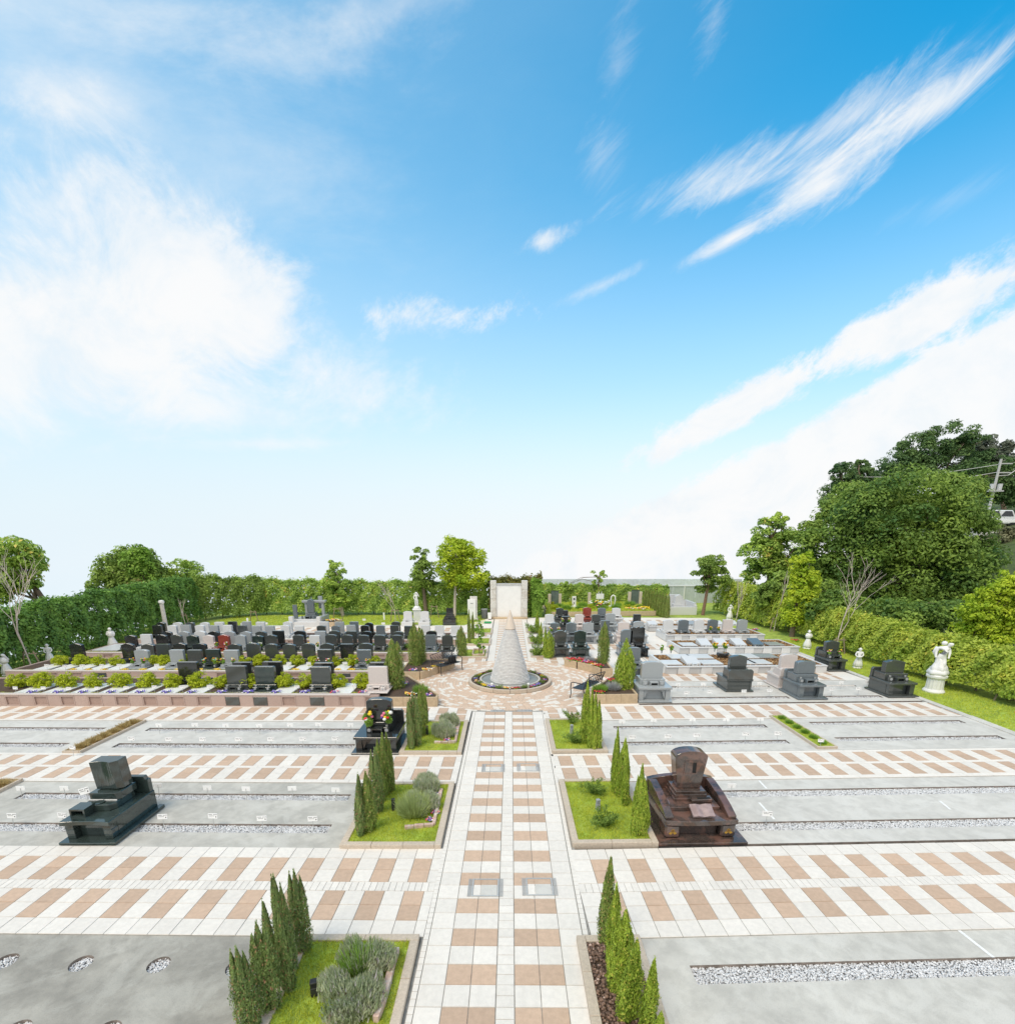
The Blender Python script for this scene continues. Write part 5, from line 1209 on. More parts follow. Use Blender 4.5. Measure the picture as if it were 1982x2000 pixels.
# the green granite monument at the left front
def green_monument():
    m = G['green']; o = thing('monument', 'dark green granite grave with concave headstone on the left concrete plot', 'gravestone', (-7.11, 7.58, -.005))
    MB().box(-.46, .40, 0, 1.30, 0, .045).build('base_plate', m, o, bevel=.006); MB().box(.402, .50, 0, 1.30, 0, .06).build('base_edge', m, o, bevel=.004)
    for sx in (-1, 1):
        for k in range(3): MB().box(sx * .32 - .07, sx * .32 + .07, .12 - .006 * k, .26, .046 + k * .091, .134 + k * .091).build('front_pillar_stone', m, o, bevel=.006)
        MB().box(sx * .355 - .035, sx * .355 + .035, .262, 1.26, .046, .32).build('side_wall', m, o)
    MB().box(-.245, .245, .24, .28, .046, .318).build('front_panel', m, o, bevel=.004)
    MB().ext([(-.43 + .84 * k / 8, .06 + .035 * math.sin(math.pi * k / 8)) for k in range(9)] + [(.41, 1.24), (-.43, 1.24)], .32, .40, axis='z').build('counter_slab', m, o, bevel=.008)
    inst(mesh_hollow('green', m, .26, .26, .15, .03), 'incense_box', o, (-.22, .22, .40))
    MB().ext([(-.30, .42), (.16, .44), (.22, .55), (.22, 1.0), (-.30, 1.0)], .40, .52, axis='z').build('lower_plinth', m, o, bevel=.008)
    MB().lathe([(.07, 0), (.09, .012), (.06, .016)], 20, (-.06, .52)).build('water_bowl', m, o, loc=(0, 0, .52))
    MB().ext([(-.28, .60), (.18, .60), (.24, .68), (.24, 1.05), (-.28, 1.05)], .521, .66, axis='z').build('upper_plinth', m, o, bevel=.008)
    # headstone: wider at the top, concave front with chamfered corner
    n = 8; lo = [(-.22 + .36 * k / n, .72 + .02 * math.sin(math.pi * k / n)) for k in range(n + 1)] + [(.22, .80), (.22, 1.02), (-.22, 1.02)]
    hi = [(-.24 + .36 * k / n, .70 + .045 * math.sin(math.pi * k / n)) for k in range(n + 1)] + [(.205, .79), (.205, 1.0), (-.24, 1.0)]
    N = len(lo); MB().add([(x, y, .675) for x, y in lo] + [(x, y, 1.20) for x, y in hi], [tuple(range(N - 1, -1, -1)), tuple(range(N, 2 * N))] + [(i, (i + 1) % N, N + (i + 1) % N, N + i) for i in range(N)]).build('headstone', m, o, bevel=.004)
    MB().box(-.30, -.04, .585, .60, .523, .54).build('name_strip', MARBLE, o); MB().box(-.02, .20, .585, .60, .523, .54).build('name_strip', MARBLE, o)
    MB().ext([(-.42, 0), (.40, 0), (.40, .26), (.36, .26), (.33, .32), (-.42, .32)], 1.13, 1.23).build('back_wall', m, o, bevel=.006, loc=(0, 0, .40))
green_monument()
# the brown multicolour granite monument at the right front
def brown_monument():
    m = BROWN; o = thing('monument', 'brown multicolour granite grave with arched headstone and open stone book', 'gravestone', (3.30, 7.57, -.005), .03)
    MB().box(-.76, .76, 0, 1.50, 0, .05).build('base_plate', m, o, bevel=.006)
    for sx in (-1, 1):
        MB().box(sx * .48 - .13, sx * .48 + .13, .16, .42, .051, .30).build('front_pillar', m, o, bevel=.03)
        MB().box(sx * .57 - .05, sx * .57 + .05, .425, 1.36, .051, .30).build('side_wall', m, o)
        # sunflower emblem
        e = thing if False else None
        fl = MB(); gold = M('gold_inlay', (.42, .24, .03), .5, .2, 60)
        for k in range(12):
            a = k * math.pi / 6; fl.add([(.022 * math.cos(a - .2), 0, .022 * math.sin(a - .2)), (.048 * math.cos(a), 0, .048 * math.sin(a)), (.022 * math.cos(a + .2), 0, .022 * math.sin(a + .2))], [(0, 1, 2)])
        for s2 in (-1, 1): fl.add([(0, 0, -.03), (s2 * .05, 0, -.02), (s2 * .07, 0, -.05), (s2 * .03, 0, -.07)], [(0, 1, 2, 3)])
        em = fl.build('sunflower_petals', gold, o, loc=(sx * .48, .157, .19)); MB().lathe([(.022, 0), (.022, .004)], 14).build('sunflower_centre', M('gold_dark', (.18, .09, .015), .6, .2, 90), em).rotation_euler = (math.pi / 2, 0, 0)
    MB().box(-.34, .34, .30, .34, .051, .30).build('front_panel', m, o, bevel=.004)
    MB().ext(bow(1.26, .15, 1.38, .04), .30, .39, axis='z').build('counter_slab', m, o, bevel=.01)
    for sx in (-1, 1):     # sloping curved side coping
        MB().ext([(.20, .39), (.20, .44), (.42, .52), (.75, .60), (1.10, .645), (1.22, .65), (1.22, .39)], sx * .54 - .07, sx * .54 + .07, axis='x').build('side_coping', m, o, bevel=.008)
    MB().ext([(-.62, 0), (.62, 0), (.62, .24)] + [(.62 - 1.24 * k / 10, .25 + .07 * math.sin(math.pi * k / 10)) for k in range(1, 10)] + [(-.62, .24)], 1.24, 1.36).build('back_wall', m, o, bevel=.008, loc=(0, 0, .39))
    MB().box(-.44, .44, .48, 1.2, .39, .46).build('lower_step', m, o, bevel=.006)
    for k, (w, d, z) in enumerate(((.62, .46, .46), (.58, .43, .52), (.54, .40, .58))): MB().box(-w / 2, w / 2, 1.16 - d - .02 * k, 1.18, z, z + .058).build('plinth_step', m, o, bevel=.006)
    n = 12; w0, w1 = .21, .295
    p = [(-w0, 0), (w0, 0), (w1, .60)] + [(w1 * math.cos(math.pi * k / n), .60 + .11 * math.sin(math.pi * k / n)) for k in range(1, n)] + [(-w1, .60)]
    hs = MB().ext(p, 0, .26).build('headstone', m, o, bevel=.006, loc=(0, .84, .645))
    # carved window in the headstone face
    for b in ((-.12, .12, .50, .53), (-.12, .12, .27, .29), (-.12, -.10, .29, .50), (.10, .12, .29, .50)): MB().box(b[0], b[1], -.012, .004, b[2], b[3]).build('window_frame', m, hs)
    MB().box(.035, .095, -.006, .006, .30, .49).build('window_slot', HOLE, hs)
    MB().ext([(-.02, .60), (.36, .62), (.38, .78), (-.0, .72)], .461, .53, axis='z').build('flower_trough', m, o, bevel=.012)
    MB().box(.10, .33, .64, .69, .525, .535).build('trough_opening', HOLE, o)
    b = MB()
    for s in (-1, 1): b.add([(0, 0, .02), (s * .09, 0, .045), (s * .19, 0, .035), (s * .19, .26, .035), (s * .09, .26, .045), (0, .26, .02), (0, 0, 0), (s * .19, 0, 0), (s * .19, .26, 0), (0, .26, 0)], [(0, 1, 4, 5), (1, 2, 3, 4), (0, 6, 7, 2, 1), (2, 7, 8, 3), (3, 8, 9, 5, 4)])
    bk = b.build('stone_book', M('granite_book', (.36, .27, .26), .15, .15, 12, col2=(.28, .20, .19)), o, loc=(.06, .22, .40)); bk.rotation_euler = (.42, 0, 0)
brown_monument()

# ---- right field of graves beyond the plaza
def z5p(x): return 1040 + x / 3.683
def right_grave(label, px, Y, mat, shape, w=.55, h=.52, hc=.40, bq=None):
    x = XM(px, Y + .5); monument(label, (x, Y, 0), mat, w + .30, .95, hc, (shape, w, h, .15), 0, plinth=(w + .1, .13), curvedbase=True, pod=w + .22, bq=bq, plate=True, group='gravestones right of the far path')
for row, Y, its in (('nearest right row', 21.85, ((205, 'dark', 'ogee', .52, .56), (349, 'green', 'peak', .52, .56), (690, 'slate', 'arch', .5, .6), (767, 'black', 'double', .62, .74))),
                    ('second right row', 24.85, ((162, 'slate', 'arch', .46, .42), (282, 'slate', 'peak', .5, .44), (405, 'grey', 'peak', .54, .44), (528, 'slate', 'flat', .44, .55), (662, 'beige', 'arch', .56, .46), (770, 'grey', 'arch', .52, .50))),
                    ('third right row', 27.9, ((122, 'white', 'arch', .5, .42), (240, 'black', 'flat', .46, .30, 4), (338, 'beige', 'arch', .48, .42), (458, 'dark', 'arch', .46, .40), (562, 'grey', 'arch', .54, .46), (755, 'black', 'flat', .42, .42))),
                    ('fourth right row', 30.6, ((195, 'dark', 'peak', .46, .42), (237, 'black', 'flat', .32, .28), (392, 'red', 'peak', .5, .46), (498, 'slate', 'arch', .48, .42), (602, 'white', 'arch', .5, .42)))):
    for i, t in enumerate(its):
        right_grave('%s %s grave, %s from the left in the %s' % (NAMES[t[1]], SHN[t[2]], ORD[i], row), z5p(t[0]), Y, t[1], t[2], t[3], t[4], bq=t[5] if len(t) > 5 else (4 if (i == 0 and Y in (24.85,)) else None))
monument('slate blue grave half hidden behind the front right cypress', (4.75, 18.3, 0), 'slate', .8, 1.0, .42, ('arch', .5, .5, .16), 0, plinth=(.6, .14), pod=.72)

# ---- white ossuary blocks with bark mulch
def mulch(o, poly, z, dens=700):
    P = scatter_in(poly, dens); n = len(P); C = np.concatenate([P, z + .004 + RNG.random((n, 1)) * .02], 1)
    m = LEAF('mulch_chip', (.16, .075, .03), (.58, .36, .17), (.72, .55, .33), trans=.0, rough=.8, nscale=7., gain=1.1)
    me = leaf_mesh('mulch', C, np.stack([RNG.normal(size=n) * .5, RNG.normal(size=n) * .5, np.ones(n)], 1), .030, .018, m)
    tag(inst(me, 'bark_mulch', o), kind='stuff')
def ossuary(label, x0, x1, Y, D, h, tilt, n, slant=0.):
    """low white block: front of doors and plain stones, rim, mulch bed"""
    o = thing('ossuary_block', label, 'ossuary', (x0, Y, 0), math.atan(tilt)); L = x1 - x0; u = L / n
    for i in range(n):
        door = i % 2 == 1
        MB().box(i * u + .006, (i + 1) * u - .006, .02 if not door else .0, .12, 0, h - .04).build('door_stone' if door else 'front_stone', G['white'] if door else M('granite_silver', (.50, .505, .51), .4, .08, 60, speck=(.36, .37, .38), spk_scale=200, spk_amt=.4), o, bevel=.006)
    MB().box(-.01, L + .01, -.02, .13, h - .039, h).build('front_rim', G['white'], o, bevel=.006)
    for a in ((-.01, .09, .131, D), (L - .09, L + .01, .131, D)): MB().box(a[0], a[1], a[2], a[3], 0, h).build('side_rim', G['white'], o, bevel=.006)
    MB().box(.09, L - .09, D - .1, D, 0, h).build('rear_rim', G['white'], o, bevel=.006)
    MB().box(.092, L - .092, .132, D - .102, 0, h - .03).build('mulch_bed', MULCHB, o)
    mulch(o, [(.1, .14), (L - .1, .14), (L - .1, D - .11), (.1, D - .11)], h - .03)
    return o
def cover_slab(label, x, y, z, w, d, tilt=0., mat='white', grp='ossuary covers', altar=False):
    o = thing('cover_slab', label, 'grave slab', (x, y, z), .03, grp)
    if tilt: MB().ext([(0, 0), (d, 0), (d, tilt), (0, .07)], -w / 2, w / 2, axis='x').build('sloping_stone', G[mat], o, bevel=.008)
    else: MB().box(-w / 2, w / 2, 0, d, 0, .05).build('slab', G[mat], o, bevel=.008)
    if altar:
        inst(mesh_hollow(mat, G[mat], .18, .12, .08), 'incense_box', o, (0, -.14, .0))
        for sx in (-1, 1): inst(VCUP, 'vase', o, (sx * .2, -.08, -.1))
ossuary('white ossuary block with a row of six headstones', 8.0, 13.0, 25.45, 1.75, .34, .03, 13)
for i, (px, mat, sh) in enumerate(((985, 'white', 'arch'), (1097, 'slate', 'arch'), (1210, 'white', 'arch'), (1312, 'slate', 'arch'), (1422, 'beige', 'flat'), (1530, 'grey', 'arch'))):
    x = XM(z5p(px), 26.1); grave('%s %s headstone, %s from the left on the ossuary block' % (NAMES[mat], SHN[sh], ORD[i]), (x, 25.62 + .03 * (x - 8), .345), mat, sh, .50, .52, .16, 0, True, 'headstones on the ossuary', bq=2 if i == 3 else None, slab=False)
ossuary('white ossuary block with sloping stones, middle one of three', 7.75, 13.2, 22.55, 1.8, .30, .034, 13)
for i, (px, w, tl, mat, al) in enumerate(((1150, .70, 0, 'white', 0), (1270, .5, .24, 'white', 1), (1395, .5, .24, 'white', 1), (1525, .5, .24, 'white', 1), (1655, .5, .24, 'slate', 1), (1790, .7, 0, 'grey', 0))):
    x = XM(z5p(px), 22.9); cover_slab('%s %s stone, %s from the left on the middle ossuary block' % (NAMES[mat], 'sloping' if tl else 'flat', ORD[i]), x, 22.75 + .034 * (x - 7.75), .301, w, .7, tl, mat, 'stones on the middle ossuary', bool(al))
ossuary('white ossuary block nearest the right concrete plot', 6.05, 12.3, 18.95, 2.2, .30, .034, 14)
for i, (px, dy, w, tl, mat, al) in enumerate(((1035, .15, .72, 0, 'white', 0), (1185, .15, .55, .22, 'white', 1), (1330, .15, .80, 0, 'white', 0), (1590, .15, .72, 0, 'white', 0), (1705, .15, .72, 0, 'white', 0), (1100, 1.15, .9, 0, 'white', 0), (1250, 1.15, .9, 0, 'white', 0), (1590, 1.15, .9, 0, 'white', 0), (1740, 1.2, .8, 0, 'grey', 0))):
    x = XM(z5p(px), 19.2 + dy); cover_slab('white %s cover stone, %s on the near ossuary block%s' % ('sloping' if tl else 'flat', ORD[i % 5], ' front row' if dy < 1 else ' back row'), x, 19.0 + dy + .034 * (x - 6), .301, w, .72, tl, mat, 'stones on the near ossuary', bool(al))
ossuary('far white ossuary block behind the six headstones', 7.9, 12.6, 28.4, 1.0, .30, .02, 11)
for i, px in enumerate((865, 1085, 1155, 1345, 1450)):
    x = XM(z5p(px), 28.8); cover_slab('white sloping stone, %s from the left on the far ossuary block' % ORD[i], x, 28.6 + .02 * (x - 8), .301, .5, .5, .2, 'grey' if i == 2 else 'white', 'stones on the far ossuary', True)
def vase_flowers(label, px, py, z, kind, s=1.):
    p = at(px, py, z); o = thing('flower_vase', label, 'flowers', (p.x, p.y, z), 0, 'vases of flowers on the ossuaries')
    MB().lathe([(.03, 0), (.035, .1), (.045, .14)], 10).build('vase', STEEL, o); inst(BQ[kind], 'bouquet', o, (0, 0, .12), 0, (s, s, s))
vase_flowers('yellow chrysanthemums left behind the charcoal grave', 1395, 1273, .32, 2, 1.4); vase_flowers('yellow and orange chrysanthemums right behind the charcoal grave', 1414, 1273, .32, 2, 1.4)
vase_flowers('white flowers left on the near ossuary block', 1292, 1276, .32, 5, 1.2); vase_flowers('leafy sprig with white flowers on the near ossuary block', 1310, 1276, .32, 4, 1.2)
bl = at(1411, 1281, .36); o = tag(MB().ext([(.26 * math.cos(t * math.pi / 8), .2 * math.sin(t * math.pi / 8)) for t in range(16)], 0, .14, axis='z').build('gravestone', G['black'], None, bevel=.03, loc=tuple(bl)), 'low black oval stone below the yellow chrysanthemums', 'gravestone')

# ================================================================== SIGNS
def sign_meshes():
    plate = MB().box(-.078, .078, -.004, .004, 0, .088).mesh('plate', SIGNW, bevel=.002)
    pr = MB()
    for i in range(9):
        x = -.062 + i * .0155
        if i in (4,): continue
        pr.box(x, x + .009, -.0055, -.0045, .064, .074)
    for i in range(5): pr.box(-.055 + i * .017, -.045 + i * .017, -.0055, -.0045, .042, .050)
    pr.box(.046, .062, -.0055, -.0045, .022, .040)
    return plate, pr.mesh('print', PRINT), MB().tube([(0, .006, -.17), (0, .006, .05)], .005, 5).mesh('post', STEEL)
SPL, SPR, SPO = sign_meshes()
def sign(label, px, py, plate_z=.17, back=False, sc=1., tilt=0., group=None, ground=PADZ - .05):
    p = at(px, py + 4, plate_z); o = thing('plot_sign', label, 'sign', (p.x, p.y, plate_z), (math.pi if back else 0) + RND.uniform(-.12, .12), group or 'white plot signs', sc)
    o.rotation_euler[0] = -.12 if not back else .05
    inst(SPL, 'plate', o); inst(SPR, 'print', o); inst(SPO, 'post', o); return o
def Z0(l): return [(a / 3.83, 1340 + b / 3.83) for a, b in l]
def Z500(l): return [(500 + a / 3.83, 1340 + b / 3.83) for a, b in l]
def Z980(l): return [(980 + a / 3.815, 1340 + b / 3.815) for a, b in l]
def Z1482(l): return [(1482 + a / 3.83, 1340 + b / 3.83) for a, b in l]
def Z5(l): return [(1040 + a / 3.683, 1120 + b / 3.683) for a, b in l]
def Z6(l): return [(1482 + a / 3.83, 1130 + b / 3.83) for a, b in l]
def Z1(l): return [(a / 3.83, 1150 + b / 3.83) for a, b in l]
def Z2(l): return [(400 + a / 3.83, 1150 + b / 3.83) for a, b in l]
for where, back, pts in (('in the near left front slot', False, Z0([(90, 975), (466, 972), (1217, 982), (1593, 977)]) + Z500([(45, 995), (425, 998)])),
                         ('in the far left front slot', True, Z0([(158, 768), (483, 768), (1185, 745), (1553, 765), (1842, 772)]) + Z500([(272, 768), (598, 780)])),
                         ('in the near left middle slot', False, Z0([(983, 393), (1265, 398), (1517, 398), (1785, 397)]) + Z500([(112, 397), (350, 395), (594, 392)])),
                         ('in the far left middle slot', True, Z0([(1190, 292), (1460, 290), (1690, 293)]) + Z500([(25, 295), (255, 290), (467, 285), (708, 290)])),
                         ('in the near right middle slot', False, Z980([(972, 380), (1237, 372), (1452, 365), (1815, 355)]) + Z1482([(140, 353)])),
                         ('in the far right middle slot', True, Z980([(895, 265), (1130, 253), (1420, 248), (1670, 247)]) + Z1482([(10, 245)])),
                         ('in the slot before the slate grave', False, Z5([(1108, 855), (1275, 848), (1520, 843), (1705, 838)]) + Z6([(545, 825), (745, 820)])),
                         ('in the slot behind the slate grave', True, Z5([(1045, 795), (1228, 793), (1630, 788)]) + Z6([(615, 775), (808, 768)]))):
    for i, (x, y) in enumerate(pts): sign('white plot sign, %s from the left %s' % (ORD[i], where), x, y, .17, back, 1.08)
sign('white plot sign before the brown granite grave on the right', *Z1482([(60, 960)])[0], .17, False, 1.1)
sign('white plot sign seen from behind right of the brown grave', *Z980([(1710, 745)])[0], .17, True, 1.1)
sign('white sign in the straw-coloured planting strip', *Z0([(543, 460)])[0], .17, False, 1.0); sign('small white sign in the green planting strip', *Z1482([(463, 405)])[0], .16, False, .9)
b = sign('larger tilted white plot board left of the dark green grave', *Z0([(640, 795)])[0], .14, False, 1.5); b.rotation_euler[1] = -.3
for i, (x, y) in enumerate(Z1([(115, 738), (325, 738), (515, 742), (727, 740), (945, 736), (1155, 730), (1365, 730), (1568, 725)]) + Z2([(690, 730), (1115, 725)])):
    sign('white sign, %s from the left among the front left shrubs' % ORD[i], x, y, .5, False, 1.0)
for i, (x, y) in enumerate(Z1([(350, 570), (487, 575), (617, 572), (762, 570), (893, 568), (1173, 568)]) + Z2([(340, 555), (480, 558), (630, 553), (777, 553), (1050, 552)])):
    sign('white sign, %s from the left among the second row shrubs' % ORD[i], x, y, .5, False, 1.1)
for i, (x, y) in enumerate(Z2([(458, 252), (987, 255), (1100, 255), (1192, 223), (1235, 252), (1335, 252)])):
    sign('small white sign, %s from the left along the back lawn' % ORD[i], x, y, .17, False, 1.3)
for i, (x, y) in enumerate(Z2([(325, 272), (1342, 228)])):
    p = at(x, y); tag(MB().box(-.05, .05, -.03, .03, -.05, .42).build('marker_post', SIGNW, None, .006, loc=tuple(p)), 'white marker post on the back lawn, %s one' % ('left', 'right')[i], 'post', 'white marker posts')

# ================================================================== STATUES
def skin_mesh(name, verts, edges, radii, mat, root=0, sub=2):
    me = bpy.data.meshes.new(name); me.from_pydata(verts, edges, []); ob = bpy.data.objects.new(name, me); COL.objects.link(ob)
    sk = ob.modifiers.new('skin', 'SKIN'); sk.use_smooth_shade = True
    for i, v in enumerate(me.skin_vertices[0].data):
        r = radii[i]; v.radius = (r, r) if not isinstance(r, tuple) else r; v.use_root = (i == root)
    ss = ob.modifiers.new('sub', 'SUBSURF'); ss.levels = sub; ss.render_levels = sub
    dg = bpy.context.evaluated_depsgraph_get(); out = bpy.data.meshes.new_from_object(ob.evaluated_get(dg))
    out.name = name; out.materials.clear(); out.materials.append(mat)
    bpy.data.objects.remove(ob); return out
# one standing figure about 1 m tall; pose: arm points for both sides, lean of the upper body
def figure(arms, lean=(0, 0), headturn=0., legs=None, fat=1.0):
    lx, ly = lean
    V = [(0, 0, .52), (lx * .4, ly * .4, .62), (lx * .8, ly * .8, .74), (lx, ly, .82), (lx * 1.15, ly * 1.15, .865), (lx * 1.3 + headturn * .01, ly * 1.3 - .012, .90), (lx * 1.35 + headturn * .02, ly * 1.35 - .018, .945), (lx * 1.35 + headturn * .02, ly * 1.35 - .008, .985)]
    E_ = [(i, i + 1) for i in range(7)]; Rd = [(.095, .08), (.075, .065), (.10, .07), (.085, .055), (.034, .034), (.050, .054), (.062, .066), (.048, .052)]
    legs = legs or [[(.055, 0, .47), (.06, -.02, .27), (.055, .01, .07), (.058, -.05, .022)], [(-.055, 0, .47), (-.06, .01, .27), (-.055, .03, .07), (-.058, -.03, .022)]]
    for L in legs:
        p = 0
        for q, r in zip(L, (.072, .050, .030, .026)):
            V.append(q); E_.append((p, len(V) - 1)); p = len(V) - 1; Rd.append((r, r))
    for A in arms:
        p = 3
        for q, r in zip(A, (.040, .032, .024, .022)):
            V.append(q); E_.append((p, len(V) - 1)); p = len(V) - 1; Rd.append((r, r))
    return skin_mesh('figure', V, E_, [(a * fat, b * fat) for a, b in Rd], MARBLE)
FIG_BASKET = figure([[(.12, 0, .81), (.16, -.04, .68), (.08, -.13, .60), (.04, -.15, .60)], [(-.12, 0, .81), (-.17, -.04, .68), (-.10, -.13, .60), (-.06, -.15, .60)]], (0, -.01), fat=1.1)
FIG_UP = figure([[(.12, 0, .82), (.17, -.03, .72), (.12, -.06, .86), (.07, -.05, .95)], [(-.12, 0, .81), (-.16, -.02, .66), (-.10, -.10, .56), (-.05, -.12, .55)]], (.01, 0), 1.)
FIG_PRAY = figure([[(.12, 0, .81), (.15, -.04, .68), (.06, -.12, .72), (.02, -.13, .77)], [(-.12, 0, .81), (-.15, -.04, .68), (-.06, -.12, .72), (-.02, -.13, .77)]], (0, -.03), fat=1.12)
FIG_BEND = figure([[(.13, -.02, .80), (.165, -.04, .68), (.155, -.08, .57), (.15, -.10, .51)], [(-.12, .0, .80), (-.155, -.02, .68), (-.15, -.06, .57), (-.145, -.09, .51)]], (.075, -.05), 2.,
                  [[(.06, -.02, .46), (.08, -.10, .32), (.07, -.04, .14), (.07, -.09, .05)], [(-.06, 0, .46), (-.08, -.04, .28), (-.08, .02, .12), (-.09, -.04, .05)]], 1.18)
def folds(n, amp, ph=0.): return lambda a, z: 1 + amp * math.sin(n * a + ph + z * 2.) * max(0, 1 - z / .62)
DRESS = MB().lathe([(.20, .12), (.215, .14), (.18, .30), (.125, .47), (.085, .60)], 40, wob=folds(9, .09)).mesh('dress', MARBLE, smooth=True)
SHAWL = MB().lathe([(.135, .60), (.155, .66), (.14, .76), (.07, .85)], 28, wob=folds(7, .03)).mesh('shawl', MARBLE, smooth=True)
HAIR = MB().lathe([(.045, .90), (.072, .93), (.070, .97), (.05, 1.0), (.015, 1.012)], 18).mesh('hair', MARBLE, smooth=True)
HAT = MB().lathe([(.10, .965), (.105, .972), (.06, .985), (.052, 1.02), (.02, 1.04)], 18).mesh('hat', MARBLE, smooth=True)
BASK = MB().lathe([(.07, .54), (.10, .61), (.105, .62), (.09, .615)], 18, (0, -.17)).mesh('basket', MARBLE)
ROCK = MB().lathe([(.20, 0), (.21, .04), (.17, .09), (.12, .13)], 16, wob=folds(5, .12, 1.)).mesh('rock_base', MARBLE)
def statue(label, loc, h, rz, fig, parts, ped=None):
    o = thing('statue', label, 'statue', loc, rz, 'white statues'); z = 0
    if ped: z = ped(o)
    s = h
    inst(fig, 'figure', o, (0, 0, z), 0, (s, s, s))
    for nm, me in parts: inst(me, nm, o, (0, 0, z), 0, (s, s, s))
    return o
def ped_box(w, h):
    def f(o):
        MB().box(-w * .62, w * .62, -w * .62, w * .62, 0, .10).build('pedestal_foot', MARBLE, o, bevel=.015); MB().box(-w / 2, w / 2, -w / 2, w / 2, .10, h - .10).build('pedestal_shaft', MARBLE, o, bevel=.01)
        MB().box(-w * .6, w * .6, -w * .6, w * .6, h - .10, h - .05).build('pedestal_cap', MARBLE, o, bevel=.012); MB().box(-w * .45, w * .45, -w * .45, w * .45, h - .05, h).build('pedestal_top', MARBLE, o, bevel=.01); return h
    return f
def ped_round(r, h):
    def f(o):
        MB().lathe([(r * 1.2, 0), (r * 1.22, .05), (r * 1.12, .09), (r * 1.02, .12)], 40).build('pedestal_foot', MARBLE, o, smooth=False)
        MB().lathe([(r * 1.0, .12), (r * .94, h - .14)], 48, wob=lambda a, z: 1 - .05 * abs(math.sin(8 * a))).build('fluted_shaft', MARBLE, o)
        MB().lathe([(r * .98, h - .14), (r * 1.14, h - .09), (r * 1.16, h - .03), (r * 1.0, h)], 40).build('pedestal_cap', MARBLE, o); return h
    return f
girl = [('dress', DRESS), ('rock_base', ROCK), ('hair', HAIR)]
p = at(1482 + 1280 / 3.83, 1130 + 800 / 3.83)
st = statue('large white statue of a crouching figure on a fluted pedestal by the right hedge', (14.5, 16.75, -.04), 1.12, math.radians(-28), FIG_BEND, [('hair', HAIR)], ped_round(.255, .62))
def rocks(o, z):
    MB().lathe([(.27, 0), (.30, .06), (.26, .14), (.17, .24), (.10, .30)], 24, wob=folds(5, .10, .7)).build('rock_seat', MARBLE, o, smooth=True, loc=(0, 0, z))
    MB().lathe([(.22, .12), (.24, .17), (.20, .28), (.145, .40), (.115, .50), (.10, .56)], 36, wob=lambda a, zz: 1 + .10 * math.sin(5 * a + zz * 9) + .05 * math.sin(11 * a - zz * 14)).build('drapery', MARBLE, o, smooth=True, loc=(0, 0, z))
    MB().tube([(-.04, .07, .86), (-.14, .09, .86), (-.17, .10, .74), (-.12, .08, .56)], [.05, .085, .08, .03], 10).build('wing', MARBLE, o, smooth=True, loc=(0, 0, z))
rocks(st, .62)
statue('white statue of a girl holding a basket between the two charcoal graves', (14.1, 20.1, -.04), .80, math.radians(-30), FIG_BASKET, girl + [('basket', BASK), ('hat', HAT)])
statue('white statue of a girl in a wide skirt by the far right hedge', (14.2, 23.9, -.04), .86, math.radians(-20), FIG_PRAY, girl + [('hat', HAT), ('shawl', SHAWL)])
statue('small far white statue beyond the six ossuary headstones', (14.3, 33.0, -.04), .95, math.radians(-20), FIG_UP, [('dress', DRESS), ('rock_base', ROCK), ('hair', HAIR)])
statue('white statue with raised arm on a tall square pedestal at the back', (-5.62, 31.9, -.04), .98, math.radians(10), FIG_UP, [('hair', HAIR), ('rock_base', ROCK)], ped_box(.46, .88))
q = at(850 / 3.83, 1150 + 445 / 3.83)
statue('white statue of a standing woman at the left end of the third row', (q.x, q.y, -.03), 1.0, math.radians(25), FIG_PRAY, girl + [('shawl', SHAWL)])
q = at(412 / 3.83, 1150 + 545 / 3.83)
statue('white bust-like statue behind the second row at the far left', (q.x, q.y - .2, -.03), .80, math.radians(30), FIG_BASKET, girl + [('hat', HAT)])
q = at(40 / 3.83, 1150 + 645 / 3.83)
statue('white statue of a woman at the left picture edge', (q.x + .1, q.y, -.03), .84, math.radians(30), FIG_UP, girl + [('shawl', SHAWL)])
def column(label, px_b, py_b, py_t):
    b = at(px_b, py_b); h = at(px_b, py_t, Y=b.y).z; o = thing('stone_column', label, 'column', (b.x, b.y, -.04))
    MB().lathe([(.17, 0), (.17, .06), (.13, .12)], 20).build('column_base', MARBLE, o); MB().lathe([(.12, .12), (.10, h * .9)], 30, wob=lambda a, z: 1 - .08 * abs(math.sin(6 * a))).build('fluted_shaft', M('worn_stone', (.62, .585, .56), .8, .12, 10), o)
    MB().lathe([(.10, h * .9), (.15, h * .95), (.13, h), (.05, h + .03)], 20).build('capital', MARBLE, o)
column('slender pale stone column behind the left graves', 326, 1236, 1172)

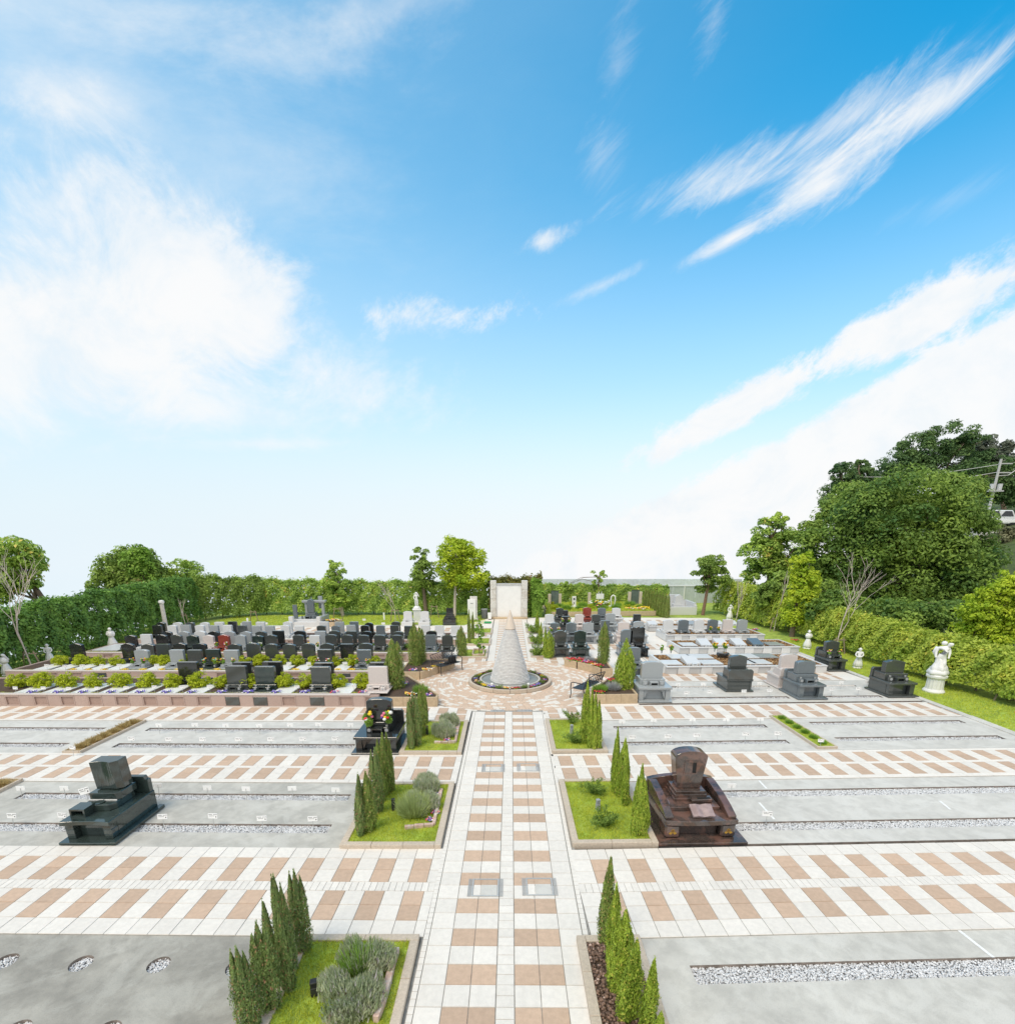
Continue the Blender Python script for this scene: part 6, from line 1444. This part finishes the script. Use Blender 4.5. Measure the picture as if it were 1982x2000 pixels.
# ================================================================== THE WHITE WALL AND THINGS AT THE BACK
def rear_wall():
    Y = 33.25; o = thing('memorial_wall', 'white rendered wall panel between two block pillars at the path end', 'wall', (.09, Y, 0)); h = 2.42
    MB().box(-.80, .80, .06, .28, .10, 2.14).build('white_panel', PANELW, o, bevel=.008)
    MB().box(-.80, .80, .02, .32, 2.142, 2.22).build('panel_coping', M('coping_grey', (.55, .55, .55), .8, .1, 10), o, bevel=.008)
    z = .10
    for k in range(4):
        hh = (2.42 - .10) / 4
        for sx in (-1, 1): MB().box(sx * 1.0 - .19, sx * 1.0 + .19, -.04, .36, z + .004, z + hh - .004).build('pillar_block', BLOCKW, o, bevel=.015)
        z += hh
    MB().ext([(-1.22, .4), (1.22, .4), (1.22, -.1)] + [(1.0 * math.cos(t * math.pi / 10) * 1.2, -.1 - .22 * math.sin(t * math.pi / 10)) for t in range(1, 10)] + [(-1.22, -.1)], -.02, .098, axis='z').build('base_step', SANDST, o, bevel=.01)
rear_wall()
def notice():
    o = thing('notice_stele', 'white notice stele with a small printed panel left of the white wall', 'sign', (-2.22, 32.6, -.02))
    MB().box(-.34, .34, -.02, .32, 0, .12).build('stele_base', BLOCKW, o, bevel=.01); MB().box(-.16, .30, .10, .22, .12, 1.50).build('rear_slab', BLOCKW, o, bevel=.01); MB().box(-.30, .20, .0, .09, .12, 1.32).build('front_slab', SIGNW, o, bevel=.008)
    MB().box(-.19, .11, -.008, .004, .78, 1.20).build('printed_panel', M('paper', (.80, .80, .79), .6, .03, 5), o)
    for k in range(5): MB().box(-.12 + .035 * k, -.098 + .035 * k, -.011, -.006, 1.05, 1.09).build('print', PRINT, o)
    t = thing('litter_bin', 'grey ribbed litter bin beside the white wall', 'bin', (-1.50, 33.4, -.02))
    MB().lathe([(.19, 0), (.21, .58)], 28, wob=lambda a, z: 1 - .03 * abs(math.sin(14 * a))).build('bin_body', M('bin_grey', (.16, .165, .17), .6, .1, 20), t); MB().lathe([(.22, .58), (.22, .62), (.18, .63)], 28).build('bin_rim', LGREY, t)
    w = thing('white_pail', 'small white tapered bin in front of the left pillar', 'bin', (-1.14, 32.9, -.02)); MB().box(-.10, .10, -.08, .08, .05, .44, tx=-.03, ty=-.02).build('bin_body', SIGNW, w, bevel=.008); MB().box(-.08, .08, -.06, .06, 0, .049).build('bin_foot', DARKM, w)
    tag(MB().box(-.22, .22, -.35, .35, 0, .012).build('door_mat', M('mat_green', (.03, .30, .09), .95, .2, 60), None, loc=(-1.22, 31.6, .003)), 'bright green mat on the paving near the white wall', 'mat')
notice()
# garden at the back right: low wall, pillars, small monuments
gp = planter('long low sandstone garden wall at the back right', [(2.60, 34.1), (10.0, 34.6), (10.6, 37.5), (9.8, 39.6), (2.6, 39.2)], .30, [(9.0, 35.2, 'orange', 2.), (9.5, 35.6, 'yel', 2.2), (8.4, 35.4, 'orange', 1.8), (5.2, 35.0, 'yel', 1.6), (9.3, 36.4, 'yel', 1.8)])
sheet('lawn', [(2.75, 34.3), (9.9, 34.75), (10.4, 37.4), (9.7, 39.4), (2.75, 39.0)], .30, GRASSB, .05)
grass(None, [(2.75, 34.3), (9.9, 34.75), (10.4, 37.4), (9.7, 39.4), (2.75, 39.0)], .30, 260, .14, L_GRASS, .02)
for i, (px, yb, yt, Y) in enumerate(((120, 262, 148, 37.4), (195, 262, 147, 37.4), (405, 235, 138, 38.0), (691, 248, 133, 38.0), (770, 243, 132, 38.0))):
    b = at(z5p(px), 1120 + yb / 3.683, Y=Y); t = at(z5p(px), 1120 + yt / 3.683, Y=Y)
    tag(MB().box(-.10, .10, -.10, .10, min(b.z, .25), t.z).build('stone_pillar', M('pillar_pale', (.62, .53, .43), .8, .08, 12), None, .01, loc=(b.x, Y, 0)), 'slim pale stone pillar, %s from the left in the back garden' % ORD[i], 'pillar', 'pillars in the back garden')
for i, (a, c, Y) in enumerate(((128, 187, 37.45), (699, 762, 38.05))):
    x0, x1 = XM(z5p(a), Y), XM(z5p(c), Y); o = thing('glass_screen', 'dark green glass screen between the %s pair of pillars' % ('left', 'right')[i], 'screen', ((x0 + x1) / 2, Y, .25), 0, 'glass screens in the back garden'); w = (x1 - x0) / 2 - .02
    MB().box(-w, w, -.01, .01, 0, 1.1).build('pane', M('dark_glass', (.13, .17, .15), .1, .2, 3), o); MB().box(-w, w, -.02, .02, 1.1, 1.13).build('top_bar', DARKM, o)
for i in range(16):
    gx, gy = 3.2 + (i * .431) % 6.4, 35.0 + (i * 1.37) % 2.6; plant('garden_shrub', 'low rounded shrub in the back garden, %s planted' % ORD[i], 'shrub', GOLD[i % 4] if i % 3 == 0 else TUFT, (gx, gy, .29), RND.uniform(1.0, 1.5) if i % 3 else RND.uniform(.7, 1.), 'low shrubs in the back garden', stem=False)
b = at(z5p(297), 1120 + 248 / 3.683, .3); o = thing('white_stele', 'small white stele with a dark round emblem in the back garden', 'monument', tuple(b))
MB().box(-.28, .28, -.12, .2, 0, .12).build('base', MARBLE, o, bevel=.01); MB().box(-.14, .14, 0, .1, .12, .80).build('slab', MARBLE, o, bevel=.006); MB().lathe([(.07, 0), (.07, .01)], 16).build('round_emblem', PRINT, o, loc=(0, -.002, .62)).rotation_euler = (math.pi / 2, 0, 0); MB().box(-.03, .03, -.004, .002, .25, .40).build('inscription', PRINT, o)
b = at(z5p(577), 1120 + 245 / 3.683, .3); o = thing('white_monument', 'small white open teardrop monument in the back garden', 'monument', tuple(b))
MB().box(-.28, .28, -.12, .2, 0, .12).build('base', MARBLE, o, bevel=.01); MB().tube([(-.10, .05, .12), (-.16, .05, .55), (-.12, .05, .78), (0, .05, .86), (.12, .05, .78), (.16, .05, .55), (.10, .05, .12)], .045, 8).build('open_loop', MARBLE, o, smooth=True)
b = at(z5p(482), 1120 + 225 / 3.683, .3); o = thing('notice_board', 'white notice board on two posts above pale flowers', 'sign', tuple(b))
for sx in (-.1, .1): MB().box(sx - .02, sx + .02, 0, .04, 0, .95).build('post', SIGNW, o)
MB().box(-.28, .28, -.02, -.001, .42, .80).build('board', SIGNW, o, bevel=.004)
for i, (px, py, k) in enumerate(((430, 228, 5), (455, 222, 4), (482, 232, 4), (510, 228, 5), (530, 222, 5), (470, 240, 0))):
    q = at(z5p(px), 1120 + (py + 16) / 3.683, .3); tag(inst(BQ[k], 'bouquet', None, tuple(q), i, (2.6, 2.6, 2.2)), 'pale bouquet below the back notice board, %s from the left' % ORD[i], 'bouquet', 'bouquets below the notice board')
def white_tomb():
    o = thing('family_tomb', 'large white family tomb at the far right back', 'tomb', (11.95, 35.0, -.03)); m = G['white']
    MB().box(-.95, .95, 0, .25, 0, .55).build('front_wall', m, o, bevel=.01); MB().box(-.95, -.80, .251, 2.2, 0, .95).build('side_wall', m, o, bevel=.01); MB().box(.80, .95, .251, 2.2, 0, .80).build('side_wall', m, o, bevel=.01)
    MB().ext([(-.80, 0), (.80, 0), (.80, .75), (.45, 1.0), (.40, 1.18), (-.40, 1.18), (-.45, 1.0), (-.80, .9)], 2.0, 2.2).build('rear_wall', m, o, bevel=.01); MB().box(-.78, .78, .252, 1.98, 0, .35).build('platform', m, o)
    MB().box(-.35, .35, .9, 1.5, .35, .62).build('plinth', m, o, bevel=.01); MB().ext(prof('peak', .5, .62), 1.1, 1.3).build('main_stone', m, o, bevel=.01, loc=(0, 0, .62)); inst(mesh_hollow('white', m, .3, .2, .14), 'incense_box', o, (0, .5, .35))
    for x in (-.88, .88): MB().ball((x, .12, .62), .09).build('ball_finial', m, o, smooth=True)
    MB().box(-1.3, -1.0, 0, .3, 0, .55).build('gate_post', G['beige'], o, bevel=.01)
white_tomb()
def fence():
    Y = 42.0; x0 = 1.4; o = thing('panel_fence', 'pale blue-grey corrugated panel fence along the back', 'fence', (x0, Y, -.3)); mat = M('fence_blue', (.72, .78, .82), .6, .06, 4, objvar=.05); z1 = at(1200, 1131, Y=Y).z + .3
    zm = at(1200, 1144, Y=Y).z + .3
    n = 19; w = .92
    pr = []
    for k in range(8):
        a = k * w / 8; pr += [(a, 0), (a + w / 16, 0), (a + w / 16, .03), (a + w / 8, .03)]
    me = MB().ext(pr + [(w, .05), (0, .05)], zm, z1, axis='z').mesh('panel', mat)
    for i in range(n):
        inst(me, 'panel', o, (i * w, 0, 0), 0, (.99, 1, 1))
        if i % 2 == 0: MB().box(i * w - .03, i * w + .03, -.10, -.03, 0, zm + .05).build('post', PANELW, o)
    MB().box(0, n * w, -.06, -.02, zm - .04, zm).build('rail', PANELW, o)
    for i in range(n): MB().box(i * w + .01, (i + 1) * w - .01, -.012, .012, .05, zm - .05).build('lower_screen', M('screen_grey', (.50, .56, .58), .7, .08, 3, objvar=.04), o)
    mb = MB()
    for i in range(n * 6): mb.box(i * w / 6, i * w / 6 + .012, -.03, -.02, .1, zm - .04)
    tag(mb.build('wire_mesh', STEEL, o), kind='stuff')
fence()
# ================================================================== HEDGES AND TREES
hedge('hedge', 'tall clipped green hedge along the back behind the left graves', (((-17.2, 35.6)), ((-1.3, 35.6))), 1.3, 2.2, 2.0, 26000, .075, L_HEDGE, gap=.10)
hedge('hedge', 'dark green hedge along the left edge of the cemetery', (((-19.9, 15.5)), ((-20.1, 32.5))), 1.6, 2.1, 2.5, 40000, .075, LEAF('hedge_dark_leaf', (.028, .070, .018), (.13, .22, .045), nscale=1.2, gain=2.4), gap=.08)
hedge('hedge', 'green hedge continuing round the back left corner', (((-20.0, 33.0)), ((-16.8, 35.4))), 1.6, 2.6, 2.3, 8000, .075, L_OLIVE, gap=.1)
hedge('hedge', 'yellow-green hedge along the right edge of the lawn', (((15.9, 27.5)), ((15.75, 17.2))), 1.2, 1.75, 1.55, 24000, .06, L_HEDGEL, gap=.15)
hedge('hedge', 'lime green hedge at the far right behind the ossuaries', (((15.3, 36.5)), ((15.9, 28.0))), 1.5, 2.0, 1.9, 14000, .07, L_HEDGEL, gap=.1)
hedge('hedge', 'loose yellow-green hedge at the right picture edge', (((15.9, 17.4)), ((17.0, 12.0))), 1.5, 1.55, 1.2, 12000, .06, L_HEDGEL, gap=.2)
hedge('hedge', 'thin dark hedge before the panel fence at the back right', (((2.0, 40.2)), ((12.5, 40.6))), 1.1, 1.55, 1.4, 20000, .07, L_HEDGE, gap=.0)
hedge('hedge', 'hedge with reddish tips directly behind the white wall', (((-1.3, 35.3)), ((2.3, 35.6))), 1.1, 2.25, 2.45, 8000, .075, L_RUST, gap=.05)
hedge('tall_shrub', 'light green upright shrub right of the white wall', (((1.55, 34.2)), ((2.2, 34.3))), .8, 2.2, 2.2, 5000, .06, L_LIME if False else L_SHRUB, 'shrub')
for i in range(9):
    x = XM(z5p(800 + i * 16), 36.4 - .2 * i); cypress('slim3', (x, 36.4 - .35 * i, -.03), 1.75 - .02 * i, 1.5, 'slender cypress, %s from the left in the row by the white tomb' % ORD[i], 'cypress row by the white tomb')
cypress('bright', (XM(z5p(118), 33.9), 33.9, -.03), 1.0, 1.5, 'small bright cypress at the left end of the garden wall', None)
d_ = 1.035
def TP(name, label, Y, bz, lobes, n, size, mat, trunk=None, **kw):
    return tree_px(name, label, Y, bz, [(a * d_, b * d_, c * d_, e * d_) for a, b, c, e in lobes], n, size, mat, trunk * d_ if trunk else None, **kw)
TP('broadleaf_tree', 'dense green tree at the left picture edge', 23.5, -.3, [(28, 1060, 50, 40), (50, 1085, 32, 35), (-10, 1095, 40, 50)], 9000, .085, L_HEDGE, 78, lean=.3)
TP('broadleaf_tree', 'broad green tree left of centre at the back left', 34.5, -.3, [(228, 1080, 40, 36), (270, 1085, 45, 42), (250, 1060, 35, 26), (215, 1110, 35, 30), (300, 1105, 30, 30)], 13000, .10, L_OLIVE, 255)
TP('broadleaf_tree', 'brighter green crown leaning on the broad back left tree', 34.0, -.3, [(265, 1062, 26, 30), (275, 1090, 24, 26)], 3600, .09, L_SHRUB, 268)
TP('russet_tree', 'brownish small tree among the left hedge', 32.5, -.1, [(262, 1125, 32, 26), (270, 1155, 28, 24), (298, 1140, 26, 30)], 5200, .085, L_RUST, 270)
TP('broadleaf_tree', 'small dense round tree at the left of the back hedge', 35.5, -.3, [(352, 1080, 28, 26), (340, 1110, 32, 28), (370, 1112, 24, 24)], 6500, .085, L_HEDGE, 352)
TP('upright_tree', 'narrow upright tree above the middle of the back hedge', 34.6, -.05, [(634, 1078, 17, 20), (630, 1102, 24, 20), (640, 1128, 22, 22)], 4200, .075, L_HEDGE, 638, bark=BARKP)
TP('dark_tree', 'dark loose-crowned tree left of the lime green tree', 34.8, -.05, [(792, 1052, 16, 22), (800, 1078, 24, 20), (788, 1096, 18, 18), (815, 1105, 20, 14)], 3600, .08, L_OLIVE, 800)
TP('lime_tree', 'bright lime green tree left of the white wall', 34.4, -.05, [(862, 1040, 36, 22), (885, 1058, 34, 24), (848, 1072, 26, 20), (890, 1090, 32, 20), (862, 1092, 30, 18)], 9500, .085, L_LIME, 855, bark=BARKP, r0=.10, inner=.45)
TP('young_tree', 'thin young tree standing before the back fence', 40.0, -.1, [(1130, 1085, 13, 10), (1125, 1100, 10, 10), (1070, 1108, 14, 12)], 1100, .08, L_HEDGE, 1131, r0=.06)
TP('slim_tree', 'tall tree with bare reddish trunk right of the white tomb', 35.0, -.1, [(1342, 1065, 28, 16), (1330, 1080, 22, 14), (1355, 1090, 24, 16), (1335, 1105, 22, 14)], 4200, .085, L_OLIVE, 1336, r0=.12, bark=M('bark_red', (.22, .13, .09), .9, .2, 15))
TP('lime_tree', 'slim lime green tree above the right hedge', 27.0, -.1, [(1515, 1065, 24, 22), (1520, 1095, 26, 20), (1510, 1125, 28, 24), (1512, 1158, 34, 24)], 6500, .075, L_LIME, 1515)
TP('lime_tree', 'bright yellow-green tree at the right picture edge', 18.5, -.1, [(1890, 1110, 34, 30), (1855, 1150, 40, 30), (1900, 1165, 40, 40), (1870, 1200, 50, 36), (1845, 1185, 30, 22)], 12000, .06, L_LIME, 1880)
# the wooded hill on the right
def GZ(px, Y): x = at(px * d_, 1100, Y=Y).x; return ground_z(x, Y)
def HT(label, Y, lobes, n, size, mat, trunk, **kw): return TP(kw.pop('name', 'hill_tree'), label, Y, GZ(trunk, Y) - .2, lobes, n, size, mat, trunk, group='trees on the wooded hill', **kw)
HT('huge dark green tree filling the slope above the right hedge', 34, [(1700, 990, 130, 80), (1600, 1040, 90, 70), (1775, 1025, 92, 68), (1700, 1080, 150, 80), (1795, 1090, 62, 75), (1580, 1110, 80, 50), (1660, 1130, 100, 50), (1780, 1140, 90, 50)], 62000, .105, L_DEEP, 1700, clump=.30, inner=.78, per=230, depth=.45)
HT('olive green crown on top of the huge dark tree', 36, [(1640, 960, 90, 40), (1750, 945, 90, 40), (1805, 985, 50, 32), (1560, 1000, 50, 40)], 22000, .105, L_OLIVE, 1700, clump=.30, inner=.75, per=170, depth=.5)
HT('rounded tree at the left foot of the hill', 38, [(1455, 1010, 32, 30), (1470, 985, 22, 18), (1440, 1050, 40, 36), (1490, 1045, 42, 40), (1445, 1095, 40, 36), (1505, 1090, 40, 40)], 18000, .10, L_HEDGE, 1460, clump=.32, inner=.7, per=140, depth=.6)
HT('left one of the two dark conifers on the hill', 52, [(1585, 930, 30, 22), (1588, 900, 22, 22), (1590, 880, 12, 12), (1580, 955, 32, 20)], 6500, .12, L_PINE, 1587, name='conifer')
HT('right one of the two dark conifers on the hill', 53, [(1630, 925, 30, 26), (1625, 895, 20, 22), (1628, 876, 12, 12)], 6500, .12, L_PINE, 1628, name='conifer')
HT('high spreading tree at the top of the hill', 58, [(1745, 850, 50, 28), (1790, 830, 46, 26), (1700, 880, 46, 26), (1830, 850, 40, 26), (1740, 890, 70, 24), (1690, 910, 50, 24)], 20000, .12, L_PINE, 1765, clump=.32, inner=.7, per=140, depth=.55)
HT('greyish tree right of the hilltop tree', 60, [(1850, 855, 36, 26), (1880, 870, 34, 30), (1860, 900, 50, 36)], 8000, .17, LEAF('grey_green_leaf', (.030, .045, .030), (.13, .14, .105), nscale=.8, gain=2.2), 1870, clump=.28)
HT('dark tree behind the utility pole', 56, [(1900, 900, 34, 34), (1880, 925, 36, 26), (1912, 930, 30, 24), (1820, 905, 40, 30)], 12000, .12, L_PINE, 1895, clump=.3)
HT('grey-brown thicket at the right picture edge below the road', 40, [(1897, 1022, 32, 30), (1900, 1070, 38, 44), (1866, 1050, 34, 44), (1890, 1110, 40, 30)], 11000, .11, LEAF('thicket_leaf', (.05, .055, .03), (.17, .165, .09), nscale=1., gain=2.), 1890, name='thicket', depth=.45)
HT('dark undergrowth tree behind the right hedge', 26, [(1650, 1160, 70, 26), (1740, 1165, 70, 24), (1570, 1150, 50, 26), (1800, 1160, 50, 26)], 12000, .10, L_DEEP, 1680, name='undergrowth')
HT('small light tree low on the hill behind the lime tree', 30, [(1480, 1110, 36, 26), (1545, 1130, 40, 30), (1440, 1125, 26, 20)], 7000, .10, L_OLIVE, 1490)
# bare young trees with their stakes
for lab, px, py, top, Ydum, spr, lean, lv in (('bare young tree before the left hedge', 62, 1262, 1075, 0, .75, -.14, 4), ('bare tree with pale branches before the right hedge', 1577, 1230, 1080, 0, .85, .04, 4),
                                          ('thin bare tree behind the right hedge statue', 1460, 1190, 1085, 0, .5, .05, 3), ('bare branching tree before the back hedge', 746, 1172, 1105, 0, 1.0, 0, 4), ('thin bare sapling at the left of the back hedge', 352, 1185, 1128, 0, .6, -.1, 3), ('thin leaning bare tree near the white tomb', 1385, 1175, 1100, 0, .5, .15, 3)):
    p = at(px * d_, py * d_, 0); h = at(px * d_, top * d_, Y=p.y).z
    bare_tree(lab, (p.x, p.y, -.03), h, spr, lv, lean, r0=.014 + .005 * h)
for i, (px, py, h) in enumerate(((62, 1262, .75), (1580, 1233, .75), (1460, 1190, .8), (746, 1172, .8), (638, 1170, .85), (820, 1165, .85), (1515, 1190, .8), (1895, 1320, .8), (350, 1182, .8), (480, 1172, .7))):
    p = at(px * d_, py * d_, 0); stakes('pair of wooden tree stakes, %s' % ('by the left bare tree', 'by the pale bare tree on the right', 'by the thin bare tree on the right', 'by the bare tree at the back hedge', 'by the upright tree at the back hedge', 'by the dark loose tree at the back', 'by the slim lime tree', 'at the right picture edge', 'by the sapling at the back left', 'at the left of the back hedge')[i], (p.x, p.y, -.04), h, .33, RND.uniform(-.4, .4))
# lawn blades near the lawn edges
grass(None, [(13.45, 9), (15.6, 9), (15.6, 26), (13.2, 26)], -.036, 900, .05, L_GRASS, .007)
grass(None, [(-18.3, 30.6), (-1.4, 31.0), (-1.4, 34.9), (-18.3, 34.8)], -.037, 260, .06, L_GRASS, .014)
grass(None, [(-19.6, 15), (-18.45, 15), (-18.45, 30), (-19.6, 30)], -.036, 420, .06, L_GRASS, .010)
for i, (x, y, k, s) in enumerate(((14.0, 17.3, 'yel', 1.2), (13.85, 17.9, 'mix', 1.2), (15.2, 14.3, 'mix', .8), (14.6, 25.6, 'red', 1.2), (14.0, 28.8, 'mix', 1.2))):
    flowers('patch of %s flowers on the right lawn, %s from the camera' % ({'yel': 'yellow', 'mix': 'purple', 'red': 'red'}[k], ORD[i]), k, (x, y, -.03), s, 'flower patches on the right lawn')
# utility pole, wires, road, car and digger up on the hill
def pole():
    Y = 46.; b = at(1862 * d_, 950 * d_, Y=Y); t = at(1862 * d_, 866 * d_, Y=Y); o = thing('utility_pole', 'concrete utility pole with crossarms on the hill', 'utility pole', (b.x + .3, Y, b.z - 2)); h = t.z - b.z + 2
    cm = M('pole_concrete', (.50, .49, .48), .8, .06, 8)
    MB().tube([(0, 0, 0), (0, 0, h)], [.13, .085], 10).build('mast', cm, o)
    for z in (h - .4, h - 1.1): MB().box(-.1, 1.0, -.05, .05, z, z + .09).build('crossarm', STEEL, o)
    MB().box(-.55, .65, -.25, .25, h - 2.55, h - 2.45).build('platform', STEEL, o)
    for x in (-.3, .35): MB().lathe([(.17, 0), (.17, .5)], 12, (x, -.1)).build('transformer', M('transformer', (.55, .56, .57), .5, .05, 8), o, loc=(0, 0, h - 2.44))
    MB().tube([(.1, 0, h - 1.3), (.9, 0, h - 1.25), (1.5, 0, h - .8)], .04, 6).build('lamp_arm', STEEL, o)
    e = at(1560 * d_, 897 * d_, Y=Y + 8); P0 = Vector((b.x + .3, Y, b.z - 2))
    for k, dz in enumerate((0, -.6)):
        w = thing('power_wire', 'thin power wire running left from the utility pole, %s one' % ('upper', 'lower')[k], 'wire', (P0.x, P0.y, P0.z + h - .4 + dz), 0, 'power wires')
        q = e - Vector((P0.x, P0.y, P0.z + h - .4)) + Vector((0, 0, dz * .6)); MB().tube([tuple(q * (i / 8) - Vector((0, 0, .5 * math.sin(math.pi * i / 8)))) for i in range(9)], .018, 4).build('wire', MARBLE, w)
pole()
def hill_road():
    Y = 44.; b = at(1885 * d_, 978 * d_, Y=Y); z = b.z
    struct(MB().box(-2.5, 14, -1.2, 3.5, -6.0, 0).build('road_embankment', CONC_R, None, loc=(b.x, Y, z - .75)))
    o = thing('guardrail', 'white guardrail along the hill road', 'guardrail', (b.x - 1, Y - .9, z - .75)); MB().box(0, 9, -.04, .04, .38, .60).build('rail', PANELW, o, bevel=.02)
    for k in range(5): MB().box(k * 2 - .05, k * 2 + .05, .05, .15, 0, .62).build('post', PANELW, o)
    c = thing('parked_car', 'white parked car half hidden by leaves on the hill road', 'car', (b.x - .1, Y + .6, z - .75)); wm = M('car_white', (.74, .75, .76), .25, .02, 3, coat=.4)
    MB().ext([(-1.9, .30), (1.9, .30), (1.95, .75), (1.3, .86), (.95, 1.36), (-1.0, 1.40), (-1.75, .90), (-1.95, .80)], -.8, .8).build('body', wm, c, bevel=.06); gl = M('car_glass', (.03, .035, .04), .05, .1, 3)
    for x0, x1 in ((-1.35, -.1), (.0, .95)): MB().ext([(x0, .90), (x1 + .1, .90), (x1 - .15, 1.30), (x0 + .3, 1.31)], -.83, -.79).build('window', gl, c)
    for x in (-1.2, 1.2):
        for y in (-.75, .75): wv = MB().lathe([(.30, -.1), (.30, .1)], 18).build('wheel', DARKM, c, loc=(x, y, .30)); wv.rotation_euler = (math.pi / 2, 0, 0)
    g = thing('digger', 'yellow digger arm rising at the right picture edge', 'digger', (b.x + 3.4, Y + .5, z - .75)); ym = M('digger_yellow', (.62, .30, .02), .5, .1, 5)
    MB().box(-.2, 2.2, -.8, .8, .1, .6).build('tracks', DARKM, g, bevel=.1); MB().box(.2, 2.0, -.7, .7, .62, 1.7).build('cab', ym, g, bevel=.08)
    MB().tube([(.4, -.3, .9), (-.6, -.3, 2.0), (-1.0, -.3, 2.25)], [.16, .15, .12], 6).build('boom', ym, g); MB().tube([(-1.0, -.3, 2.25), (-1.45, -.3, .9)], [.13, .09], 6).build('dipper_arm', ym, g); MB().box(-1.75, -1.35, -.6, 0, .45, .9, tx=.05).build('bucket', DARKM, g, bevel=.03)
hill_road()
def shed():
    e = at(1905 * d_, 1132 * d_, Y=21.); o = thing('garden_shed', 'small shed whose white roof corner shows at the right edge', 'shed', (e.x + 4.35, 21.4, -.06)); h = e.z
    MB().box(-1.2, 1.2, -.2, 2.0, 0, h - .05).build('shed_wall', M('shed_brown', (.20, .10, .07), .8, .15, 6), o); MB().ext([(-1.6, h - .1), (0, h + .75), (1.6, h - .1), (1.6, h + .02), (0, h + .9), (-1.6, h + .02)], -.5, 2.3).build('roof', M('roof_white', (.70, .72, .74), .6, .05, 4), o)
    MB().box(-.4, .4, -.23, -.2, 0, 1.6).build('door', DARKM, o)
shed()

# chalk lines marking the plots on the right concrete
CHALK = M('chalk', (.80, .80, .79), .9, .1, 30)
for i, (a, b, lab) in enumerate((((1871, 1817), (1940, 1871), 'white chalk line across the nearest right concrete plot'), ((1482, 1525), (1497, 1541), 'short white chalk line behind the brown grave plot'), ((1482, 1568), (1512, 1601), 'white chalk line by the sign right of the brown grave'), ((1835, 1565), (1856, 1582), 'faint white chalk tick far right on the concrete'))):
    p, q = at(*a, PADZ), at(*b, PADZ); d = (q - p).normalized(); n_ = Vector((-d.y, d.x, 0)) * .022
    tag(MB().add([p - n_ - p, q - n_ - p, q + n_ - p, n_], [(0, 1, 2, 3)]).build('chalk_line', CHALK, None, loc=(p.x, p.y, PADZ + .004)), lab, 'line', 'chalk lines')
tag(inst(mesh_box('pale', G['white'], 1.0, 1.0, .03, .006, 'slab'), 'grave_slab', None, (-17.2, 21.6, .345), 0, (1.3, 1.4, 1)), 'large flat white slab at the left end of the third row', 'grave slab')
